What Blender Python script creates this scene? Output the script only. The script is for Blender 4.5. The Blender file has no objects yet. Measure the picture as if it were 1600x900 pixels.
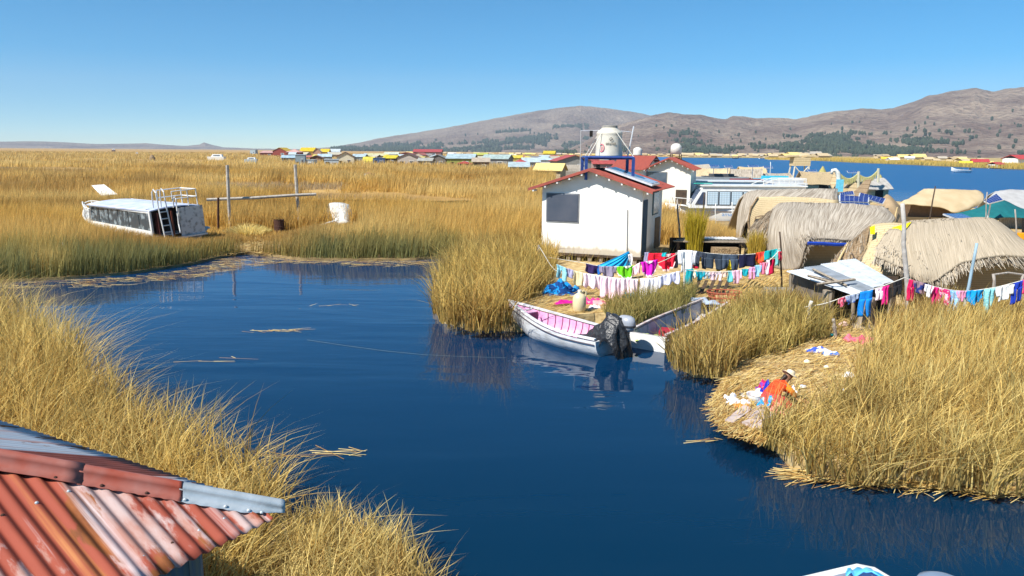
import bpy, bmesh, math, random
import numpy as np
from mathutils import Vector, Matrix, noise as mnoise
R_ = math.radians
random.seed(5)
rng = np.random.default_rng(11)
sc = bpy.context.scene
col = sc.collection

# ------------------------------------------------------------------ camera, sky, sun, exposure
F = 1600 * 26 / 36
CAM = Vector((0, 0, 5.0))
CM = (Matrix.Rotation(R_(90 - 10.47), 3, 'X') @ Matrix.Rotation(R_(0.458), 3, 'Z'))
cam_d = bpy.data.cameras.new('camera'); cam_d.lens = 26; cam_d.sensor_width = 36
cam_d.clip_start = 0.1; cam_d.clip_end = 60000
cam = bpy.data.objects.new('camera', cam_d); col.objects.link(cam)
cam.matrix_world = Matrix.Translation(CAM) @ CM.to_4x4()
sc.camera = cam

SUN_EL, SUN_AZ = 48.0, (-0.76, -0.65)          # horizontal direction towards the sun
world = bpy.data.worlds.new('World'); sc.world = world; world.use_nodes = True
wn = world.node_tree; wn.nodes.clear()
sky = wn.nodes.new('ShaderNodeTexSky'); sky.sky_type = 'NISHITA'; sky.sun_disc = False
sky.sun_elevation = R_(SUN_EL); sky.sun_rotation = math.atan2(SUN_AZ[0], SUN_AZ[1])
sky.altitude = 3600; sky.air_density = 1.0; sky.dust_density = 0.05; sky.ozone_density = 3.2
bg = wn.nodes.new('ShaderNodeBackground'); bg.inputs[1].default_value = 0.092
wo = wn.nodes.new('ShaderNodeOutputWorld')
hs = wn.nodes.new('ShaderNodeHueSaturation'); hs.inputs['Saturation'].default_value = 1.6; hs.inputs['Hue'].default_value = .488
wn.links.new(sky.outputs[0], hs.inputs['Color']); wn.links.new(hs.outputs[0], bg.inputs[0]); wn.links.new(bg.outputs[0], wo.inputs[0])
sd = bpy.data.lights.new('sun', 'SUN'); sd.energy = 4.9; sd.angle = R_(0.5); sd.color = (1.0, 0.955, 0.88)
sun = bpy.data.objects.new('sun', sd); col.objects.link(sun)
ce = math.cos(R_(SUN_EL)); sv = Vector((SUN_AZ[0], SUN_AZ[1], 0)).normalized() * ce + Vector((0, 0, math.sin(R_(SUN_EL))))
sun.rotation_euler = sv.to_track_quat('Z', 'Y').to_euler()
sc.view_settings.view_transform = 'Standard'; sc.view_settings.look = 'None'
sc.view_settings.exposure = 0.68; sc.view_settings.gamma = 1
sc.cycles.max_bounces = 6; sc.cycles.diffuse_bounces = 3; sc.cycles.glossy_bounces = 3
sc.cycles.transmission_bounces = 3; sc.cycles.transparent_max_bounces = 6; sc.cycles.volume_bounces = 0

# ------------------------------------------------------------------ placing helpers
def ray(x, y): return CM @ Vector((x - 800, -(y - 450), -F))
def P(x, y, z=0.0):
    d = ray(x, y); return CAM + d * ((z - CAM.z) / d.z)
def D(x, y, Y):
    d = ray(x, y); return CAM + d * (Y / d.y)

# ------------------------------------------------------------------ mesh builder
class MB:
    def __init__(s): s.v = []; s.f = []; s.m = []; s.uv = []
    def add(s, vs, fs, m=0, uvs=None):
        b = len(s.v); s.v += [tuple(v) for v in vs]
        s.uv += uvs if uvs else [(0, 0)] * len(vs)
        s.f += [tuple(i + b for i in f) for f in fs]; s.m += [m] * len(fs)
        return s
    def box(s, c, d, rz=0.0, m=0, M=None):
        c = Vector(c); R = M if M else Matrix.Rotation(rz, 3, 'Z'); h = Vector(d) / 2
        vs = [c + R @ Vector((sx * h.x, sy * h.y, sz * h.z)) for sz in (-1, 1) for sy in (-1, 1) for sx in (-1, 1)]
        return s.add(vs, [(0, 2, 3, 1), (4, 5, 7, 6), (0, 1, 5, 4), (2, 6, 7, 3), (0, 4, 6, 2), (1, 3, 7, 5)], m)
    def hexa(s, p, m=0):            # 8 points, bottom ring then top ring, counter-clockwise
        return s.add(p, [(3, 2, 1, 0), (4, 5, 6, 7), (0, 1, 5, 4), (1, 2, 6, 5), (2, 3, 7, 6), (3, 0, 4, 7)], m)
    def slab(s, p, t, m=0):         # flat quad with thickness t along its normal
        p = [Vector(q) for q in p]; n = (p[1] - p[0]).cross(p[-1] - p[0]).normalized() * t
        k = len(p); vs = [q - n * .5 for q in p] + [q + n * .5 for q in p]
        return s.add(vs, [tuple(reversed(range(k))), tuple(range(k, 2 * k))] + [(i, (i + 1) % k, k + (i + 1) % k, k + i) for i in range(k)], m)
    def tube(s, pts, r, seg=6, m=0, r2=None, cap=True):
        pts = [Vector(p) for p in pts]; n = len(pts); r2 = r if r2 is None else r2; vs = []
        up = Vector((0.13, 0.21, 1)).normalized()
        for i, p in enumerate(pts):
            t = (pts[min(i + 1, n - 1)] - pts[max(i - 1, 0)]).normalized()
            a = t.cross(up)
            if a.length < .1: a = t.cross(Vector((1, 0, 0)))
            a.normalize(); b = t.cross(a)
            rr = r + (r2 - r) * i / max(1, n - 1)
            vs += [p + (a * math.cos(2 * math.pi * k / seg) + b * math.sin(2 * math.pi * k / seg)) * rr for k in range(seg)]
        fs = [(i * seg + k, i * seg + (k + 1) % seg, (i + 1) * seg + (k + 1) % seg, (i + 1) * seg + k) for i in range(n - 1) for k in range(seg)]
        if cap: fs += [tuple(reversed(range(seg))), tuple(range((n - 1) * seg, n * seg))]
        return s.add(vs, fs, m)
    def lathe(s, prof, seg=20, c=(0, 0, 0), m=0, sx=1, sy=1):
        c = Vector(c); n = len(prof)
        vs = [c + Vector((r * math.cos(2 * math.pi * k / seg) * sx, r * math.sin(2 * math.pi * k / seg) * sy, z)) for r, z in prof for k in range(seg)]
        fs = [(i * seg + k, i * seg + (k + 1) % seg, (i + 1) * seg + (k + 1) % seg, (i + 1) * seg + k) for i in range(n - 1) for k in range(seg)]
        fs += [tuple(reversed(range(seg))), tuple(range((n - 1) * seg, n * seg))]
        return s.add(vs, fs, m)
    def prism(s, prof, axis_from, axis_to, m=0):      # 2-D profile given as 3-D offsets, swept from a to b
        a, b = Vector(axis_from), Vector(axis_to); k = len(prof); pr = [Vector(q) for q in prof]
        vs = [a + q for q in pr] + [b + q for q in pr]
        return s.add(vs, [tuple(reversed(range(k))), tuple(range(k, 2 * k))] + [(i, (i + 1) % k, k + (i + 1) % k, k + i) for i in range(k)], m)
    def sheet(s, g, th=0.0, m=0, us=1.0, vs_=1.0):    # grid g[i][j] of points
        nu, nv = len(g), len(g[0]); g = [[Vector(p) for p in row] for row in g]
        uv = [(i / (nu - 1) * us, j / (nv - 1) * vs_) for i in range(nu) for j in range(nv)]
        q = [(i * nv + j, (i + 1) * nv + j, (i + 1) * nv + j + 1, i * nv + j + 1) for i in range(nu - 1) for j in range(nv - 1)]
        if not th: return s.add([p for r in g for p in r], q, m, uv)
        back = []
        for i in range(nu):
            for j in range(nv):
                du = g[min(i + 1, nu - 1)][j] - g[max(i - 1, 0)][j]; dv = g[i][min(j + 1, nv - 1)] - g[i][max(j - 1, 0)]
                nn = du.cross(dv); nn = nn.normalized() if nn.length > 1e-9 else Vector((0, 0, 1))
                back.append(g[i][j] - nn * th)
        N = nu * nv
        fs = q + [tuple(N + k for k in reversed(f)) for f in q]
        edge = [i * nv for i in range(nu)] + [(nu - 1) * nv + j for j in range(1, nv)] + [i * nv + nv - 1 for i in range(nu - 2, -1, -1)] + [j for j in range(nv - 2, 0, -1)]
        fs += [(edge[(k + 1) % len(edge)], edge[k], N + edge[k], N + edge[(k + 1) % len(edge)]) for k in range(len(edge))]
        return s.add([p for r in g for p in r] + back, fs, m, uv + uv)
    def build(s, name, mats, parent=None, smooth=False, **tags):
        me = bpy.data.meshes.new(name); me.from_pydata(s.v, [], s.f)
        if not isinstance(mats, (list, tuple)): mats = [mats]
        for mm in mats: me.materials.append(mm)
        me.polygons.foreach_set('material_index', s.m)
        if all(u == (0, 0) for u in s.uv) and 'mat' in mats[0].name: s.uv = [((v[0] + v[1]) * .25 + .01, v[2] * .4 + .01) for v in s.v]
        if any(u != (0, 0) for u in s.uv):
            ul = me.uv_layers.new(name='UVMap'); li = np.empty(len(me.loops), dtype=np.int32)
            me.loops.foreach_get('vertex_index', li); ul.data.foreach_set('uv', np.array(s.uv, dtype=np.float32)[li].ravel())
        if smooth: me.polygons.foreach_set('use_smooth', [True] * len(me.polygons))
        me.update()
        o = bpy.data.objects.new(name, me); col.objects.link(o)
        if parent: o.parent = parent
        for k, v in tags.items():
            if v is not None: o[{'cat': 'category'}.get(k, k)] = v
        return o
def thing(name, loc, label, cat, group=None, rz=0.0, rx=0.0, ry=0.0):
    o = bpy.data.objects.new(name, None); o.empty_display_size = .2; col.objects.link(o)
    o.location = loc; o.rotation_euler = (rx, ry, rz); o['label'] = label; o['category'] = cat
    if group: o['group'] = group
    return o
def copy_tree(o, parent=None):
    c = o.copy(); col.objects.link(c)
    if parent: c.parent = parent
    for ch in [x for x in o.children]: copy_tree(ch, c)
    return c
def rel(o, p):                       # world point -> local point of a thing placed with loc / rz only
    q = Vector(p) - o.location; return Matrix.Rotation(-o.rotation_euler.z, 3, 'Z') @ q
def interp_grid(cols, nu, nv):       # Catmull-Rom through a coarse grid of points
    def cr(pts, t):
        n = len(pts) - 1; x = t * n; i = min(int(x), n - 1); u = x - i
        p1, p2 = pts[i], pts[i + 1]; p0 = pts[i - 1] if i else p1 * 2 - p2; p3 = pts[i + 2] if i + 2 <= n else p2 * 2 - p1
        return .5 * ((2 * p1) + (p2 - p0) * u + (2 * p0 - 5 * p1 + 4 * p2 - p3) * u * u + (3 * p1 - p0 - 3 * p2 + p3) * u ** 3)
    rows = [[cr(c, j / (nv - 1)) for j in range(nv)] for c in cols]
    return [[cr([r[j] for r in rows], i / (nu - 1)) for j in range(nv)] for i in range(nu)]

# ------------------------------------------------------------------ materials
def new_mat(name):
    m = bpy.data.materials.new(name); m.use_nodes = True
    nt = m.node_tree; return m, nt, nt.nodes['Principled BSDF'], nt.links
def lin(c): return tuple(((x / 255) / 12.92 if x / 255 < .04 else ((x / 255 + .055) / 1.055) ** 2.4) for x in c)
def nmat(name, c1, c2=None, scale=6.0, rough=.7, bump=0.0, stretch=(1, 1, 1), uv=False, metal=0.0, spec=.3, detail=4, lo=.35, hi=.65, bscale=None, trans=0):
    """two tones mixed by noise, in object (or UV) space, with optional bump"""
    m, nt, b, L = new_mat(name); N = nt.nodes
    b.inputs['Roughness'].default_value = rough; b.inputs['Metallic'].default_value = metal
    b.inputs['Specular IOR Level'].default_value = spec
    c2 = c2 or tuple(x * .75 for x in c1)
    tc = N.new('ShaderNodeTexCoord'); mp = N.new('ShaderNodeMapping'); mp.inputs['Scale'].default_value = stretch
    L.new(tc.outputs['UV' if uv else 'Object'], mp.inputs[0])
    n = N.new('ShaderNodeTexNoise'); n.inputs['Scale'].default_value = scale; n.inputs['Detail'].default_value = detail
    L.new(mp.outputs[0], n.inputs['Vector'])
    r = N.new('ShaderNodeValToRGB'); r.color_ramp.elements[0].position = lo; r.color_ramp.elements[1].position = hi
    r.color_ramp.elements[0].color = (*c1, 1); r.color_ramp.elements[1].color = (*c2, 1)
    L.new(n.outputs[0], r.inputs[0]); L.new(r.outputs[0], b.inputs['Base Color'])
    if bump:
        bp = N.new('ShaderNodeBump'); bp.inputs['Strength'].default_value = bump; bp.inputs['Distance'].default_value = .05
        if bscale:
            n2 = N.new('ShaderNodeTexNoise'); n2.inputs['Scale'].default_value = bscale; L.new(mp.outputs[0], n2.inputs['Vector']); L.new(n2.outputs[0], bp.inputs['Height'])
        else: L.new(n.outputs[0], bp.inputs['Height'])
        L.new(bp.outputs[0], b.inputs['Normal'])
    return m
_pm = {}
def paint(c, rough=.6, wear=.82, scale=5.0, name=None, metal=0.0):      # sRGB 0-255 paint / cloth with slight unevenness
    k = (c, rough, wear, metal)
    if k not in _pm:
        l = lin(c); _pm[k] = nmat(name or 'finish', l, tuple(x * wear for x in l), scale, rough, metal=metal)
    return _pm[k]
def reed_mat(name, transl=.45):
    m, nt, b, L = new_mat(name); N = nt.nodes
    a = N.new('ShaderNodeAttribute'); a.attribute_name = 'Col'
    L.new(a.outputs['Color'], b.inputs['Base Color']); b.inputs['Roughness'].default_value = .6; b.inputs['Specular IOR Level'].default_value = .1
    t = N.new('ShaderNodeBsdfTranslucent'); L.new(a.outputs['Color'], t.inputs[0])
    mx = N.new('ShaderNodeMixShader'); mx.inputs[0].default_value = transl
    L.new(b.outputs[0], mx.inputs[1]); L.new(t.outputs[0], mx.inputs[2]); L.new(mx.outputs[0], N['Material Output'].inputs[0])
    return m
REED = reed_mat('reed_blades')
WHITE = nmat('white_paint', (.72, .72, .70), (.62, .61, .57), 3, .5, spec=.4)
BOATW = nmat('white_gelcoat', (.78, .78, .77), (.68, .68, .66), 2.5, .3, spec=.5)
WORNW = nmat('worn_white', (.66, .66, .63), (.34, .33, .30), 5, .6, lo=.5, hi=.72)
WOOD = nmat('weathered_wood', (.36, .30, .23), (.20, .165, .125), 3, .8, .4, (1, 1, 8) if False else (6, 6, 1))
DARKWOOD = nmat('dark_wood', (.09, .06, .04), (.05, .035, .025), 5, .85)
POLE = nmat('grey_pole', (.40, .36, .32), (.26, .23, .20), 8, .8, .3, (4, 4, .6))
RUST = nmat('rusted_iron', (.085, .035, .022), (.045, .02, .014), 14, .85, .3)
DARK = nmat('dark_interior', (.02, .016, .013), (.012, .01, .009), 3, .9)  # near-black; on opening panels it stands in for the shade inside
GLASS = nmat('window_glass', (.05, .075, .11), (.09, .12, .16), 1.6, .08, spec=.6)
METAL = nmat('galvanised_metal', (.62, .65, .67), (.46, .50, .54), 4, .45, metal=.15, spec=.5, detail=8)
THATCH = nmat('grey_thatch', (.48, .42, .34), (.25, .205, .155), 1.0, .9, .9, (15, 1.4, 1), uv=True, detail=8, lo=.38, hi=.62)
THATCH2 = nmat('grey_straw', (.48, .42, .335), (.36, .31, .24), 9, .9)
THATCH3 = nmat('dark_straw', (.22, .18, .13), (.15, .12, .09), 9, .9)
def mat_weave(name, c1, c2, su=60, sv=3):
    m, nt, b, L = new_mat(name); N = nt.nodes; b.inputs['Roughness'].default_value = .85; b.inputs['Specular IOR Level'].default_value = .15
    tc = N.new('ShaderNodeTexCoord'); mp = N.new('ShaderNodeMapping'); mp.inputs['Scale'].default_value = (su, sv, 1)
    L.new(tc.outputs['UV'], mp.inputs[0]); n = N.new('ShaderNodeTexNoise'); n.inputs['Scale'].default_value = 1; n.inputs['Detail'].default_value = 5
    L.new(mp.outputs[0], n.inputs['Vector']); r = N.new('ShaderNodeValToRGB')
    r.color_ramp.elements[0].position = .3; r.color_ramp.elements[1].position = .7
    r.color_ramp.elements[0].color = (*c1, 1); r.color_ramp.elements[1].color = (*c2, 1); L.new(n.outputs[0], r.inputs[0])
    w = N.new('ShaderNodeTexWave'); w.bands_direction = 'Y'; w.inputs['Scale'].default_value = 2.2; w.inputs['Distortion'].default_value = .6
    L.new(tc.outputs['UV'], w.inputs[0]); r2 = N.new('ShaderNodeValToRGB'); r2.color_ramp.elements[0].position = 0; r2.color_ramp.elements[1].position = .12
    r2.color_ramp.elements[0].color = (.62, .58, .5, 1); r2.color_ramp.elements[1].color = (1, 1, 1, 1); L.new(w.outputs[0], r2.inputs[0])
    mx = N.new('ShaderNodeMixRGB'); mx.blend_type = 'MULTIPLY'; mx.inputs[0].default_value = 1
    L.new(r.outputs[0], mx.inputs[1]); L.new(r2.outputs[0], mx.inputs[2]); L.new(mx.outputs[0], b.inputs['Base Color'])
    bp = N.new('ShaderNodeBump'); bp.inputs['Strength'].default_value = .5; bp.inputs['Distance'].default_value = .03
    L.new(n.outputs[0], bp.inputs['Height']); L.new(bp.outputs[0], b.inputs['Normal'])
    return m
MATC = mat_weave('cream_reed_mat', (.66, .53, .33), (.50, .38, .21))
MATT = mat_weave('tan_reed_mat', (.56, .43, .26), (.38, .28, .155))
MATB = mat_weave('brown_reed_mat', (.36, .26, .16), (.21, .145, .085))
CANVAS = nmat('tan_canvas', (.56, .44, .27), (.48, .365, .21), 1.2, .85, .25)
STRAW = nmat('straw_litter', (.62, .47, .23), (.36, .24, .10), 5, .9, .8, (1, 1, 1), detail=8)
def pan_mat():
    m, nt, b, L = new_mat('solar_cells'); N = nt.nodes
    tc = N.new('ShaderNodeTexCoord'); br = N.new('ShaderNodeTexBrick'); br.offset = 0
    br.inputs['Color1'].default_value = (.012, .03, .16, 1); br.inputs['Color2'].default_value = (.016, .04, .19, 1); br.inputs['Mortar'].default_value = (.35, .4, .5, 1)
    br.inputs['Scale'].default_value = 1; br.inputs['Mortar Size'].default_value = .006; br.inputs['Brick Width'].default_value = .166; br.inputs['Row Height'].default_value = .25
    L.new(tc.outputs['UV'], br.inputs[0]); L.new(br.outputs[0], b.inputs['Base Color']); b.inputs['Roughness'].default_value = .12
    return m
SOLAR = pan_mat()
ALU = nmat('aluminium', (.75, .76, .78), (.65, .66, .68), 5, .4, metal=.3)
ROOFRED = nmat('red_roof_sheet', (.36, .085, .06), (.27, .065, .05), 3, .6, .3, (1, 12, 1))
# ------------------------------------------------------------------ water
def water():
    m, nt, b, L = new_mat('lake_water'); N = nt.nodes
    b.inputs['Roughness'].default_value = .03
    b.inputs['IOR'].default_value = 1.333; b.inputs['Specular Tint'].default_value = (.76, .9, 1, 1)
    g = N.new('ShaderNodeNewGeometry'); mp = N.new('ShaderNodeMapping'); mp.inputs['Scale'].default_value = (.35, 1.0, 1); mp.inputs['Rotation'].default_value = (0, 0, R_(-14))
    L.new(g.outputs['Position'], mp.inputs[0])
    n1 = N.new('ShaderNodeTexNoise'); n1.inputs['Scale'].default_value = 1.1; n1.inputs['Detail'].default_value = 3; L.new(mp.outputs[0], n1.inputs['Vector'])
    n2 = N.new('ShaderNodeTexNoise'); n2.inputs['Scale'].default_value = 5; n2.inputs['Detail'].default_value = 2; L.new(mp.outputs[0], n2.inputs['Vector'])
    b1 = N.new('ShaderNodeBump'); b1.inputs['Strength'].default_value = 1; b1.inputs['Distance'].default_value = .010; L.new(n1.outputs[0], b1.inputs['Height'])
    mp0 = N.new('ShaderNodeMapping'); mp0.inputs['Scale'].default_value = (.09, .42, 1); mp0.inputs['Rotation'].default_value = (0, 0, R_(10)); L.new(g.outputs['Position'], mp0.inputs[0])
    n0 = N.new('ShaderNodeTexNoise'); n0.inputs['Scale'].default_value = 1.3; n0.inputs['Detail'].default_value = 2; n0.inputs['Distortion'].default_value = .6; L.new(mp0.outputs[0], n0.inputs['Vector'])
    b0 = N.new('ShaderNodeBump'); b0.inputs['Strength'].default_value = 1; b0.inputs['Distance'].default_value = .03; L.new(n0.outputs[0], b0.inputs['Height']); L.new(b0.outputs[0], b1.inputs['Normal'])
    b2 = N.new('ShaderNodeBump'); b2.inputs['Strength'].default_value = 1; b2.inputs['Distance'].default_value = .0022; L.new(n2.outputs[0], b2.inputs['Height'])
    L.new(b1.outputs[0], b2.inputs['Normal'])
    # open lake beyond the islands is choppier: a third, stronger ripple grows with distance across the lake
    sx = N.new('ShaderNodeSeparateXYZ'); L.new(g.outputs['Position'], sx.inputs[0])
    mr = N.new('ShaderNodeMapRange'); mr.inputs[1].default_value = 50; mr.inputs[2].default_value = 90; mr.inputs[3].default_value = 0; mr.inputs[4].default_value = .8; L.new(sx.outputs[1], mr.inputs[0])
    mr2 = N.new('ShaderNodeMapRange'); mr2.inputs[1].default_value = 55; mr2.inputs[2].default_value = 110; mr2.inputs[3].default_value = .015; mr2.inputs[4].default_value = .34; L.new(sx.outputs[1], mr2.inputs[0]); L.new(mr2.outputs[0], b.inputs['Roughness'])
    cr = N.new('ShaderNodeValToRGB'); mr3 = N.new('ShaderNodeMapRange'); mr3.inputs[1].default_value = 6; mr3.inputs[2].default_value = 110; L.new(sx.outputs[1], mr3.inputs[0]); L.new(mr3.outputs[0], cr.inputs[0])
    cr.color_ramp.elements[0].color = (.0012, .020, .046, 1); cr.color_ramp.elements[1].color = (.006, .080, .22, 1); e_ = cr.color_ramp.elements.new(.25); e_.color = (.002, .032, .108, 1); L.new(cr.outputs[0], b.inputs['Base Color'])  # base blue brightens with distance, standing in for reflected sky
    mp3 = N.new('ShaderNodeMapping'); mp3.inputs['Scale'].default_value = (.10, .35, 1); L.new(g.outputs['Position'], mp3.inputs[0])
    n3 = N.new('ShaderNodeTexNoise'); n3.inputs['Scale'].default_value = 1.6; n3.inputs['Detail'].default_value = 5; L.new(mp3.outputs[0], n3.inputs['Vector'])
    b3 = N.new('ShaderNodeBump'); b3.inputs['Distance'].default_value = .35; L.new(mr.outputs[0], b3.inputs['Strength']); L.new(n3.outputs[0], b3.inputs['Height']); L.new(b2.outputs[0], b3.inputs['Normal'])
    L.new(b3.outputs[0], b.inputs['Normal'])
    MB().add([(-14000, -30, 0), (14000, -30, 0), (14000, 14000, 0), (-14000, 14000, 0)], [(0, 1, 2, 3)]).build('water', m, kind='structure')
water()

# ------------------------------------------------------------------ land
def inside(px, py, poly):
    r = np.zeros(len(px), bool); n = len(poly)
    for i in range(n):
        x1, y1 = poly[i]; x2, y2 = poly[(i + 1) % n]
        c = ((y1 > py) != (y2 > py)); xs = (x2 - x1) * (py - y1) / (y2 - y1 + 1e-12) + x1
        r ^= c & (px < xs)
    return r
def poly_px(l, z=0.0): return [tuple(P(x, y, z)[:2]) for x, y in l]
def land(name, poly, z, mat, bumpy=0.0, **k):
    bm = bmesh.new(); vs = [bm.verts.new((x, y, z)) for x, y in poly]; f = bm.faces.new(vs)
    r = bmesh.ops.extrude_face_region(bm, geom=[f])
    for v in r['geom']:
        if isinstance(v, bmesh.types.BMVert): v.co.z = -.3
    bmesh.ops.triangulate(bm, faces=bm.faces[:]); bmesh.ops.recalc_face_normals(bm, faces=bm.faces[:])
    me = bpy.data.meshes.new(name); bm.to_mesh(me); bm.free(); me.materials.append(mat)
    o = bpy.data.objects.new(name, me); col.objects.link(o); o['kind'] = 'structure'; return o
def vnoise(x, y, s, seed=0):
    """smooth value noise, vectorised"""
    x = np.asarray(x) / s + seed * 17.3; y = np.asarray(y) / s + seed * 9.1
    xi = np.floor(x).astype(np.int64); yi = np.floor(y).astype(np.int64); fx = x - xi; fy = y - yi
    fx = fx * fx * (3 - 2 * fx); fy = fy * fy * (3 - 2 * fy)
    def h(a, b): n = (a * 374761393 + b * 668265263 + seed * 1442695041) & 0x7fffffff; n = ((n ^ (n >> 13)) * 1274126177) & 0x7fffffff; return ((n ^ (n >> 16)) & 0xffff) / 65535.0
    return (h(xi, yi) * (1 - fx) + h(xi + 1, yi) * fx) * (1 - fy) + (h(xi, yi + 1) * (1 - fx) + h(xi + 1, yi + 1) * fx) * fy

marsh_px = [(-900, 470), (-200, 452), (20, 441), (100, 437), (200, 429), (300, 414), (350, 402), (385, 397), (430, 402), (470, 407), (560, 408), (650, 407), (690, 404), (700, 398), (735, 402), (760, 440), (800, 450), (960, 440), (1150, 400), (1175, 345), (1075, 342), (1030, 322), (1060, 290), (1110, 268), (1070, 256), (1060, 246.5)]
marsh = poly_px(marsh_px) + [(3000, 12000), (-13000, 12000), (-13000, 3000), (-2500, 200)]
isle_px = [(676, 480), (694, 505), (730, 514), (780, 517), (815, 519), (850, 517), (880, 508), (930, 505), (985, 512), (996, 519), (1075, 488), (1116, 474), (1138, 488), (1048, 556), (1066, 578), (1085, 590), (1130, 591), (1150, 594), (1128, 612), (1117, 632), (1122, 655), (1150, 673), (1190, 690), (1210, 704), (1240, 738), (1285, 753), (1400, 757), (1500, 766), (1600, 773), (2100, 800), (2900, 600), (2600, 400), (1900, 345), (1560, 334), (1430, 322), (1330, 312), (1300, 325), (1200, 350), (1150, 370), (1110, 395), (1000, 410), (870, 410), (760, 420), (700, 440)]
isle = poly_px(isle_px)
notch = poly_px([(985, 560), (990, 516), (1075, 484), (1118, 471), (1142, 488), (1046, 560)])
bank_px = [(-700, 520), (0, 560), (80, 590), (150, 630), (230, 680), (330, 740), (400, 790), (440, 830), (455, 860), (470, 850), (560, 860), (640, 900), (690, 980), (720, 1100), (-2500, 1100), (-1200, 600)]
bank = [(-22, 18.0)] + [tuple(P(x, y, 0)[:2]) for x, y in [(-60, 505), (50, 558), (130, 625), (200, 672), (270, 718), (345, 760), (410, 785), (445, 800), (470, 835), (540, 850), (610, 870), (650, 905), (672, 960)]] + [(-.7, 5.0), (-.9, 1.5), (-22, 1.5)]
MUD = nmat('marsh_soil', (.36, .25, .11), (.20, .135, .06), 1.5, .95, .5)
CANOPY = nmat('marsh_canopy', (.50, .31, .10), (.33, .19, .055), .035, .95, .8, (1, 3, 1), detail=9, lo=.38, hi=.62, bscale=2.5)
land('marsh_ground', marsh, .10, MUD)
land('straw_island', isle, .30, STRAW)
land('near_bank', bank, .15, MUD)
village_isle = poly_px([(1088, 300), (1200, 306), (1318, 304), (1345, 296), (1330, 285), (1200, 282), (1100, 276)])
land('hut_island', village_isle, .3, STRAW)
far_px = [(1275, 249), (1330, 254), (1420, 257.5), (1500, 261), (1560, 263.5), (1640, 266), (1900, 275)]
far_shore = poly_px(far_px) + [(3000, 900), (2200, 2600), (400, 2600), (1300, 1700)]
far_shore = poly_px([(1050, 246.4), (1150, 246.8), (1190, 247.0), (1200, 249.6), (1275, 251.2)] + far_px[1:]) + [(2500, 900), (3600, 2300), (-1500, 2300), (-400, 1600)]
land('far_shore', far_shore, .35, nmat('far_reed_bed', (.46, .33, .11), (.36, .27, .10), .04, .95, .3, (1, .3, 1), detail=6))

# far marsh: a bumpy reed canopy that runs to the horizon
def canopy():
    vs, fs = [], []; na = 150; ds = [62]
    while ds[-1] < 9000: ds.append(ds[-1] * 1.035)
    for d in ds:
        for a in range(na + 1):
            t = -1.0 + 1.22 * a / na; x, y = t * d, d
            vs.append((x, y))
    V = np.array(vs); n = vnoise(V[:, 0], V[:, 1], 3.0, 1) + .6 * vnoise(V[:, 0], V[:, 1], 1.1, 2)
    z = .45 + .5 * n * np.clip((V[:, 1] - 60) / 40, .3, 1); ok = inside(V[:, 0], V[:, 1], marsh)
    right = (V[:, 0] > .055 * V[:, 1]) & (V[:, 1] < 420); ok &= ~right
    z = np.where(ok, z + .35, .02)
    for i in range(len(ds) - 1):
        for a in range(na):
            k = i * (na + 1) + a; q = (k, k + 1, k + na + 2, k + na + 1)
            if all(ok[j] for j in q): fs.append(q)
    me = bpy.data.meshes.new('marsh_canopy'); me.from_pydata([(x, y, zz) for (x, y), zz in zip(vs, z)], [], fs); me.materials.append(CANOPY)
    o = bpy.data.objects.new('marsh_canopy', me); col.objects.link(o); o['kind'] = 'structure'
canopy()

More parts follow.
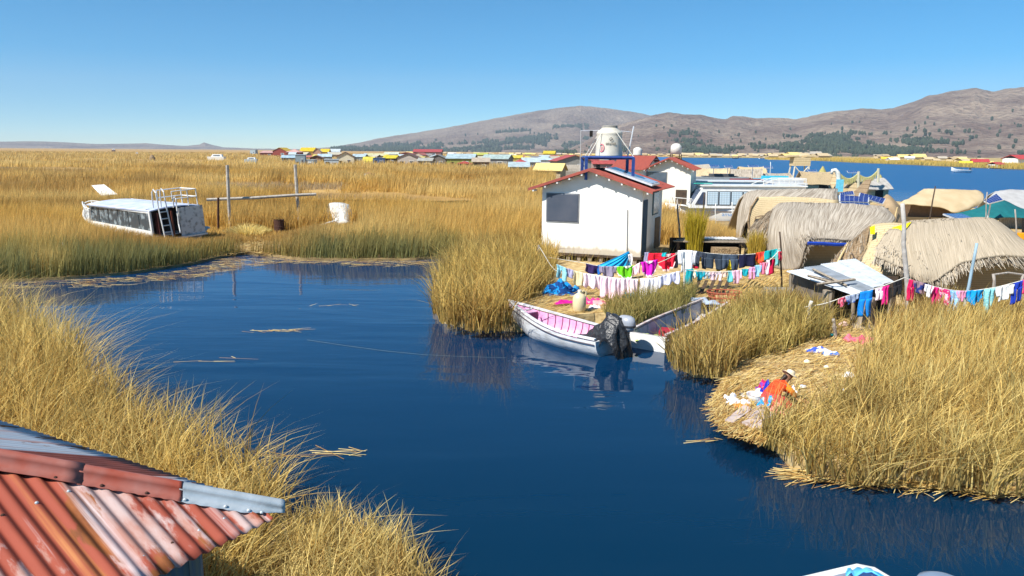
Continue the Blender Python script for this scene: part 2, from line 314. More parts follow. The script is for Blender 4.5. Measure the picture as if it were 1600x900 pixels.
# ------------------------------------------------------------------ reeds: real tapered blades, one object per bed
def blades(name, X, Y, Z, h, w, lean, az, c0, c1, segs=3, kink=0.0):
    n = len(X); az = np.asarray(az); fa = rng.uniform(0, 2 * np.pi, n)
    ts = np.linspace(0, 1, segs + 1); V = np.zeros((n, (segs + 1) * 2 - 1, 3)); C = np.zeros((n, (segs + 1) * 2 - 1, 4)); C[..., 3] = 1
    kx = rng.normal(0, 1, n) * kink; ky = rng.normal(0, 1, n) * kink
    j = 0
    for k, t in enumerate(ts):
        off = lean * h * t ** 1.6; kk = max(0, t - .55)
        cx = X + np.cos(az) * off + kx * h * kk; cy = Y + np.sin(az) * off + ky * h * kk
        cz = Z + h * t * (1 - .35 * np.minimum(lean, 1.2) * t) - np.hypot(kx, ky) * h * kk * .5
        ww = w * (1 - .82 * t ** 1.3) * .5; cc = c0 * (1 - t) + c1 * t
        if k < segs:
            V[:, j, 0] = cx + np.cos(fa) * ww; V[:, j, 1] = cy + np.sin(fa) * ww; V[:, j, 2] = cz
            V[:, j + 1, 0] = cx - np.cos(fa) * ww; V[:, j + 1, 1] = cy - np.sin(fa) * ww; V[:, j + 1, 2] = cz
            C[:, j, :3] = cc; C[:, j + 1, :3] = cc; j += 2
        else: V[:, j, 0] = cx; V[:, j, 1] = cy; V[:, j, 2] = cz; C[:, j, :3] = cc
    nv = V.shape[1]; base = (np.arange(n) * nv)[:, None]
    quads = np.array([[2 * k, 2 * k + 1, 2 * k + 3, 2 * k + 2] for k in range(segs - 1)]); tri = np.array([2 * segs - 2, 2 * segs - 1, 2 * segs])
    q = (base[:, :, None] + quads[None]).reshape(n, -1); t3 = base + tri[None]
    loops = np.concatenate([q, t3], axis=1).ravel().astype(np.int32)
    per = np.array([4] * (segs - 1) + [3]); tot = np.tile(per, n); start = np.concatenate([[0], np.cumsum(tot)[:-1]])
    me = bpy.data.meshes.new(name); me.vertices.add(n * nv); me.vertices.foreach_set('co', V.astype(np.float32).ravel())
    me.loops.add(len(loops)); me.loops.foreach_set('vertex_index', loops)
    me.polygons.add(len(tot)); me.polygons.foreach_set('loop_start', start.astype(np.int32))
    me.polygons.foreach_set('loop_total', tot.astype(np.int32))
    at = me.attributes.new('Col', 'FLOAT_COLOR', 'POINT'); at.data.foreach_set('color', C.astype(np.float32).ravel())
    me.update(calc_edges=True); me.materials.append(REED)
    o = bpy.data.objects.new(name, me); col.objects.link(o); o['kind'] = 'stuff'; return o
GOLD = np.array([.83, .56, .14]); TAN = np.array([.94, .76, .31]); BRN = np.array([.36, .19, .05]); GRN = np.array([.30, .32, .12]); BLUEG = np.array([.28, .31, .15]); OLV = np.array([.34, .31, .08]); GRY = np.array([.40, .34, .26])
def mixc(a, b, t): t = np.clip(t, 0, 1)[:, None]; return a * (1 - t) + b * t
def scatter(poly, n):
    p = np.array(poly); lo, hi = p.min(0), p.max(0); X, Y = [], []
    while sum(map(len, X)) < n:
        x = rng.uniform(lo[0], hi[0], n * 2); y = rng.uniform(lo[1], hi[1], n * 2); k = inside(x, y, poly); X.append(x[k]); Y.append(y[k])
    return np.concatenate(X)[:n], np.concatenate(Y)[:n]
def bed(name, label, px, dens, h, w, green=.2, z=.1, hv=.25, lean=.28, wind=(.25, 0.0), grey=0.0, segs=3, raw=None, kink=.12, tan=.5, clear=None, hs=1.2, hfun=None):
    poly = raw or poly_px(px, z); p = np.array(poly)
    area = abs(sum(p[i][0] * p[(i + 1) % len(p)][1] - p[(i + 1) % len(p)][0] * p[i][1] for i in range(len(p)))) / 2
    n = int(area * dens); X, Y = scatter(poly, n)
    # blades grow in tussocks
    tx = (vnoise(X, Y, .33, 5) - .5) * .30; ty = (vnoise(X, Y, .33, 6) - .5) * .30; X = X + tx; Y = Y + ty
    if clear is not None: k = ~clear(X, Y); X, Y = X[k], Y[k]; n = len(X)
    cl = vnoise(X, Y, hs, 3); c2 = vnoise(X, Y, .5, 4)
    H = h * (.62 + .45 * cl + .22 * c2) * rng.uniform(1 - hv, 1 + hv * .6, n)
    H = H * np.where(rng.random(n) < .05, 1.28, 1.0)
    ang = 2 * np.pi * vnoise(X, Y, 1.6, 7) * 2 + rng.normal(0, 1.9, n)
    le = np.abs(rng.normal(lean, lean * .6, n)) + np.where(rng.random(n) < .10, .5, 0)
    ax = np.cos(ang) * le + wind[0]; ay = np.sin(ang) * le + wind[1]; le = np.hypot(ax, ay); ang = np.arctan2(ay, ax)
    t = rng.random(n) * .6 + .4 * c2
    tip = mixc(GOLD, TAN, t * 2 * tan); tip = mixc(tip, np.tile(BRN, (n, 1)), (rng.random(n) < .16) * .7 + (vnoise(X, Y, 2.3, 8) > .62) * .28)
    gm = vnoise(X, Y, 1.8, 9) * .7 + rng.random(n) * .5
    tip = mixc(tip, np.tile(OLV, (n, 1)), np.clip(gm + green * 1.5 - 1.05, 0, .75)); base = mixc(mixc(tip * .9, np.tile(BRN, (n, 1)), np.full(n, .35)), np.tile(GRN, (n, 1)), np.clip(gm + green * 2 - .85, 0, .9))
    if grey: tip = mixc(tip, np.tile(GRY, (n, 1)), np.full(n, grey)); base = mixc(base, np.tile(GRY, (n, 1)), np.full(n, grey))
    br = rng.choice([.42, .72, .92, 1.05, 1.15], n, p=[.16, .2, .26, .24, .14])[:, None] * rng.uniform(.85, 1.1, (n, 1))
    if hfun is not None: H = H * hfun(X, Y)
    o = blades(name, X, Y, np.full(n, z), H, np.full(n, w) * rng.uniform(.7, 1.4, n), le, ang, base * br, tip * br, segs, kink)
    o['label'] = label; return o

def pixof(X, Y, Z):
    Mi = np.array(CM.transposed()); v = np.stack([X, Y, Z - 5.0]); c_ = Mi @ v
    return 800 + F * c_[0] / -c_[2], 450 - F * c_[1] / -c_[2]
def marsh_field():
    ds, N = [], 0; parts = []
    def sample(d0, d1, dens0, n):
        d = d0 * (d1 / d0) ** rng.random(n); t = rng.uniform(-.80, .34, n); return d * t, d
    X1, Y1 = sample(27, 64, 1, 185000); X2, Y2 = sample(64, 150, 1, 150000); X3, Y3 = sample(150, 700, 1, 80000)
    X = np.concatenate([X1, X2, X3]); Y = np.concatenate([Y1, Y2, Y3])
    k = inside(X, Y, marsh) & ~((X > .055 * Y) & (Y > 75) & (Y < 420)) & ~((X > 12) & (Y > 45) & (Y < 75))
    # houses' footprints and the straw clearing stay open
    def box_clear(cx, cy, r): return np.hypot(X - cx, Y - cy) > r
    k &= ~((X > 1.0) & (X < 8.6) & (Y > 33.0) & (Y < 39.5)); k &= ~((X > .6) & (X < 9) & (Y <= 34.5))
    c = P(395, 385, .2); k &= box_clear(c.x + .3, c.y + .5, 1.9)
    k &= np.abs(X - (-16.9 + (Y - 39) * -.95)) > 1.35 * ((Y > 39.0) & (Y < 46.0))
    X, Y = X[k], Y[k]; n = len(X)
    sh = np.array(marsh[1:16]); dsh = np.full(n, 99.0)
    for i in range(len(sh) - 1):
        a, b = sh[i], sh[i + 1]; ab = b - a; tt = np.clip(((X - a[0]) * ab[0] + (Y - a[1]) * ab[1]) / (ab @ ab), 0, 1)
        dsh = np.minimum(dsh, np.hypot(X - a[0] - tt * ab[0], Y - a[1] - tt * ab[1]))
    cl = vnoise(X, Y, 6, 3); c2 = vnoise(X, Y, 1.4, 4); c3 = vnoise(X, Y, 22, 12)
    H = (1.15 + .75 * cl + .35 * c2) * rng.uniform(.75, 1.15, n) * np.clip(.62 + dsh * .09, .6, 1)
    cut = (vnoise(X * .2, Y, 14, 22) > .72) & (Y > 80) & (Y < 260)
    nn_ = (vnoise(X, Y, 3.5, 41) - .5) * 1.3 + (vnoise(X, Y, 1.1, 42) - .5) * .8
    for cx_, cy_, rx_, ry_ in [(-14, 65, 9, 6.5), (-26, 79, 11, 8), (-80, 120, 26, 9), (-6, 61, 3.2, 3), (-49, 78, 9, 6), (-9, 90, 8, 7)]: cut |= ((X - cx_) / rx_) ** 2 + ((Y - cy_) / ry_) ** 2 + nn_ < 1
    H = np.where(cut, H * .42, H)
    px_, py_ = pixof(X, Y, np.full(n, .1))
    def cap(H, x0, x1, xs, ys, ymax, m=.3):
        yl = np.interp(px_, xs, ys); d_ = Y; ang_ = (yl - (232 + .008 * px_)) / F; hmax = 5 - ang_ * d_ * 1.02; k_ = (px_ > x0) & (px_ < x1) & (Y < ymax) & (Y > 25)
        return np.where(k_, np.minimum(H, np.maximum(m, hmax * rng.uniform(.8, 1.15, n))), H)
    H = cap(H, 120, 352, [120, 150, 245, 300, 350], [334, 346, 366, 370, 368], 46)
    H = cap(H, 352, 500, [350, 400, 500], [358, 372, 346], 44)
    H = cap(H, 495, 560, [495, 560], [346, 345], 46)
    H = cap(H, 1015, 1175, [1015, 1090, 1120, 1150], [322, 330, 347, 358], 53)
    w = np.maximum(.022, Y * .00085) * rng.uniform(.6, 1.4, n)
    ang = rng.uniform(0, 2 * np.pi, n); le = np.abs(rng.normal(.16, .12, n)); ax = np.cos(ang) * le + .12; ay = np.sin(ang) * le; le = np.hypot(ax, ay); ang = np.arctan2(ay, ax)
    tip = mixc(np.tile(GOLD, (n, 1)), np.tile(TAN, (n, 1)), vnoise(X, Y, 9, 13) * 1.1 - .15 + np.clip((Y - 90) / 300, 0, .3)); tip = mixc(tip, np.tile(BRN, (n, 1)), np.clip((vnoise(X * .4, Y, 5, 14) - .52) * 3.2, 0, .5) + .1 * rng.random(n))
    gn = np.clip(.82 - dsh / 3.8 + (c2 - .5) * 1.1 + (vnoise(X, Y, 4, 31) - .5) * 1.2, 0, 1) * np.clip((70 - Y) / 12, 0, 1)
    tip = mixc(tip, np.tile(OLV, (n, 1)), gn * .85); base = mixc(tip * .95, mixc(np.tile(GRN, (n, 1)), np.tile(BLUEG, (n, 1)), rng.random(n)), np.clip(gn * 1.15 + .12, 0, .95)); tip = mixc(tip, np.tile(BLUEG, (n, 1)), np.clip(gn * 1.4 - .85, 0, .6))
    tip = tip * np.array([.94, .89, .92]); base = base * np.array([.97, .9, .8])
    g = np.where(cut, .9, 0) * rng.random(n) ** .4; tip = mixc(tip, np.tile(GRY, (n, 1)), g); base = mixc(base, np.tile(GRY, (n, 1)), g)
    br = rng.uniform(.6, 1.2, (n, 1))
    Z = np.where(Y > 75, .75, np.where(Y > 62, .4, .08))
    o = blades('marsh_reeds', X, Y, Z, H, w, le, ang, base * br, tip * br, 2, .05); o['label'] = 'golden marsh reeds stretching from the green water edge to the horizon'
marsh_field()
WOMAN = P(1214, 633, .3)
bed('clump_reeds', 'tall golden reed clump on the point beside the pink boat', [(676, 483), (692, 509), (732, 520), (776, 522), (800, 508), (812, 480), (850, 462), (862, 440), (868, 412), (820, 400), (760, 402), (712, 425), (695, 440)], 190, 1.5, .028, green=.2, z=.24, lean=.32, wind=(-.05, -.05), segs=4, kink=.2, tan=.28)
bed('tuft_reeds', 'short green reed tuft behind the two moored boats', [(942, 504), (1000, 506), (1040, 500), (1082, 487), (1085, 460), (1045, 460), (985, 478), (950, 480)], 260, .72, .020, green=.62, z=.3, lean=.3, wind=(0, 0))
bed('cove_reeds', 'dense reeds beside the grey boat and the straw landing', [(1036, 560), (1048, 575), (1085, 590), (1135, 590), (1180, 566), (1240, 548), (1290, 530), (1300, 505), (1262, 480), (1210, 476), (1165, 482), (1135, 500), (1110, 525), (1070, 548)], 270, .95, .026, green=.3, z=.28, lean=.36, wind=(.02, -.02), clear=lambda X, Y: inside(X, Y, notch))
def wclear(X, Y): return (np.hypot(X - WOMAN.x, Y - WOMAN.y) < .85) | ((X < 5.7) & (Y > 13.0))
bed('point_reeds', 'thick dry reeds filling the bank at lower right', [(1180, 688), (1208, 705), (1240, 738), (1285, 752), (1400, 756), (1500, 765), (1600, 772), (1900, 795), (1900, 640), (1420, 600), (1340, 640), (1240, 652), (1205, 672)], 320, 1.05, .020, green=.16, z=.2, lean=.45, wind=(.12, -.05), tan=.6, clear=wclear, segs=4, kink=.2)
bed('bank_reeds', 'tall tan reeds below the washing lines on the right', [(1340, 650), (1420, 640), (1900, 680), (2100, 520), (1650, 500), (1500, 498), (1440, 506), (1390, 520), (1360, 545), (1345, 585)], 230, 1.15, .022, green=.1, z=.28, lean=.25, wind=(.1, 0), tan=.65, clear=wclear)
bed('yard_reeds', 'sparse reed stems between the washing poles and huts', [(1290, 520), (1400, 522), (1420, 500), (1600, 500), (1600, 475), (1420, 478), (1405, 500), (1290, 508)], 40, .7, .02, green=.3, z=.3)
bed('house_reeds', 'low reeds along the foot of the white house', [(860, 412), (1010, 418), (1060, 415), (1060, 400), (1010, 405), (860, 402)], 30, .75, .022, green=.4, z=.2)
bp_ = [(x, y) for x, y in bank]
near_clear = lambda X, Y: ((X < -1.3) & (Y < 4.9) & (X > -2.4)) | ((X < -1.2) & (Y < 4.35 + (-1.2 - X) * .55))
bed('near_reeds', 'tall dry reed bed on the near left bank', None, 310, 1.25, .018, green=.06, z=.12, lean=.45, wind=(.10, .02), hfun=lambda X, Y: 1 + .5 * np.clip((-X - 5.5) / 4.0, 0, 1), raw=[(-22, 17.5)] + bank[1:9] + [(-2.9, 7.9), (-2.9, 6.0), (-5.6, 7.2), (-22, 9.5)], segs=4, kink=.24, tan=.45)
bed('shore_reeds', 'trimmed straw coloured reed clump at the corner of the rusty roof', None, 620, .66, .016, green=.12, z=.14, lean=.42, wind=(.08, 0), raw=[(-2.9, 7.9), bank[9]] + bank[10:15] + [(-.9, 4.2), (-1.5, 5.0), (-2.9, 6.0)], segs=4, kink=.25, tan=.85)

def straw_strips(name, label, poly, n, z, L, w, spread=None, mat=None, flat=.03, dirn=None, clip=None):
    mb = MB(); X, Y = scatter(poly, n)
    if clip: k_ = inside(X, Y, clip) & ~inside(X, Y, notch); X, Y = X[k_], Y[k_]
    for x, y in zip(X, Y):
        a = random.uniform(0, math.pi) if dirn is None else random.gauss(dirn, .35); l = L * random.uniform(.4, 1.3) / 2; d = Vector((math.cos(a), math.sin(a), 0)); s_ = Vector((-d.y, d.x, 0)) * w / 2
        zz = z + random.uniform(0, flat); t = random.gauss(0, .04)
        p = Vector((x, y, zz)); mb.add([p - d * l - s_, p + d * l - s_ + Vector((0, 0, t)), p + d * l + s_ + Vector((0, 0, t)), p - d * l + s_ + Vector((0, 0, .004))], [(0, 1, 2, 3)], random.randrange(3))
    return mb.build(name, [paint((222, 196, 130)), paint((196, 160, 88)), paint((160, 120, 66))], kind='stuff', label=label)
straw_strips('straw_litter', 'cut pale reed stems matted over the landing and yard', poly_px([(1128, 612), (1117, 632), (1122, 655), (1150, 673), (1190, 690), (1240, 700), (1330, 640), (1420, 540), (1420, 480), (1290, 420), (1080, 430), (860, 440), (810, 490), (815, 521), (880, 508), (985, 512), (1085, 490), (1300, 500), (1230, 520), (1140, 570), (1120, 590)], .3), 24000, .305, .30, .012, dirn=.45, clip=isle)
straw_strips('landing_straw', 'long laid reed stems at the edge of the washing place', poly_px([(1140, 598), (1122, 614), (1112, 634), (1117, 658), (1145, 678), (1195, 694), (1215, 670), (1200, 620), (1180, 600)], .3), 3000, .30, .50, .010, dirn=.9, flat=.06)
straw_strips('shore_straw', 'flattened brown stems floating along the far marsh edge', poly_px([(0, 444), (200, 433), (300, 420), (350, 405), (400, 396), (430, 400), (690, 409), (690, 413), (600, 419), (450, 411), (380, 418), (340, 430), (200, 447), (60, 453), (0, 452)]), 620, .008, .7, .016, dirn=.12)
straw_strips('edge_straw', 'bundled green and brown stems lying at the lower right water edge', poly_px([(1240, 742), (1285, 757), (1400, 762), (1500, 770), (1600, 780), (1600, 772), (1400, 752), (1300, 745)]), 520, .02, 1.0, .009, dirn=-.05, flat=.08)
straw_strips('clearing_straw', 'trampled straw path by the marsh cove', poly_px([(350, 404), (385, 398), (425, 402), (432, 375), (400, 362), (375, 375)]), 900, .13, .8, .03)
for i, (x0, y0, n, L, lb) in enumerate([(440, 518, 26, .55, 'thin raft of cut stems drifting in mid channel'), (330, 565, 5, .8, 'few broken stems drifting off the near bank'), (525, 478, 7, .35, 'loose stems drifting near the marsh cove'), (490, 712, 14, .7, 'pale stems jutting over the water by the near clump'), (1140, 690, 9, .35, 'stray stems drifting off the straw landing')]):
    c = P(x0, y0, 0); straw_strips('drifting_straw', lb, [(c.x - .8, c.y - .14), (c.x + .8, c.y + .06), (c.x + .7, c.y + .2), (c.x - .7, c.y - .02)], n, .008, L, .013, dirn=.1 if i != 3 else -.2)

# ------------------------------------------------------------------ hills
def profile(pts):
    xs, ys = zip(*pts)
    def f(px): return np.interp(px, xs, ys)
    return f
HILLS = []
def hill(name, pts, R0, R1, mat, nd=40, step=4, amp=1.0, seed=1, pw=1.5):
    f = profile(pts); pxs = np.arange(pts[0][0], pts[-1][0] + 1, step); V = []
    G = np.zeros((len(pxs), nd + 6, 3))
    for i, px in enumerate(pxs):
        d = ray(float(px), 240.0); a = math.atan2(d.x, d.y)
        q = D(float(px), float(f(px)), 1000.0); k = (q.z - 5) / math.hypot(q.x, q.y)
        zr = max(2.0, 5 + k * R1)
        for j in range(nd + 6):
            t = j / (nd - 1); r = R0 + (R1 - R0) * t
            if t <= 1: z = zr * (t ** pw)
            else: z = zr * (1 - (t - 1) * 1.5)
            x, y = math.sin(a) * r, math.cos(a) * r
            env = math.sin(min(1, t) * math.pi * .93) ** .8 if t < 1 else .1
            nz = mnoise.fractal(Vector((x / 620 + seed, y / 620, .3)), .9, 2.1, 7) * .20 + (abs(mnoise.fractal(Vector((x / 260, y / 420 + seed, 2.3)), 1, 2, 5)) - .2) * -.16
            fine = mnoise.fractal(Vector((x / 60, y / 60, seed)), .8, 2.2, 4) * 3.5 * amp
            z = z * (1 + nz * env * amp) + fine * min(1, t * 3) - .3 + (0 if t > 0 else -3)
            G[i, j] = (x, y, z)
    mb = MB(); mb.sheet([[tuple(G[i, j]) for j in range(nd + 6)] for i in range(len(pxs))])
    o = mb.build(name, mat, smooth=True, kind='structure'); HILLS.append((G, pxs, nd)); return o
def _unused(): pass
def hill_mat(name, c1, c2, c3, sc_=.004):
    m, nt, b, L = new_mat(name); N = nt.nodes; b.inputs['Roughness'].default_value = .95; b.inputs['Specular IOR Level'].default_value = .05
    g = N.new('ShaderNodeNewGeometry'); n = N.new('ShaderNodeTexNoise'); n.inputs['Scale'].default_value = sc_; n.inputs['Detail'].default_value = 9; n.inputs['Roughness'].default_value = .65
    L.new(g.outputs['Position'], n.inputs['Vector']); r = N.new('ShaderNodeValToRGB'); e = r.color_ramp.elements
    e[0].position = .40; e[0].color = (*c1, 1); e[1].position = .60; e[1].color = (*c2, 1); x = e.new(.5); x.color = (*c3, 1); L.new(n.outputs[0], r.inputs[0])
    n2 = N.new('ShaderNodeTexNoise'); n2.inputs['Scale'].default_value = sc_ * 14; n2.inputs['Detail'].default_value = 9; L.new(g.outputs['Position'], n2.inputs['Vector'])
    r3 = N.new('ShaderNodeValToRGB'); r3.color_ramp.elements[0].position = .40; r3.color_ramp.elements[1].position = .60; r3.color_ramp.elements[0].color = (.70, .66, .68, 1); r3.color_ramp.elements[1].color = (1.0, 1, 1, 1); L.new(n2.outputs[0], r3.inputs[0])
    mx = N.new('ShaderNodeMixRGB'); mx.blend_type = 'MULTIPLY'; mx.inputs[0].default_value = 1; L.new(r.outputs[0], mx.inputs[1]); L.new(r3.outputs[0], mx.inputs[2]); L.new(mx.outputs[0], b.inputs['Base Color'])
    bp = N.new('ShaderNodeBump'); bp.inputs['Distance'].default_value = 30; bp.inputs['Strength'].default_value = .9; L.new(n2.outputs[0], bp.inputs['Height']); L.new(bp.outputs[0], b.inputs['Normal'])
    return m
HM = hill_mat('dry_hillside', (.19, .13, .10), (.34, .26, .19), (.27, .20, .15))
hill('far_hills', [(-900, 226), (-300, 222), (0, 221.5), (50, 220.5), (100, 222), (150, 225), (200, 224.5), (228, 223.5), (255, 226), (290, 228), (312, 226), (320, 222.5), (332, 226), (348, 230), (400, 232), (470, 233), (560, 233.5), (640, 236)], 5600, 6300, HM, 12, 4, .3, 7)
hill('mountain', [(440, 236), (480, 232.5), (520, 230), (560, 223), (600, 215), (650, 207), (700, 199), (750, 190), (800, 180), (850, 171), (880, 167), (905, 164.5), (930, 167), (960, 171), (1005, 178), (1060, 190), (1150, 205), (1300, 225), (1420, 240)], 2900, 4900, HM, 54, 4, .8, 3, 1.25)
hill('ridge', [(850, 243), (880, 236), (905, 225), (935, 207), (965, 195), (995, 186), (1020, 179), (1040, 175), (1065, 177.5), (1090, 179), (1115, 184), (1132, 186), (1140, 181), (1155, 181.5), (1175, 184.5), (1200, 184), (1240, 186), (1262, 182), (1290, 176), (1340, 170), (1362, 171), (1385, 169), (1420, 160), (1440, 149), (1480, 142), (1515, 139), (1540, 144), (1565, 138), (1600, 136.5), (1660, 134), (1800, 126), (2000, 150), (2300, 200), (2500, 240)], 1500, 2900, HM, 60, 4, 1.0, 5, 1.15)
def woodland():
    mb = MB(); ico = []
    bm = bmesh.new(); bmesh.ops.create_icosphere(bm, subdivisions=1, radius=1); iv = [v.co.copy() for v in bm.verts]; fi = [tuple(v.index for v in f.verts) for f in bm.faces]; bm.free()
    def tree(x, y, z, s):
        a = random.random() * 6; vs = []
        for v in iv:
            k = 1 + random.uniform(-.28, .28); vs.append((x + (v.x * math.cos(a) - v.y * math.sin(a)) * s * .62 * k, y + (v.x * math.sin(a) + v.y * math.cos(a)) * s * .62 * k, z + s * (.9 + v.z * 1.05 * k)))
        mb.add(vs, fi, random.randrange(3))
    out = []
    for h, (G, pxs, nd) in enumerate(HILLS[1:]):
        tries = 60000; made = 0
        for _ in range(tries):
            i = random.randrange(len(pxs)); j = int(nd * random.random() ** 1.4 * .62); g = G[i, j]; px = pxs[i]
            if px < 520 or px > 1750: continue
            t = j / nd
            n = mnoise.fractal(Vector((g[0] / (75 if h else 130), g[1] / (150 if h else 200), 4.4 + h)), .5, 2.2, 6)
            if h == 0:
                band = 1 if t < .40 else .0
                th = .24 - .22 * (px < 660) + t * .6
                patch = (abs(px - 800) < 26 and .50 < t < .56) or (abs(px - 890) < 30 and .50 < t < .56)
                ok = (band and n > th) or (patch and random.random() < .8) or random.random() < .004
                ok = ok or (abs((px - 690) - t * 420) < 9 and t < .42)
            else:
                th = .40 + t * 1.0 - .34 * math.exp(-((px - 1370) / 130) ** 2) - .16 * math.exp(-((px - 1130) / 100) ** 2) + (.5 if t < .05 else 0)
                ok = (t < .42 and n > th) or random.random() < .006
            if ok:
                made += 1; jx = random.uniform(-8, 8); tree(g[0] + jx, g[1] + random.uniform(-10, 10), g[2] - 1, random.uniform(2.4, 5.8) * (1.7 if h == 0 else 1))
            if made > 5200: break
    mb.build('hillside_woodland', [nmat('eucalyptus', (.022, .038, .024), (.038, .055, .030), .05, .9), nmat('eucalyptus_dark', (.025, .042, .025), (.04, .055, .03), .05, .9), nmat('eucalyptus_light', (.04, .055, .032), (.05, .065, .038), .05, .9)], kind='stuff', label='dark eucalyptus woods scattered over the lower slopes of the hills')
woodland()
HAZE = 0.00011
def haze():
    m = bpy.data.materials.new('haze'); m.use_nodes = True; nt = m.node_tree; nt.nodes.clear()
    v = nt.nodes.new('ShaderNodeVolumePrincipled'); v.inputs['Density'].default_value = HAZE; v.inputs['Color'].default_value = (.74, .87, 1, 1)
    o = nt.nodes.new('ShaderNodeOutputMaterial'); nt.links.new(v.outputs[0], o.inputs['Volume'])
    MB().box((0, 3200, 299), (16000, 6800, 602)).build('haze', m, kind='stuff', label='thin bluish air that softens the far hills')
haze()
# ------------------------------------------------------------------ small houses of the village
def fr(w, h, d, mat, parent, x, y, z, name='window'):      # window pane with a frame, on the wall facing -y
    b = MB().box((x, y - .02, z), (w, .05, h)).build(name, mat, parent); return b
def house(x0, x1, yb, yt, style, wall, roof, label, cat='house', z0=1.6, rot=0.0, group=None, name='village_house', dk=.9, hr=.42, door=None, win=True, zb=.1, ov=.25, gap=0):
    xm = (x0 + x1) / 2; c = P(xm, yb, z0); Y = c.y; k = Y / F; W = (x1 - x0) * k; Ht = z0 - zb + (yb - yt) * k * 1.0; Dp = W * dk
    t = thing(name, (c.x, Y + Dp / 2, zb), label, cat, group, rz=rot)
    w, d = W / 2, Dp / 2; He = Ht - (Ht - z0 + zb) * hr - gap
    if style == 'box': He = Ht - .12
    wl = MB().box((0, 0, He / 2), (W * .96, Dp * .96, He))
    if style == 'gable':
        wl.prism([(-w * .96, 0, 0), (w * .96, 0, 0), (0, 0, Ht - He - .08)], (0, -d * .96, He), (0, d * .96, He))
    if style == 'side':
        wl.prism([(0, -d * .96, 0), (0, d * .96, 0), (0, 0, Ht - He - .08)], (-w * .96, 0, He), (w * .96, 0, He))
    wl.build('wall', wall, t)
    r = MB(); th = .07
    if style == 'gable':
        for s in (-1, 1): r.slab([(0, -d - ov, Ht), (0, d + ov, Ht), (s * (w + ov), d + ov, He - .08), (s * (w + ov), -d - ov, He - .08)], th)
    elif style == 'side':
        for s in (-1, 1): r.slab([(-w - ov, 0, Ht), (w + ov, 0, Ht), (w + ov, s * (d + ov), He - .08), (-w - ov, s * (d + ov), He - .08)], th)
    elif style == 'shed': r.slab([(-w - ov, -d - ov, He), (w + ov, -d - ov, He), (w + ov, d + ov, Ht), (-w - ov, d + ov, Ht)], th)
    elif style == 'pyr':
        e = [(-w - ov, -d - ov, He), (w + ov, -d - ov, He), (w + ov, d + ov, He), (-w - ov, d + ov, He)]
        r.add(e + [(0, 0, Ht)], [(0, 1, 4), (1, 2, 4), (2, 3, 4), (3, 0, 4), (3, 2, 1, 0)])
    elif style == 'box': r.slab([(-w - .08, -d - .08, Ht - .05), (w + .08, -d - .08, Ht - .05), (w + .08, d + .08, Ht), (-w - .08, d + .08, Ht)], th)
    elif style == 'barrel':
        g = [[(-w - ov + (2 * w + 2 * ov) * i / 8, -(d + .2) * math.cos(math.pi * j / 10), .35 * Ht + (Ht * .65) * math.sin(math.pi * j / 10) ** .8 - .0) for j in range(11)] for i in range(9)]
        r.sheet(g, th, us=W * 3, vs_=3)
    r.build('roof', roof, t)
    if door is None: door = (.22, DARK)
    if door:
        dx, dm = door; dh = min(2.0, He * .9); MB().box(((dx * 2 - 1) * w, -d * .96 - .02, dh / 2 + .02), (min(.9, W * .25), .06, dh)).build('door', dm, t)
    if win and style != 'barrel':
        wn_ = MB().box((w * .38, -d * .96 - .02, He * .62), (W * .22, .06, He * .28)).build('window', WHITE, t)
        MB().box((w * .38, -d * .96 - .055, He * .62), (W * .18, .03, He * .22)).build('pane', GLASS, wn_)
    return t
pc = paint
LB, LG, SIL = (176, 205, 222), (190, 196, 196), (165, 186, 200)
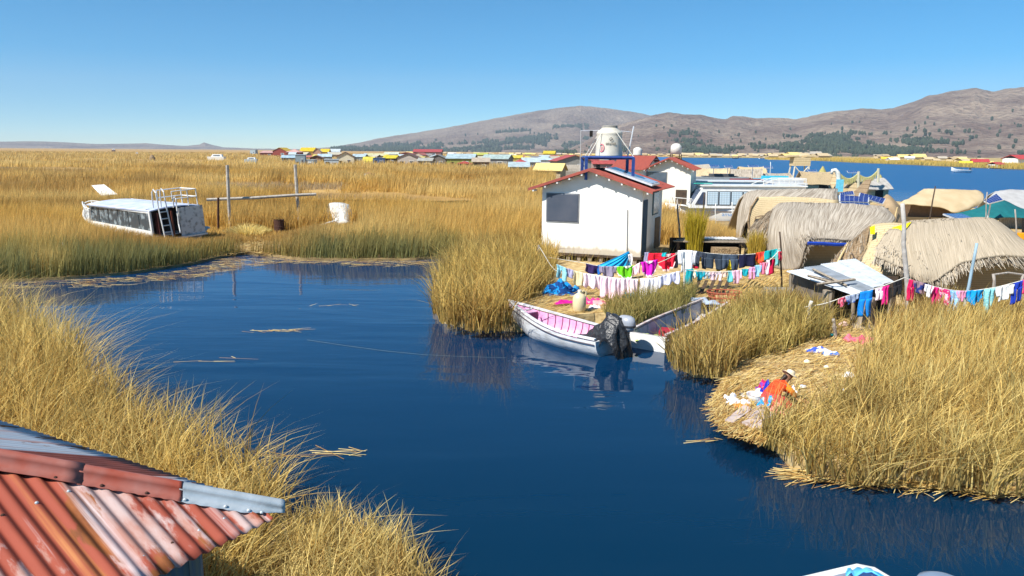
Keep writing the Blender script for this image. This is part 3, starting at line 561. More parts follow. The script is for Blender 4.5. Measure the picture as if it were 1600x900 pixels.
V = [
 (391, 400, 241, 234, 'box', (170, 190, 200), (190, 200, 205), 'lone pale blue box hut at the left end of the village'),
 (406, 427, 243, 236, 'shed', (150, 62, 48), (225, 170, 160), 'low brick red hut with a pale pink roof'),
 (427, 451, 244, 231, 'gable', (158, 62, 48), (235, 190, 40), 'brick red gabled house with one yellow roof slope'),
 (447, 469, 245, 233, 'pyr', (140, 70, 62), (222, 170, 158), 'reddish house under a pale pink hipped roof'),
 (469, 491, 244, 231, 'side', (190, 140, 60), (240, 200, 20), 'house with the largest bright yellow roof'),
 (489, 501, 245, 232, 'gable', (200, 150, 120), (224, 196, 150), 'narrow tan gabled house between two yellow roofs'),
 (501, 514, 244, 233, 'side', (190, 150, 60), (240, 204, 30), 'smaller bright yellow roof right of the tan gable'),
 (512, 530, 243, 233, 'side', (180, 180, 180), (205, 216, 220), 'pale roofed house behind the cream gabled one'),
 (439, 462, 251, 243, 'side', (140, 150, 150), LB, 'low light blue roof at the left front of the village'),
 (461, 476, 257, 242, 'box', (135, 158, 172), LB, 'tall blue grey sheet metal cabin in the reeds'),
 (470, 491, 259, 250, 'box', (175, 198, 212), (200, 215, 222), 'low pale sheet metal box beside the blue grey cabin'),
 (483, 503, 252, 243, 'gable', (120, 80, 62), (150, 108, 88), 'small brown roofed shack behind the sheet metal box'),
 (496, 516, 250, 241, 'side', (150, 170, 180), (190, 214, 226), 'pale blue roof in the middle of the front row'),
 (505, 527, 257, 249, 'box', (186, 206, 220), (210, 222, 228), 'white blue box hut in the front row'),
 (524, 551, 255, 238, 'gable', (232, 222, 186), (120, 86, 78), 'cream gabled house under a dark brown roof'),
 (551, 571, 251, 241, 'side', (120, 130, 130), (178, 200, 208), 'grey blue roof right of the cream gabled house'),
 (568, 584, 253, 245, 'barrel', (225, 205, 70), (236, 216, 60), 'small round yellow tent hut in the reeds'),
 (582, 600, 254, 247, 'box', (56, 98, 160), (90, 130, 185), 'low deep blue box hut beside the yellow tent'),
 (573, 600, 248, 240, 'side', (206, 190, 120), (224, 218, 160), 'pale yellow roof behind the blue box hut'),
 (600, 621, 253, 243, 'side', (70, 60, 50), (226, 206, 40), 'dark shed with a yellow roof slope'),
 (600, 622, 245, 238, 'side', (200, 200, 190), (214, 222, 200), 'whitish green roof behind the dark yellow roofed shed'),
 (621, 654, 256, 240, 'gable', (190, 178, 164), (132, 96, 84), 'wide grey beige house with a brown gable'),
 (624, 646, 244, 238, 'gable', (160, 80, 70), (200, 96, 84), 'small red roof peeking over the brown gable'),
 (645, 689, 243, 233.5, 'side', (170, 120, 110), (204, 78, 76), 'long salmon red roof at the back of the village'),
 (654, 676, 257, 247, 'side', (160, 160, 154), (180, 178, 168), 'low grey sheet roof with a crooked edge'),
 (672, 698, 256, 242, 'gable', (120, 112, 104), (150, 150, 144), 'dark grey gabled shed with sagging sides'),
 (699, 742, 257, 241, 'side', (150, 160, 60), (176, 200, 208), 'olive walled house with a wide light blue roof'),
 (714, 736, 261, 252, 'pyr', (150, 60, 50), (196, 70, 62), 'tiny hut with a red awning before the olive house'),
 (738, 764, 262, 247, 'shed', (130, 104, 84), (206, 186, 160), 'tan roofed house right of the olive walled one'),
 (757, 798, 257, 242, 'side', (150, 150, 148), (176, 198, 194), 'grey house with pale green roof and dark gable'),
 (740, 762, 246, 239, 'side', (190, 190, 70), (206, 208, 90), 'yellow green roof at the back of the village'),
 (796, 816, 252, 243, 'side', (210, 190, 60), (228, 206, 60), 'yellow roof right of the pale green roofed house'),
 (796, 826, 271, 254, 'shed', (60, 120, 100), (190, 210, 214), 'little green walled shack with a pale sheet roof'),
 (803, 824, 263, 249, 'pyr', (180, 190, 196), (208, 80, 78), 'small hut with a red pyramid roof behind the green shack'),
 (816, 842, 262, 247, 'side', (150, 170, 184), (196, 216, 228), 'pale blue roof right of the red pyramid roof'),
 (832, 868, 259, 244, 'pyr', (190, 200, 206), (190, 214, 232), 'sky blue hipped roof left of the grey gabled house'),
 (850, 868, 246, 236, 'side', (200, 180, 70), (232, 204, 40), 'bright yellow roof far back behind the blue hipped roof'),
 (865, 921, 264, 243, 'gable', (160, 156, 146), (196, 84, 76), 'grey gabled house under a red roof left of the water tank'),
 (925, 960, 263, 251, 'side', (190, 150, 140), (204, 84, 78), 'low red roof seen between the legs of the tank stand'),
 (893, 927, 262, 250, 'gable', (222, 216, 204), (228, 226, 220), 'small white walled house below the red roofed gable'),
 (1014, 1056, 262, 246, 'side', (150, 150, 150), (64, 120, 180), 'blue roofed house behind the two cream tank houses'),
]
def dull(c, k=.80):
    m_ = sum(c) / 3; return tuple(int((m_ + (x - m_) * k) * .93) for x in c)
for v in V: house(v[0], v[1], v[2], v[3], v[4], pc(dull(v[5]), .8), pc(dull(v[6], .86), .6, .7, 1.2), v[7], rot=random.uniform(-.25, .2), z0=1.5 if v[2] < 258 else 1.2)
E = paint
for (a, b, c_, d_, w_, r_, lb) in [(797, 806, 246, 241, (200, 190, 150), (230, 220, 190), 'tiny cream hut far behind the village'), (820, 830, 244, 239, (180, 170, 150), (220, 200, 110), 'tiny straw yellow hut far behind the village'), (700, 712, 243, 238.5, (210, 210, 205), (225, 225, 220), 'tiny white hut far behind the olive house'), (935, 948, 246, 240, (210, 200, 150), (226, 200, 80), 'tiny yellow hut far behind the tank stand')]:
    house(a, b, c_, d_, 'side', pc(w_), pc(r_), lb, z0=1.5, win=False)
# straw huts at the near side of the village
house(840, 882, 281, 256, 'side', nmat('tan_wall', lin((186, 170, 140)), lin((160, 140, 110))), paint((226, 200, 130)), 'hut with a cream canvas roof beside the tall reeds', 'hut', 0.9, rot=-.3, name='canvas_hut')
house(874, 908, 276, 258, 'barrel', MATT, THATCH, 'grey thatched tent hut left of the white house roof', 'hut', 0.9, rot=.3, name='reed_hut')

frng = random.Random(9)
for i in range(46):
    cc, nm_ = [((186, 204, 214), 'pale blue'), ((206, 196, 170), 'cream'), ((196, 104, 92), 'faded red'), ((214, 196, 90), 'dull yellow'), ((150, 146, 140), 'grey')][i % 5]
    x = 446 + (i + frng.random()) * 11.2; yb = 244.5 + frng.random() * 4 + (x - 440) * .010; wd = frng.uniform(9, 19)
    house(x, x + wd, yb, yb - frng.uniform(5, 8.5), frng.choice(['side', 'gable', 'side', 'shed']), pc(frng.choice([(170, 160, 146), (196, 186, 160), (120, 104, 90), (150, 156, 158)])), pc(dull(cc)), 'small ' + nm_ + ' roofed house crowded among the back rows of the village', z0=1.3, rot=frng.uniform(-.5, .5), group=nm_ + ' roofs in the back rows of the village', win=False)
# wrecked hulls, shed-like boats far out in the marsh
def far_thing(x0, x1, yb, yt, colr, label, cat, name, z0=1.9):
    c = P((x0 + x1) / 2, yb, z0); k = c.y / F; W = (x1 - x0) * k; H = (yb - yt) * k; t = thing(name, (c.x, c.y, z0 - .5), label, cat)
    MB().hexa([(-W / 2, -W * .15, 0), (W / 2, -W * .15, 0), (W / 2, W * .15, 0), (-W / 2, W * .15, 0), (-W / 2 - .1, -W * .18, .5 + H * .45), (W / 2, -W * .18, .5 + H * .45), (W / 2, W * .18, .5 + H * .45), (-W / 2 - .1, W * .18, .5 + H * .45)]).build('hull', pc(colr), t)
    MB().hexa([(-W * .3, -W * .12, .5 + H * .45), (W * .38, -W * .12, .5 + H * .45), (W * .38, W * .12, .5 + H * .45), (-W * .3, W * .12, .5 + H * .45), (-W * .2, -W * .11, .5 + H), (W * .35, -W * .11, .5 + H), (W * .35, W * .11, .5 + H), (-W * .2, W * .11, .5 + H)]).build('cabin', BOATW, t)
    MB().box((W * .05, -W * .12 - .02, .5 + H * .7), (W * .4, .05, H * .2)).build('window', GLASS, t)
far_thing(326, 351, 248, 241, (230, 230, 226), 'white motor boat laid up far out in the marsh', 'boat', 'marsh_boat')
far_thing(383, 402, 251, 246, (170, 180, 184), 'grey boat lying before the first village huts', 'boat', 'marsh_boat')
far_thing(175, 180, 236, 232.5, (90, 60, 48), 'dark hut speck out on the far marsh', 'hut', 'marsh_hut')
far_thing(212, 216, 240, 238, (220, 214, 205), 'white speck of a boat on the far marsh', 'boat', 'marsh_boat')
c = P(238, 249, 1.6); t = thing('straw_stack', c, 'small dark straw stack standing out of the far marsh', 'straw stack')
MB().lathe([(1.0, -.8), (.8, .6), (.35, 1.3), (.05, 1.6)], 10).build('stack', MATB, t)

# ------------------------------------------------------------------ far shore hamlet
hut_mats = [MATC, MATT, CANVAS, THATCH2, paint((236, 210, 130))]
base_h = None
hrng = random.Random(4)
def far_hut(px, yb, wpx, roof, label, group, cat='hut', name='straw_hut', hk=.5):
    c = P(px, yb, .35); k = c.y / F; W = wpx * k; H = W * hk; t = thing(name, (c.x, c.y, .35), label, cat, group, rz=hrng.uniform(-.5, .5))
    MB().box((0, 0, H * .3), (W, W * .8, H * .6)).build('wall', hut_mats[hrng.randrange(3)] if group else WHITE, t)
    r = MB()
    for s in (-1, 1): r.slab([(-W * .55, 0, H), (W * .55, 0, H), (W * .55, s * W * .5, H * .5), (-W * .55, s * W * .5, H * .5)], .1)
    r.build('roof', roof, t)
for i in range(84):
    px = 1062 + 310 * (i / 84) + hrng.uniform(-4, 4) if i < 62 else hrng.uniform(1370, 1560)
    yy = float(np.interp(px, [1050, 1190, 1200, 1275, 1330, 1420, 1500, 1560], [246, 246.4, 248.5, 250, 252.6, 256, 259.5, 262]))
    if i >= 62: yy -= hrng.uniform(4, 8)
    else: yy -= hrng.uniform(.4, 5) if px > 1195 else hrng.uniform(.2, 1.8)
    far_hut(px, yy, hrng.uniform(9, 17) * (.7 if px < 1195 else 1), hut_mats[hrng.randrange(5)], 'small straw hut in the reed hamlet across the lake', 'straw huts across the lake')
for i in range(46):
    px = 640 + 430 * (i / 46) + hrng.uniform(-4, 4); yy = float(np.interp(px, [600, 1100], [241.2, 244.6])); 
    c = P(px, yy + .6, .35); far_hut(px, yy, hrng.uniform(5, 9), hut_mats[hrng.randrange(5)], 'tiny pale hut in the shoreline hamlet below the mountain', 'huts below the mountain')
for px, yb, w, rc, lb in [(1385, 252, 16, (240, 190, 60), 'orange yellow roofed hut across the lake'), (1394, 253, 15, (235, 235, 235), 'white tent roofed hut across the lake'), (1421, 250, 13, (230, 232, 236), 'second white roofed hut farther along the far reeds'), (1508, 259, 17, (232, 206, 60), 'bright yellow straw hut left of the red roofed row'), (1530, 258, 22, (178, 62, 66), 'white house with a dark red roof across the lake'), (1556, 262, 20, (184, 66, 66), 'white waterside house with red roof nearest the far shore'), (1588, 255, 30, (190, 66, 62), 'longest red roofed white building across the lake'), (1497, 252, 12, (150, 160, 158), 'grey roofed hut behind the bright yellow one')]:
    far_hut(px, yb, w, paint(rc), lb, None, 'house', 'lakeside_house', .42)
bb = None
def far_reeds():
    n = 16000; px = rng.uniform(1195, 1660, n); base = np.interp(px, [1195, 1275, 1330, 1420, 1500, 1560, 1640, 1900], [248.9, 250.6, 253.6, 257, 260.6, 263, 265.6, 274]); yy = base - np.abs(rng.normal(0, 2.6, n)); yy = np.maximum(yy, base - 8)
    pts = np.array([P(a, b, .3)[:] for a, b in zip(px, yy)]); k = rng.random(n); tip = mixc(np.tile(GOLD, (n, 1)), np.tile(OLV, (n, 1)), k * .6)
    o = blades('far_reeds', pts[:, 0], pts[:, 1], pts[:, 2], rng.uniform(.9, 1.9, n), pts[:, 1] * .0011, np.full(n, .1), rng.uniform(0, 6, n), tip, tip, 2); o['label'] = 'low reed bank along the shore across the lake'
far_reeds()

# ------------------------------------------------------------------ boats on the lake
def speedboat(px, yb, Lm, label, rz=0.0, c=BOATW):
    q = P(px, yb, 0); t = thing('motor_boat', q, label, 'boat', None, rz=rz)
    g = []
    for i in range(9):
        u = i / 8; b = Lm * .13 * (1 - u ** 3) + .02; zt = .75 + .35 * u ** 2
        g.append([(-Lm / 2 + Lm * u, b * math.sin(a) , (0 if u < .8 else (u - .8) * 2) + zt * (1 - math.cos(a) ** 2 * 1.0) ** 1) for a in [(-1 + 2 * j / 8) * math.pi / 2 for j in range(9)]])
    MB().sheet(g, .08).build('hull', c, t, smooth=True)
    MB().hexa([(-Lm * .1, -.5, .5), (Lm * .2, -.5, .5), (Lm * .2, .5, .5), (-Lm * .1, .5, .5), (-Lm * .05, -.45, 1.1), (Lm * .12, -.45, 1.1), (Lm * .12, .45, 1.1), (-Lm * .05, .45, 1.1)]).build('windshield', GLASS, t)
    MB().box((-Lm * .47, 0, .9), (.45, .4, .7)).build('outboard', pc((60, 64, 70)), t)
speedboat(1501, 269.5, 5.6, 'white open motor boat crossing the lake', math.pi)
speedboat(1556, 263.5, 5.5, 'white boat moored below the red roofed houses')
speedboat(1323, 253.2, 7, 'white boat moored off the straw hamlet')
speedboat(1198, 248.2, 14, 'white boat at the left tip of the far hamlet')
speedboat(1149, 247.8, 6, 'dark boat speck out on the blue lake', 0, DARKWOOD)

# ------------------------------------------------------------------ the white tank house
def beamed_house(name, label, A, B, Hw, Hp, depth, wallm, right=True, ov=.5, over=.42, lefto=.5):
    """gabled cabin: A, B front bottom corners (world), front facing the camera side"""
    A, B = Vector(A), Vector(B); d = (B - A); W = d.length; rz = math.atan2(d.y, d.x)
    t = thing(name, ((A + B) / 2).xy.to_3d() + Vector((0, 0, A.z)), label, 'house', rz=rz); w = W / 2
    wb = MB().box((0, depth / 2, Hw / 2), (W, depth, Hw)); wb.prism([(-w, 0, 0), (w, 0, 0), (0, 0, Hp - Hw)], (0, 0, Hw), (0, depth, Hw)); wb.build('wall', wallm, t)
    sl = (Hp - Hw) / w; r = MB()
    for s in (-1, 1):                      # corrugated sheets
        n = 34; g = []
        for i in range(n * 2 + 1):
            y = -over + (depth + 2 * over) * i / (n * 2); zz = .018 * (1 if i % 2 else -1)
            g.append([(0 if j == 0 else s * (w + ov) * j / 3, y, Hp + .09 - sl * (w + ov) * j / 3 + zz) for j in range(4)])
        r.sheet(g if s > 0 else [list(reversed(q)) for q in g], .02)
    ro = r.build('roof', ROOFRED, t)
    for s in (-1, 1): MB().slab([(0, -over - .01, Hp + .12), (s * (w + ov), -over - .01, Hp + .12 - sl * (w + ov)), (s * (w + ov), -over - .01, Hp - .0 - sl * (w + ov)), (0, -over - .01, Hp - .0)], .03).build('fascia', ROOFRED, t)
    for s in (-1, 1):
        for k in range(5):
            x = s * (w + ov) * (.12 + .2 * k); MB().box((x, -over * .5 + .0, Hp - sl * abs(x) - .05), (.07, over, .08)).build('rafter', WHITE, t)
    return t, W, sl
HA = P(846, 393, .62); ang = R_(-22)
Wd = 4.45; HB = HA + Vector((math.cos(ang), math.sin(ang), 0)) * Wd
CREAMW = nmat('cream_plaster', (.80, .77, .68), (.74, .70, .60), 2, .8, .1)
PLAST = nmat('white_plaster', (.84, .83, .79), (.76, .74, .69), 1.3, .75, .08)
def stain(m):            # splash dirt climbing the foot of the wall and streaks under the roof edge
    nt = m.node_tree; N = nt.nodes; L = nt.links; b = N['Principled BSDF']; src = b.inputs['Base Color'].links[0].from_socket
    tc = N.new('ShaderNodeTexCoord'); sp = N.new('ShaderNodeSeparateXYZ'); L.new(tc.outputs['Object'], sp.inputs[0])
    mp = N.new('ShaderNodeMapping'); mp.inputs['Scale'].default_value = (5, 5, .5); L.new(tc.outputs['Object'], mp.inputs[0]); n = N.new('ShaderNodeTexNoise'); n.inputs['Scale'].default_value = 1; n.inputs['Detail'].default_value = 6; L.new(mp.outputs[0], n.inputs['Vector'])
    ma = N.new('ShaderNodeMath'); ma.operation = 'MULTIPLY_ADD'; ma.inputs[1].default_value = -.42; L.new(n.outputs[0], ma.inputs[0]); L.new(sp.outputs[2], ma.inputs[2])
    r = N.new('ShaderNodeValToRGB'); r.color_ramp.elements[0].position = 0; r.color_ramp.elements[1].position = .16; r.color_ramp.elements[0].color = (.50, .43, .33, 1); r.color_ramp.elements[1].color = (1, 1, 1, 1)
    L.new(ma.outputs[0], r.inputs[0]); mx = N.new('ShaderNodeMixRGB'); mx.blend_type = 'MULTIPLY'; mx.inputs[0].default_value = .8; L.new(src, mx.inputs[1]); L.new(r.outputs[0], mx.inputs[2]); L.new(mx.outputs[0], b.inputs['Base Color'])
stain(PLAST)
th_, W, sl = beamed_house('tank_house', 'white gabled cabin with red sheet roof, dark square window and blue tank stand', HA, HB, 2.86, 3.58, 4.3, PLAST)
w = W / 2
wf = MB().box((-w + .95, -.012, 1.98), (1.5, .05, 1.26)).build('window', nmat('grey_frame', (.22, .23, .25), (.16, .17, .19)), th_)
MB().box((-w + .95, -.045, 1.98), (1.4, .03, 1.15)).build('pane', nmat('dark_glass', (.055, .07, .10), (.09, .10, .13), .8, .25), wf)
MB().box((w + .012, .55, 1.22), (.05, .78, 2.35)).build('door', nmat('blue_door', (.02, .07, .13), (.015, .05, .10)), th_)
wf = MB().box((w + .012, 2.7, 2.15), (.05, 1.3, 1.05)).build('window', nmat('teal_frame', (.06, .14, .18), (.05, .11, .15)), th_)
MB().box((w + .045, 2.7, 2.15), (.03, 1.15, .92)).build('pane', nmat('pale_glass', (.35, .42, .46), (.25, .3, .35), 4, .15), wf)
MB().box((w + .02, 3.3, .75), (.05, 1.0, 1.4)).build('panel', nmat('brown_board', (.27, .17, .09), (.2, .12, .07)), th_)
MB().tube([(w - .62, -.03, 2.0), (w - .60, -.05, 1.1), (w - .57, -.05, -.1)], .018, 5).build('cable', pc((150, 150, 150)), th_)
for x in np.linspace(-w + .25, w - .25, 9): MB().box((x, .1, -.25), (.16, .16, .5)).build('pile', WOOD, th_)
MB().box((0, .06, -.04), (W + .1, .22, .1)).build('floor_beam', DARKWOOD, th_)
# solar water heater on the right roof slope
hx = .95
ht = MB(); nrm = Vector((sl, 0, 1)).normalized()
def rp(x, y, h=0.0): return Vector((x, y, 3.58 + .12 - sl * x)) + nrm * h
ht.slab([rp(.45, .3, .14), rp(2.5, .3, .14), rp(2.5, 1.9, .14), rp(.45, 1.9, .14)], .08)
so = ht.build('solar_collector', ALU, th_)
gl = MB()
for k in range(2): gl.slab([rp(.52, .38 + k * .78, .20), rp(2.43, .38 + k * .78, .20), rp(2.43, 1.04 + k * .78, .20), rp(.52, 1.04 + k * .78, .20)], .02)
gl.build('glass_cover', nmat('collector_glass', (.42, .46, .50), (.30, .33, .38), 2, .1), so)
# stand and tank
st = thing('tank_stand', th_.matrix_basis @ Vector((.42, .9, 3.48)), 'blue steel frame carrying the water tank above the white cabin', 'tank stand', rz=0.02)
BLUE = nmat('blue_steel', (.03, .075, .28), (.02, .05, .20), 5, .4)
S = 1.0; zt = .66
fm = MB()
for a, b in [((-S, -.75), (S, -.75)), ((S, -.75), (S, .75)), ((S, .75), (-S, .75)), ((-S, .75), (-S, -.75))]: fm.tube([(a[0], a[1], zt), (b[0], b[1], zt)], .07, 4)
fm.box((0, 0, zt + .03), (2 * S, 1.5, .05)); fm.build('top_frame', BLUE, st)
for x in (-S, S):
    for y in (-.75, .75): MB().box((x, y, zt / 2 - .12), (.12, .12, zt + .3)).build('leg', BLUE, st)
tk = thing('water_tank', st.matrix_basis @ Vector((.06, 0, zt + .06)), 'large cream plastic water tank roped onto the blue stand', 'water tank'); tk.scale = (.80, .80, .84)
TANKM = nmat('tank_plastic', (.66, .62, .53), (.56, .52, .44), 2.5, .5)
k = 1.0
prof = [(.72, 0), (.735, .04)]
for i in range(9): prof += [(.735 - .006 * i, .08 + .115 * i), (.722 - .006 * i, .14 + .115 * i)]
prof += [(.70, 1.12), (.70, 1.18), (.64, 1.26), (.44, 1.40), (.42, 1.44)]
MB().lathe(prof, 32).build('shell', TANKM, tk, smooth=True)
MB().lathe([(.42, 1.44), (.43, 1.46), (.42, 1.54), (.30, 1.57)], 24).build('lid', nmat('tank_lid', (.30, .28, .25), (.22, .21, .19)), tk)
def text3d(s, size, mat, parent, M, ext=.004, name='lettering', bend=None):
    cu = bpy.data.curves.new(name, 'FONT'); cu.body = s; cu.size = size; cu.extrude = ext; cu.align_x = 'CENTER'
    tmp = bpy.data.objects.new(name, cu); col.objects.link(tmp); dg = bpy.context.evaluated_depsgraph_get()
    me = bpy.data.meshes.new_from_object(tmp.evaluated_get(dg)); bpy.data.objects.remove(tmp)
    for v in me.vertices:
        if bend:
            a = v.co.x / bend; zz = v.co.z; v.co = Vector((math.sin(a) * (bend + zz), -math.cos(a) * (bend + zz), v.co.y))
        else: v.co = Vector((v.co.x, -v.co.z, v.co.y))
        v.co = M @ v.co
    me.materials.clear(); me.materials.append(mat); o = bpy.data.objects.new(name, me); col.objects.link(o); o.parent = parent; return o
GREYINK = pc((120, 112, 100))
text3d('eternit', .21, GREYINK, tk, Matrix.Rotation(.0, 4, 'Z') @ Matrix.Translation((0, 0, .58)), bend=.735)
dm = MB()
for a, b in [((0, .95), (.09, .86)), ((.09, .86), (0, .77)), ((0, .77), (-.09, .86)), ((-.09, .86), (0, .95))]:
    dm.tube([(math.sin(a[0] / .73) * .735, -math.cos(a[0] / .73) * .735, a[1]), (math.sin(b[0] / .73) * .735, -math.cos(b[0] / .73) * .735, b[1])], .012, 4)
dm.build('emblem', GREYINK, tk)
dm = MB(); pts = [(.13 * math.cos(a) - .50, .42 + .19 * math.sin(a)) for a in np.linspace(-2.2, 2.2, 12)]
dm.tube([(math.sin(p[0] / .73) * .735, -math.cos(p[0] / .73) * .735, p[1]) for p in pts], .03, 5)
dm.tube([(math.sin(-.5 / .73) * .735, -math.cos(-.5 / .73) * .735, .3), (math.sin(-.5 / .73) * .735, -math.cos(-.5 / .73) * .735, .5)], .03, 5); dm.build('pink_mark', pc((226, 130, 140)), tk)
for a, b in [((-S, -.75), (-.45, -.5)), ((S, -.75), (.28, -.62)), ((S, .75), (.5, .5)), ((-S, .75), (-.5, .5))]:
    MB().tube([(a[0] * 1.2, a[1] * 1.2, -.02), (b[0] * .98, b[1] * .98, 1.22)], .022, 5).build('stay_rope', pc((230, 226, 214)), tk)
pp = thing('vent_pipe', st.matrix_basis @ Vector((S + .05, .3, zt)), 'thin grey pipe standing right of the water tank', 'pipe')
MB().tube([(-.12, 0, 0), (.1, 0, 1.35)], .03, 6).build('tube', ALU, pp)
MB().tube([(.04, 0, 1.1), (-.8, 0, 1.18), (-2.2, -.1, 1.14)], .016, 5).build('cross_rod', ALU, pp)
MB().box((-1.75, -.1, 1.02), (.13, .1, .26)).build('lamp_box', DARK, pp)
MB().tube([(-2.2, -.1, 1.16), (-2.2, -.1, -1.0)], .014, 5).build('drop_rod', pc((200, 200, 196)), pp)

# two further cream cabins with their own tanks
for (x0, x1, yb, ye, yp, Yd, lb, lt, dark) in [(964, 1026, 312, 262, 245, 62, 'cream cabin with red roof directly behind the white tank house', 'small ribbed white tank on the nearer red roof', 0), (1010, 1090, 318, 263, 248, 56, 'cream cabin with large window right of the white tank house', 'white domed tank above the right cream cabin', 1)]:
    A_ = D(x0, yb, Yd); A_.z = .3; k = Yd / F; W2 = (x1 - x0) * k
    a2 = R_(50 if dark == 0 else -20); W2 = 2.6 if dark == 0 else W2 * .82
    if dark == 0: A_ = D(1003, yb, Yd - 1); A_.z = .3
    B_ = A_ + Vector((math.cos(a2), math.sin(a2), 0)) * W2
    zw = D(x0, ye, Yd).z - .3; zp = D(x0, yp, Yd).z - .3
    t, W_, s2 = beamed_house('cream_cabin', lb, A_, B_, zw, zp, 2.6 if dark == 0 else 3.4, CREAMW, ov=.35)
    wf = MB().box(((-.28 if dark else .0) * W_, -.02, zw - .75), (1.5, .05, 1.0)).build('window', nmat('grey_frame2', (.2, .2, .2), (.15, .15, .16)), t)
    MB().box(((-.28 if dark else .0) * W_, -.05, zw - .75), (1.38, .03, .88)).build('pane', GLASS, wf)
    MB().box((W_ * .3, -.02, 1.0), (.8, .05, 2.0)).build('door', DARKWOOD, t)
    xt = {0: 996, 1: 1056}[dark]; kk = Yd + 2.0; q = D(xt, 243 if dark == 0 else 241, kk)
    tt = thing('water_tank', (q.x, q.y, t.location.z + zp - .1), lt, 'water tank'); h0 = q.z - (t.location.z + zp - .1)
    for sx in (-.35, .35):
        for sy in (-.35, .35): MB().box((sx, sy, h0 / 2), (.06, .06, h0)).build('leg', DARKWOOD, tt)
    MB().lathe([(.42, h0), (.42, h0 + .5), (.40, h0 + .62), (.25, h0 + .78), (.08, h0 + .82)] if dark else [(.38, h0), (.40, h0 + .1), (.37, h0 + .2), (.40, h0 + .3), (.37, h0 + .45), (.36, h0 + .55), (.2, h0 + .66), (.05, h0 + .7)], 20).build('shell', pc((226, 222, 212), .5), tt, smooth=True)

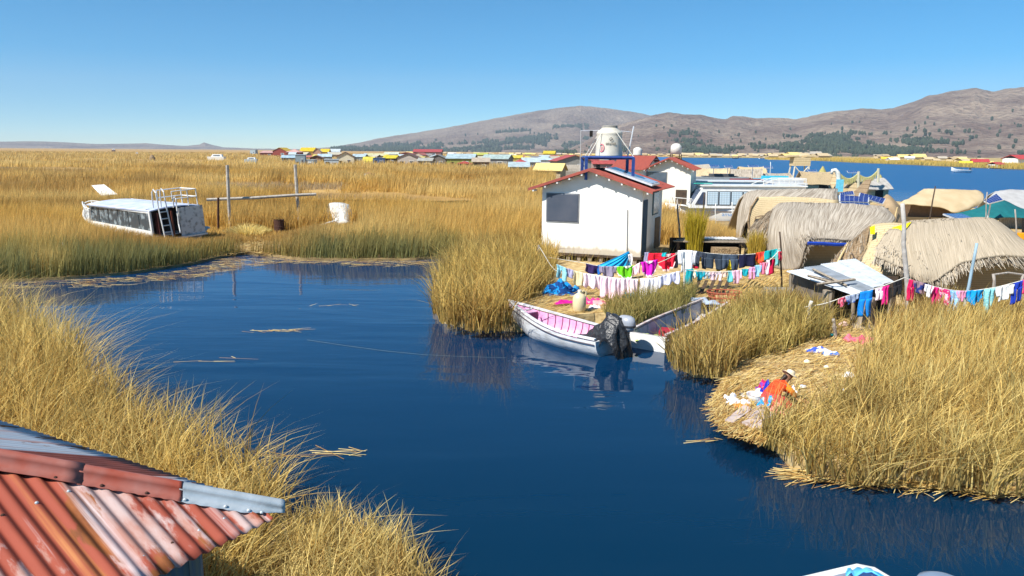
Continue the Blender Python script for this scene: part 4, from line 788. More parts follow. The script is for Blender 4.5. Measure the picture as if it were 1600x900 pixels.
# ------------------------------------------------------------------ tour boats moored between marsh and huts
def cabin_boat(name, label, px_bow, px_st, Yd, h_cab=2.55, name_txt=None, rz=0.0, windows=7, cabin=True, hullc=BOATW, rail=True):
    k = Yd / F; L_ = (px_st - px_bow) * k; q = D((px_bow + px_st) / 2, 300, Yd); t = thing(name, (q.x, q.y, 0), label, 'tour boat', rz=rz)
    B_ = 2.6; l = L_ / 2
    g = []
    for i in range(15):
        u = i / 14; b = B_ / 2 * min(1, (1.0 - (1 - u) ** 3.0)) + .01; x = -l + L_ * u; kz = -.25 + .5 * max(0, .25 - u) * 2; top = 1.0 + .35 * (1 - u) ** 3
        g.append([(x - (.45 * (1 - u) ** 4) * abs(s), b * math.copysign(abs(s) ** .3, s) * (1 - .12 * (1 - abs(s))), kz + (top - kz) * abs(s) ** 2.4) for s in np.linspace(-1, 1, 13)])
    MB().sheet([list(reversed(r)) for r in g], .06).build('hull', hullc, t, smooth=True)
    MB().slab([(-l + .5, -.5, 1.22), (-l + 1.6, -1.05, 1.1), (l - .02, -1.24, 1.0), (l - .02, 1.24, 1.0), (-l + 1.6, 1.05, 1.1), (-l + .5, .5, 1.22)], .05).build('deck', BOATW, t)
    MB().box((.3, -B_ / 2 - .0, .80), (L_ * .86, .05, .12)).build('rub_rail', pc((120, 110, 104)), t)
    if cabin:
        x0, x1 = -l + 1.1, l - .6; zb, zt_ = 1.05, h_cab
        MB().hexa([(x0, -1.1, zb), (x1, -1.1, zb), (x1, 1.1, zb), (x0, 1.1, zb), (x0 + 1.0, -.98, zt_), (x1, -.98, zt_), (x1, .98, zt_), (x0 + 1.0, .98, zt_)]).build('cabin', BOATW, t)
        MB().slab([(x0 + .85, -1.12, zt_ + .05), (x1 + .1, -1.12, zt_ + .05), (x1 + .1, 1.12, zt_ + .05), (x0 + .85, 1.12, zt_ + .05)], .09).build('roof', BOATW, t)
        W0 = x0 + 1.25; ww = (x1 - .15 - W0) / windows; CUR = mat_weave('blue_curtain', (.34, .46, .55), (.54, .65, .74), 26, .5)
        zA, zB = 1.28, 2.28
        fy = lambda z: -1.1 + (z - zb) / (zt_ - zb) * .12
        for i in range(windows):
            a = W0 + ww * i + .02; b = W0 + ww * (i + 1) - .02
            f = MB().slab([(a, fy(zA) - .02, zA), (b, fy(zA) - .02, zA), (b, fy(zB) - .02, zB), (a, fy(zB) - .02, zB)], .04).build('window', pc((60, 70, 80)), t)
            cu = []; n_ = 9
            for j in range(n_):
                xx = a + .04 + (b - a - .08) * j / (n_ - 1); of = .012 * (j % 2); cu.append([(xx, fy(zA) - .045 - of, zA + .04), (xx, fy(zB) - .045 - of, zB - .04)])
            MB().sheet(cu, .01, us=3, vs_=1).build('curtain', CUR, f)
        MB().slab([(x0 + .42, fy(1.3) - .02, 1.32), (x0 + 1.12, fy(1.3) - .02, 1.32), (x0 + 1.12, fy(2.2) - .02, 2.2), (x0 + .93, fy(2.2) - .02, 2.2)], .05).build('side_glass', nmat('cabin_glass', (.06, .07, .12), (.04, .05, .08), 3, .1), t)
        MB().slab([(x0 + .16, -.95, 1.35), (x0 + .16, .95, 1.35), (x0 + .86, .88, 2.38), (x0 + .86, -.88, 2.38)], .05).build('windshield', nmat('cabin_glass2', (.10, .13, .2), (.06, .08, .12), 3, .1), t)
        if rail:
            rl = MB(); zr = zt_ + .5
            rl.tube([(x1 - 3.4, -1.0, zt_ + .05), (x1 - 2.4, -1.0, zr), (x1, -1.0, zr), (x1, 1.0, zr), (x1 - 2.4, 1.0, zr), (x1 - 3.4, 1.0, zt_ + .05)], .03, 6)
            for xx in (x1 - 2.4, x1 - 1.2, x1): rl.tube([(xx, -1.0, zt_), (xx, -1.0, zr)], .025, 5); rl.tube([(xx, 1.0, zt_), (xx, 1.0, zr)], .025, 5)
            rl.tube([(x1 - 2.6, -1, zt_ + .3), (x1, -1, zt_ + .3)], .02, 5); rl.build('roof_rail', WHITE, t)
    rb = MB(); rb.tube([(-l + 1.3, -1.0, 1.7), (-l + .3, -.55, 1.75), (-l - .1, 0, 1.8), (-l + .3, .55, 1.75), (-l + 1.3, 1.0, 1.7)], .03, 6)
    for p_ in [(-l + 1.2, -.95), (-l + .35, -.5), (-l - .05, 0), (-l + .35, .5)]: rb.tube([(p_[0], p_[1], 1.1), (p_[0], p_[1], 1.74)], .025, 5)
    rb.build('bow_rail', WHITE, t)
    if name_txt: text3d(name_txt, .42, pc((70, 140, 205)), t, Matrix.Translation((-.95, -B_ / 2 - .03, .50)) @ Matrix.Scale(1.1, 4, (1, 0, 0)))
    return t
tb = cabin_boat('tour_boat', 'long white tour boat with curtained windows and blue name lettering', 1050, 1262, 55.0, 2.62, 'amarca', rz=.0, windows=8)
cabin_boat('tour_boat', 'white cabin boat moored behind the long one, only its bow showing', 1024, 1200, 60.0, 2.75, rz=.02, windows=7, rail=False)
cabin_boat('tour_boat', 'white tour boat with raised roof rails farthest from the marsh', 1170, 1262, 66.0, 2.35, rz=-.03, windows=3)
tl = thing('boat_tarp', tb.matrix_basis @ Vector((-2.8, -.2, 2.72)), 'folded green tarp on the roof of the long tour boat', 'tarp'); MB().sheet(interp_grid([[Vector((x, y, .08 + .06 * random.random())) for y in (-.4, 0, .4)] for x in (-.6, 0, .6)], 8, 6), .05).build('cloth', pc((60, 180, 160)), tl)
for (px, py, Yd, rz, L_, lb, cs, ci) in [(1160, 284, 70, .05, 7.0, 'open white boat with a dark red strip behind the tour boats', (225, 225, 222), (150, 60, 60)), (1204, 279, 76, -.1, 6.0, 'small boat with turquoise seats among the moored boats', (220, 220, 218), (70, 190, 215)), (1122, 275, 92, 0, 7, 'grey roofed boat moored before the lake huts', (170, 170, 165), (90, 90, 90))]:
    q = D(px, py, Yd); t = thing('open_boat', (q.x, q.y, q.z - .9), lb, 'boat', rz=rz)
    MB().hexa([(-L_ / 2 + .4, -.7, 0), (L_ / 2, -.8, 0), (L_ / 2, .8, 0), (-L_ / 2 + .4, .7, 0), (-L_ / 2, -.8, .8), (L_ / 2, -1, .8), (L_ / 2, 1, .8), (-L_ / 2, .8, .8)]).build('hull', pc(cs), t)
    MB().box((.2, 0, .86), (L_ * .6, 1.5, .1)).build('seat', pc(ci), t)
    MB().box((.4, 0, 1.05), (L_ * .4, 1.3, .25)).build('cargo', pc(ci), t)
# ------------------------------------------------------------------ thatch surfaces
def thatched(name, cols, nu, nv, th, mat, parent, us, vs_, strands=0, sl=.35, back=True, fringe=0, smooth=True, lump=.03, away=(0, 1)):
    """cols: coarse world points, ridge first, running down to the eave"""
    g = interp_grid([[Vector(p) for p in c] for c in cols], nu, nv)
    for i in range(nu):
        for j in range(nv):
            p = g[i][j]; n = mnoise.noise(p * 1.7) * lump + mnoise.noise(p * 5) * lump * .5; p.z += n; p.y += n
    if back:                      # far slope falling away behind the ridge
        bk = [[g[i][0] + Vector((away[0] * d, away[1] * d, -dz)) for d, dz in ((2.6, 2.2), (1.7, 1.1), (.7, .28))] for i in range(nu)]
        g = [bk[i] + g[i] for i in range(nu)]
    gl = [[rel(parent, p) for p in r] for r in g]
    mb = MB(); mb.sheet(gl, th, 0, us, vs_)
    nvv = len(gl[0]); off = 3 if back else 0
    for s in range(strands + fringe):
        i = random.uniform(0, nu - 1.001); fr_ = s >= strands
        j = (nvv - 1.5 + random.random() * .48) if fr_ else random.uniform(0, nvv - 1.6)
        i0, j0 = int(i), min(int(j), nvv - 2); p = gl[i0][j0].lerp(gl[i0 + 1][j0], i - i0); q = gl[i0][j0 + 1].lerp(gl[i0 + 1][j0 + 1], i - i0)
        d = (q - p)
        if d.length < 1e-5: continue
        p = p.lerp(q, j - j0); d.normalize(); a = (gl[i0 + 1][j0] - gl[i0][j0]).normalized(); n = a.cross(d).normalized()
        if n.z < 0 and not fr_: n = -n
        if n.y > 0 and abs(n.z) < .2: n = -n
        L_ = (.16 if fr_ else sl) * random.uniform(.4, 1.3); d2 = (d + a * random.gauss(0, .16)).normalized(); w = a * random.uniform(.008, .02)
        o = n * random.uniform(.008, .035); tip = p + d2 * L_ + n * random.uniform(0, .07) + (Vector((0, 0, -L_ * .3)) if fr_ else Vector())
        mb.add([p + o - w, p + o + w, tip + o + w * .5, tip + o - w * .5], [(0, 1, 2, 3)], random.choice((1, 1, 2, 2, 0)))
    return mb.build(name, [mat, THATCH2, THATCH3], parent, smooth=smooth)
def C3(*l): return [D(*p) for p in l]
def wall_quad(name, a, b, z0, z1, th, mat, parent, us=8):
    a, b = Vector(a), Vector(b); n = 10
    g = [[rel(parent, Vector((a.x + (b.x - a.x) * i / n, a.y + (b.y - a.y) * i / n, z))) for z in np.linspace(z1, z0, 4)] for i in range(n + 1)]
    return MB().sheet(g, th, 0, us, 3).build(name, mat, parent)

# big hut A: grey thatched arch with a cream mat lining, farthest of the three big huts
hA = thing('reed_hut', (12.5, 38.6, .3), 'large reed hut with grey thatch rim and smooth cream mat front', 'reed hut')
thatched('roof', [C3((1163, 306, 38.4), (1156, 325, 37.6), (1151, 352, 37.2), (1150, 390, 37)), C3((1176, 301, 38.6), (1169, 320, 37.5), (1163, 350, 37.1), (1161, 362, 37)), C3((1200, 299, 38.7), (1190, 306, 37.8), (1181, 322, 37.1), (1170, 345, 36.95)), C3((1250, 298, 38.8), (1240, 304, 37.8), (1222, 314, 37.0), (1205, 322, 36.8)), C3((1309, 297, 38.8), (1308, 304, 37.8), (1309, 311, 37.0), (1310, 318, 36.7))], 26, 12, .1, THATCH, hA, 5, 2, 900, .3, fringe=0)
thatched('front_mat', [C3((1184, 309, 36.75), (1173, 325, 36.6), (1169, 345, 36.5), (1172, 366, 36.45)), C3((1198, 308, 36.7), (1190, 330, 36.5), (1185, 352, 36.4), (1186, 372, 36.35)), C3((1235, 308, 36.7), (1232, 330, 36.3), (1230, 355, 36.2), (1230, 392, 36.1)), C3((1309, 313, 36.7), (1309, 330, 36.3), (1309, 355, 36.2), (1309, 392, 36.1))], 22, 14, .05, MATC, hA, 6, 3, back=False)
MB().tube([rel(hA, p) for p in C3((1184, 308, 36.65), (1173, 325, 36.5), (1169, 345, 36.4), (1172, 366, 36.35))], .05, 6).build('edge_rope', MATB, hA)
MB().tube([rel(hA, p) for p in C3((1178, 368, 36.3), (1178, 350, 36.2), (1181, 339, 36.15), (1190, 337, 36.1), (1205, 339, 36.1))], .035, 6).build('door_frame', MATB, hA)
MB().slab([rel(hA, p) for p in C3((1180, 342, 36.25), (1203, 341, 36.2), (1203, 390, 36.1), (1180, 390, 36.1))], .03).build('door', pc((150, 140, 130)), hA)
MB().slab([rel(hA, p) for p in C3((1159, 352, 37.25), (1168, 344, 37.2), (1168, 390, 37.0), (1159, 390, 37.0))], .05).build('opening_shade', DARK, hA)  # solid dark slab, interior shade put into its colour

# hut B: shaggy grey thatch with a blue tarp edge over the entrance
hB = thing('reed_hut', (13.5, 31.5, .3), 'shaggy grey thatched hut with blue tarp edge above its dark entrance', 'reed hut')
rB = [C3((1217, 322, 32.6), (1209, 335, 31.9), (1204, 358, 31.2), (1202, 385, 31.0), (1202, 416, 31.0)),
      C3((1232, 321, 32.6), (1224, 336, 31.3), (1219, 358, 30.6), (1220, 388, 30.2), (1226, 422, 30.1)),
      C3((1250, 321, 32.6), (1243, 338, 31.2), (1239, 358, 30.4), (1243, 386, 30.0), (1249, 418, 29.9)),
      C3((1268, 321.5, 32.6), (1260, 338, 31.2), (1255, 354, 30.4), (1256, 368, 29.9), (1262, 378, 29.8)),
      C3((1290, 322, 32.6), (1284, 338, 31.2), (1280, 352, 30.4), (1279, 366, 29.9), (1281, 376, 29.7)),
      C3((1335, 323.5, 32.6), (1328, 338, 31.2), (1318, 354, 30.4), (1308, 368, 29.9), (1302, 377, 29.7)),
      C3((1374, 326, 32.6), (1374, 336, 31.4), (1360, 352, 30.4), (1340, 366, 29.9), (1326, 378, 29.7)),
      C3((1384, 332, 32.3), (1396, 345, 31.3), (1385, 356, 30.5), (1352, 370, 29.9), (1332, 380, 29.7))]
thatched('roof', rB, 60, 26, .14, THATCH, hB, 9, 3, 6500, .34, fringe=900, lump=.05)
thatched('end_mat', [C3((1214, 325, 32.8), (1207, 345, 32.3), (1203, 375, 31.8), (1202, 410, 31.5)), C3((1203, 330, 33.2), (1190, 350, 32.8), (1182, 378, 32.4), (1180, 408, 32.2)), C3((1192, 338, 33.6), (1175, 352, 33.4), (1165, 380, 33.0), (1160, 406, 32.9))], 16, 14, .06, mat_weave('woven_mat', (.34, .26, .175), (.17, .125, .085), 14, 12), hB, 3, 5, 260, .3, back=False, lump=.06)
MB().tube([rel(hB, p) for p in C3((1262, 380, 29.5), (1285, 380.5, 29.45), (1305, 382, 29.4), (1327, 382, 29.4))], .075, 6).build('blue_edge', pc((18, 60, 160)), hB)
wall_quad('front_wall', D(1250, 400, 31.0), D(1372, 400, 31.2), .3, 1.75, .06, MATT, hB, 10)
# brown mat wing that leans against hut C
hW = thing('mat_screen', D(1325, 412, 28.2), 'brown reed mat screen leaning between the two big thatched huts', 'mat screen')
thatched('mat', [C3((1293, 416, 27.7), (1302, 405, 27.9), (1314, 390, 28.3), (1326, 379, 28.7)), C3((1318, 416, 27.3), (1322, 400, 27.5), (1330, 385, 27.8), (1342, 366, 28.1)), C3((1342, 412, 26.9), (1350, 398, 27.0), (1354, 375, 27.2), (1358, 352, 27.4))], 16, 12, .05, MATB, hW, 3, 2, 100, .25, back=False)
MB().tube([rel(hW, p) for p in C3((1325, 380, 28.4), (1316, 396, 27.6), (1306, 415, 27.0))], .04, 6).build('prop_pole', paint((214, 190, 140)), hW)
MB().tube([rel(hW, p) for p in C3((1325, 381, 28.3), (1331, 396, 27.4), (1338, 408, 26.8))], .022, 5).build('brace_pole', DARKWOOD, hW)

# hut C: nearest big hut, pale grey thatch swept down at the left corner
hC = thing('reed_hut', (14.2, 23.6, .3), 'nearest big hut with smooth pale grey thatch sweeping low at its left corner', 'reed hut')
rC = [C3((1414, 353, 24.3), (1411, 372, 23.5), (1411, 394, 22.9), (1414, 415, 22.5), (1417, 430, 22.4)),
      C3((1432, 350, 24.3), (1433, 373, 23.3), (1438, 398, 22.6), (1446, 425, 22.2), (1451, 443, 22.1)),
      C3((1460, 348.5, 24.3), (1464, 371, 23.2), (1470, 394, 22.6), (1476, 415, 22.2), (1479, 430, 22.0)),
      C3((1490, 347, 24.3), (1496, 367, 23.2), (1501, 387, 22.6), (1504, 402, 22.2), (1506, 412, 22.0)),
      C3((1518, 346, 24.3), (1528, 365, 23.2), (1536, 383, 22.6), (1542, 397, 22.2), (1546, 406, 22.0)),
      C3((1544, 346, 24.3), (1562, 364, 23.3), (1578, 382, 22.7), (1590, 396, 22.2), (1597, 404, 22.0)),
      C3((1556, 350, 24.6), (1584, 371, 23.5), (1606, 387, 22.8), (1622, 397, 22.3), (1634, 404, 22.1))]
THC = nmat('pale_thatch', (.50, .415, .305), (.32, .26, .18), 1.0, .9, .7, (13, .9, 1), uv=True, detail=6, lo=.3, hi=.7)
thatched('roof', rC, 60, 26, .13, THC, hC, 9, 3, 1500, .5, fringe=600, lump=.035)
thatched('hood', [C3((1390, 362, 23.7), (1378, 376, 23.4), (1371, 390, 23.1), (1368, 403, 22.9)), C3((1403, 360, 23.5), (1396, 378, 23.1), (1391, 394, 22.8), (1388, 411, 22.6)), C3((1415, 368, 23.2), (1413, 385, 22.9), (1412, 402, 22.5), (1412, 421, 22.3))], 20, 14, .08, THC, hC, 2, 2, 700, .3, back=False, fringe=150)
thatched('side_wall', [C3((1362, 352, 24.9), (1356, 388, 24.4), (1346, 412, 24.0), (1345, 445, 23.6), (1350, 495, 23.2)), C3((1390, 349, 24.6), (1384, 385, 24.0), (1378, 415, 23.6), (1380, 455, 23.2), (1385, 500, 23.0)), C3((1416, 351, 24.4), (1415, 385, 23.6), (1415, 420, 23.2), (1416, 458, 23.0), (1418, 500, 22.9))], 16, 16, .06, MATC, hC, 4, 6, 500, .3, back=False)
wall_quad('front_wall', D(1416, 450, 23.0), D(1640, 450, 23.0), .3, 1.75, .06, MATT, hC, 14)
MB().tube([rel(hC, p) for p in C3((1369, 404, 22.85), (1390, 413, 22.6), (1413, 419, 22.2))], .03, 6).build('hood_pole', DARKWOOD, hC)
MB().tube([rel(hC, p) for p in C3((1413, 420, 22.3), (1409, 428, 22.4), (1404, 438, 22.7))], .025, 6).build('hood_strut', DARKWOOD, hC)
MB().tube([rel(hC, p) for p in C3((1415, 418, 22.3), (1440, 407, 22.4), (1480, 402, 22.45), (1530, 396, 22.4), (1600, 388, 22.4))], .012, 5).build('roof_cord', DARK, hC)
YEL = pc((238, 222, 20), .5)
for pts, lb in [([(1359, 355, 24.4), (1367, 352, 24.4), (1367, 366, 24.3), (1360, 366, 24.3)], 'small yellow cloth tied at the top of the cream mat wall'), ([(1394, 356, 24.0), (1408, 352, 24.0), (1424, 347, 24.1), (1414, 360, 23.6), (1404, 366, 23.5), (1395, 362, 23.7)], 'longer yellow plastic strip behind the leaning grey pole')]:
    q = D(*pts[0]); t = thing('yellow_cloth', q, lb, 'cloth'); MB().slab([rel(t, p) for p in C3(*pts)], .02).build('cloth', YEL, t)

# hut D with tan canvas, hut E grey, teal tarp
hD = thing('canvas_hut', D(1470, 350, 48), 'hut under a smooth tan canvas roof with a rounded right end by the lake', 'hut')
thatched('roof', [C3((1444, 296.5, 48.4), (1432, 304, 47.8), (1417, 312, 47), (1403, 319.5, 46.5)), C3((1470, 296.5, 48.4), (1462, 305, 47.6), (1450, 314, 46.9), (1438, 321, 46.4)), C3((1505, 297.5, 48.4), (1500, 308, 47.4), (1488, 318, 46.7), (1474, 326, 46.3)), C3((1528, 299, 48.4), (1524, 313, 47.2), (1508, 325, 46.5), (1489, 333, 46.1)), C3((1536, 304, 48.2), (1535, 315, 47.4), (1520, 325, 46.8), (1500, 332, 46.4))], 30, 14, .05, CANVAS, hD, 3, 2, 0, lump=.04)
wall_quad('front_wall', D(1405, 330, 47.2), D(1492, 333, 46.8), .3, 1.1, .05, MATT, hD, 8)
wall_quad('upper_wall', D(1407, 330, 47.5), D(1492, 333, 47.0), 1.08, 2.1, .05, nmat('brown_cloth', (.16, .10, .06), (.12, .075, .045), 6), hD, 8)  # dark brown band above the tan mat wall
hE = thing('reed_hut', D(1580, 350, 48), 'grey tarpaulin roofed hut at the right edge behind the teal shade cloth', 'hut')
thatched('roof', [C3((1556, 300, 49.5), (1549, 305, 49), (1543, 313, 48.4), (1540, 322, 48)), C3((1580, 298, 49.5), (1578, 308, 48.6), (1580, 318, 47.8), (1582, 330, 47)), C3((1640, 298, 49.5), (1642, 310, 48.6), (1646, 322, 47.8), (1650, 334, 47))], 22, 12, .05, nmat('grey_tarp', (.44, .43, .42), (.36, .35, .34), 2, .7, .3), hE, 3, 2, lump=.05)
wall_quad('front_wall', D(1560, 350, 48.5), D(1645, 350, 48.5), .3, 1.7, .05, WOOD, hE, 8)
tp = thing('shade_cloth', D(1550, 345, 42), 'big teal shade cloth slung between poles on the right', 'shade cloth')
g = interp_grid([C3((1487, 335, 42), (1492, 337, 41.7), (1500, 341, 41.3)), C3((1525, 326, 42.4), (1532, 333, 41.6), (1540, 342, 41)), C3((1562, 312, 43), (1568, 326, 41.8), (1575, 340, 41)), C3((1600, 327, 43), (1602, 333, 42), (1604, 341, 41)), C3((1650, 334, 43), (1650, 337, 42), (1650, 341, 41))], 26, 12)
MB().sheet([[rel(tp, p) for p in r] for r in g], .02).build('cloth', nmat('teal_net', (.01, .145, .155), (.008, .115, .125), 3, .7), tp, smooth=True)
wk = thing('wood_shack', D(1582, 368, 36), 'plank shack with dark doorway under the teal shade cloth', 'shack')
b0, b1 = D(1563, 372, 36), D(1640, 372, 35.4)
wall_quad('plank_wall', b0, b1, .3, 1.35, .08, nmat('pale_planks', (.44, .36, .25), (.28, .22, .15), 4, .8, .3, (1, 1, 9)), wk, 8)
MB().slab([rel(wk, p) for p in C3((1597, 341, 35.4), (1612, 341, 35.4), (1612, 374, 35.3), (1597, 374, 35.3))], .05).build('doorway', DARK, wk)  # flat near-black slab painted as the shade inside the doorway
far_b = thing('orange_bucket', D(1597, 366, 34), 'orange plastic bundle by the plank shack doorway', 'bucket'); MB().lathe([(.18, -.3), (.25, .0), (.26, .05), (.23, .06)], 14).build('bucket', pc((240, 160, 30), .5), far_b)
# thatch scraps between hut D and the brown tent
tn = thing('brown_tent', D(1385, 345, 36), 'brown cloth tent with guy poles between the solar panels and the tan canvas hut', 'tent')
thatched('cloth', [C3((1352, 322, 38), (1352, 330, 37.4), (1354, 340, 37)), C3((1378, 318, 37.6), (1376, 332, 36.6), (1378, 346, 36.2)), C3((1386, 304, 38), (1395, 320, 37), (1398, 350, 36.2)), C3((1405, 322, 38), (1408, 335, 37.2), (1410, 352, 36.6))], 20, 12, .04, nmat('brown_canvas', (.42, .30, .175), (.33, .23, .13), 2, .8), tn, 3, 2, back=True, lump=.03, away=(0, .6))
MB().tube([rel(tn, p) for p in C3((1402, 324, 36.6), (1396, 348, 35.8))], .03, 5).build('guy_pole', paint((205, 180, 130)), tn)

# generic reed tent hut, roof slope towards the viewer
def tent_hut(x0, x1, yb, yt, label, roof, wall=MATT, rz=0.0, z0=.3, dk=.7, eave=.5, name='reed_hut', strands=0, over=.25, cut=0.0, canopy=False):
    c = P((x0 + x1) / 2, yb, z0); k = c.y / F; W = (x1 - x0) * k; H = (yb - yt) * k; Dp = W * dk
    t = thing(name, (c.x, c.y + Dp / 2, z0), label, 'reed hut', rz=rz); w = W / 2; d = Dp / 2; He = H * eave
    MB().box((0, 0, He * .55), (W * .94, Dp * .92, He * 1.1)).build('wall', wall, t)
    MB().box((w * .2, -Dp * .46 - .03, He * .5), (min(1.2, W * .3), .05, He * .96)).build('opening_shade', DARK, t)  # dark panel on the wall, painted as shade within the hut
    g = []
    for i in range(15):
        u = i / 14; x = -w - over + (W + 2 * over) * u; sag = .05 * math.sin(math.pi * u) * H; row = []
        for j in range(15):
            v = -1 + 2 * j / 14; yy = v * (d + over); zz = H - (H - He * .93) * abs(v) ** 1.25 - sag * (1 - abs(v)) + mnoise.noise(Vector((x, yy, c.x))) * .06
            row.append((x + (-.25 if u == 0 else 0) * 0, yy, zz))
        g.append(row)
    mb = MB().sheet(g, .09, 0, W, 4)
    for s in range(strands):
        i = random.randrange(14); j = random.randrange(7); p = Vector(g[i][j]).lerp(Vector(g[i + 1][j]), random.random()); q = (Vector(g[i][j]) - Vector(g[i][j + 1])).normalized()
        mb.add([p + Vector((-.012, 0, .02)), p + Vector((.012, 0, .02)), p + q * .3 + Vector((.006, 0, .03)), p + q * .3 + Vector((-.006, 0, .03))], [(0, 1, 2, 3)], random.choice((1, 2)))
    mb.build('roof', [roof, THATCH2, THATCH3], t)
    for s in (-1, 1): MB().slab([(s * w * .94, -d * .9, He), (s * w * .94, d * .9, He), (s * w * .94, 0, H * .97)], .06).build('gable', wall, t)
    return t
tent_hut(1092, 1140, 292, 263, 'tan reed hut right of the cream cabins, its mat roof peeling at the right', CANVAS, MATT, -.35, strands=80)
tent_hut(1138, 1192, 290, 264, 'grey brown thatched hut between two boat sheds in the lake row', THATCH, MATT, -.25, strands=200)
tent_hut(1158, 1196, 284, 261, 'cream roofed hut peeking behind the grey brown thatched one', MATC, MATC, .1)
tent_hut(1196, 1236, 290, 271, 'low grey thatched hut below the watchtower', THATCH, MATT, .05, strands=80)
tent_hut(1072, 1108, 286, 257, 'grey roofed hut touching the right cream cabin', THATCH2, MATT, .2)
t = tent_hut(1256, 1306, 303, 268.5, 'tan mat hut with drooping right roof flap in front of the watchtower', MATT, MATC, .05, eave=.45, strands=60)
MB().slab([rel(t, p) for p in C3((1296, 285, 82), (1302, 270, 84), (1309, 283, 81.5), (1301, 296, 81))], .08).build('roof_flap', MATT, t)
tent_hut(1338, 1390, 310, 279, 'small grey roofed hut with ragged cloth edge beside the lake', nmat('grey_cloth', (.50, .47, .43), (.40, .37, .33), 3, .8), MATC, .35, strands=40)
t = thing('entrance_mat', D(1345, 300, 73), 'brown reed mat wall joined to the ragged grey roofed hut', 'mat wall'); MB().slab([rel(t, p) for p in C3((1332, 303, 74), (1352, 282, 75), (1362, 280, 75), (1352, 308, 72), (1332, 310, 72))], .1).build('mat', MATB, t)

# watchtower
q = P(1249, 296, .3); kk = q.y / F
q = D(1247, 292, 112); q.z = .3; kk = 112 / F
tw = thing('watchtower', q, 'straw walled lookout box on crossed white poles above the huts', 'watchtower')
zt0 = D(1247, 259, 112).z - .3; zt1 = D(1247, 246, 112).z - .3; hw = 12.5 * kk
mb = MB(); mb.box((0, 0, (zt0 + zt1) / 2), (hw * 2, hw * 1.6, zt1 - zt0)); mb.build('cabin', MATC, tw)
for s in (-.5, .5): MB().slab([(s * hw * 2 - hw * .55, -hw * .8, zt1 + .25), (s * hw * 2 + hw * .55, -hw * .8, zt1 + .25), (s * hw * 2 + hw * .5, hw, zt1 + .1), (s * hw * 2 - hw * .5, hw, zt1 + .1)], .3).build('roof', MATC, tw)
for sx in (-1, 1):
    for sy in (-1, 1): MB().tube([(sx * hw * 1.15, sy * hw * .9, -.2), (sx * hw * .85, sy * hw * .7, zt0)], .12, 6).build('leg', pc((205, 200, 185)), tw)
MB().tube([(-hw * 1.1, -hw * .9, .2), (hw * .9, -hw * .7, zt0)], .09, 5).build('brace', pc((205, 200, 185)), tw)
MB().tube([(hw * 1.1, -hw * .9, .2), (-hw * .9, -hw * .7, zt0)], .09, 5).build('brace', pc((205, 200, 185)), tw)
MB().box((-hw * 1.6, -hw * .8, .8), (hw * 1.5, hw * 1.4, .5)).build('steps', MATT, tw)
for px, yb, yt, lb in [(1214, 293, 280, 'low round straw stack left of the watchtower'), (1284, 281, 260, 'pointed straw figure standing on the shore by the watchtower'), (1374, 290, 273, 'small straw bundle figure at the lake edge')]:
    q = D(px, yb, 100); k = 100 / F; t = thing('straw_stack', q, lb, 'straw stack'); h = (yb - yt) * k
    MB().lathe([(h * .45, -.3), (h * .5, h * .2), (h * .28, h * .55), (.05, h)], 12).build('stack', nmat('green_straw', (.42, .36, .12), (.3, .27, .09), 6), t)

# welcome arch and straw garland
ar = thing('entrance_arch', D(1302, 300, 80), 'white curved tusk shaped pole at the landing', 'arch'); 
MB().tube([rel(ar, p) for p in C3((1301, 302, 80), (1310, 296, 80), (1311, 280, 80), (1309, 270, 80), (1305, 265.5, 80), (1301, 266, 80), (1299, 272, 80))], .32, 8, r2=.16).build('pole', pc((225, 222, 210)), ar, smooth=True)
MB().box(rel(ar, D(1312, 290, 79.6)), (.7, .3, 1.3)).build('blue_cloth', pc((110, 200, 225)), ar)
gd = thing('garland', D(1320, 276, 80), 'greenish straw garland swagging from the white arch to poles', 'garland')
mb = MB()
for a, b, s in [((1311, 270), (1341, 271), 9), ((1341, 272), (1373, 265), 9)]:
    for i in range(40):
        u = i / 39; x = a[0] + (b[0] - a[0]) * u; y = a[1] + (b[1] - a[1]) * u + s * math.sin(math.pi * u) * 1.0; p = rel(gd, D(x, y, 80))
        mb.tube([p, p + Vector((random.uniform(-.1, .1), 0, -.6))], .09, 4, r2=.02)
        if i: mb.tube([prev, p], .07, 4)
        prev = p
mb.build('fringe', nmat('olive_straw', (.42, .42, .16), (.5, .44, .22), 5), gd)
for x, y0, y1, lb in [(1341, 268, 302, 'pale post holding the middle of the straw garland'), (1372, 263, 285, 'leaning post holding the right end of the garland')]:
    t = thing('garland_post', D(x, y1, 80), lb, 'post'); MB().tube([rel(t, D(x, y1, 80)), rel(t, D(x + .5, y0, 80))], .14, 6).build('shaft', pc((200, 195, 170)), t)

# solar panels
def solar(pts, label, leg=1.2):
    p = C3(*pts); c = sum(p, Vector()) / 4; t = thing('solar_panel', c, label, 'solar panel'); l = [rel(t, q) for q in p]
    MB().slab(l, .05).build('frame', ALU, t)
    n = (l[1] - l[0]).cross(l[3] - l[0]).normalized(); n = n if n.y < 0 or n.z > .3 else -n
    cc = sum(l, Vector()) / 4; s_ = [cc + (q - cc) * .94 + n * .034 for q in l]
    MB().sheet([[s_[0], s_[3]], [s_[1], s_[2]]], .004).build('cells', SOLAR, t)
    if leg: MB().tube([(0, .15, 0), (0, .3, -leg)], .04, 6).build('post', ALU, t)
solar([(1311, 305, 34.6), (1358, 309, 34.6), (1357, 317, 34.2), (1311, 315, 34.2)], 'long solar panel nearest the grey thatch ridge')
solar([(1311, 316, 34.1), (1357, 318.5, 34.1), (1362, 325, 33.4), (1318, 324, 33.4)], 'solar panel tipped flat below the long one')
solar([(1343, 301.5, 36.4), (1384, 311, 36.4), (1379, 319.5, 36), (1341, 308, 36)], 'solar panel slanting down to the right of the pair')
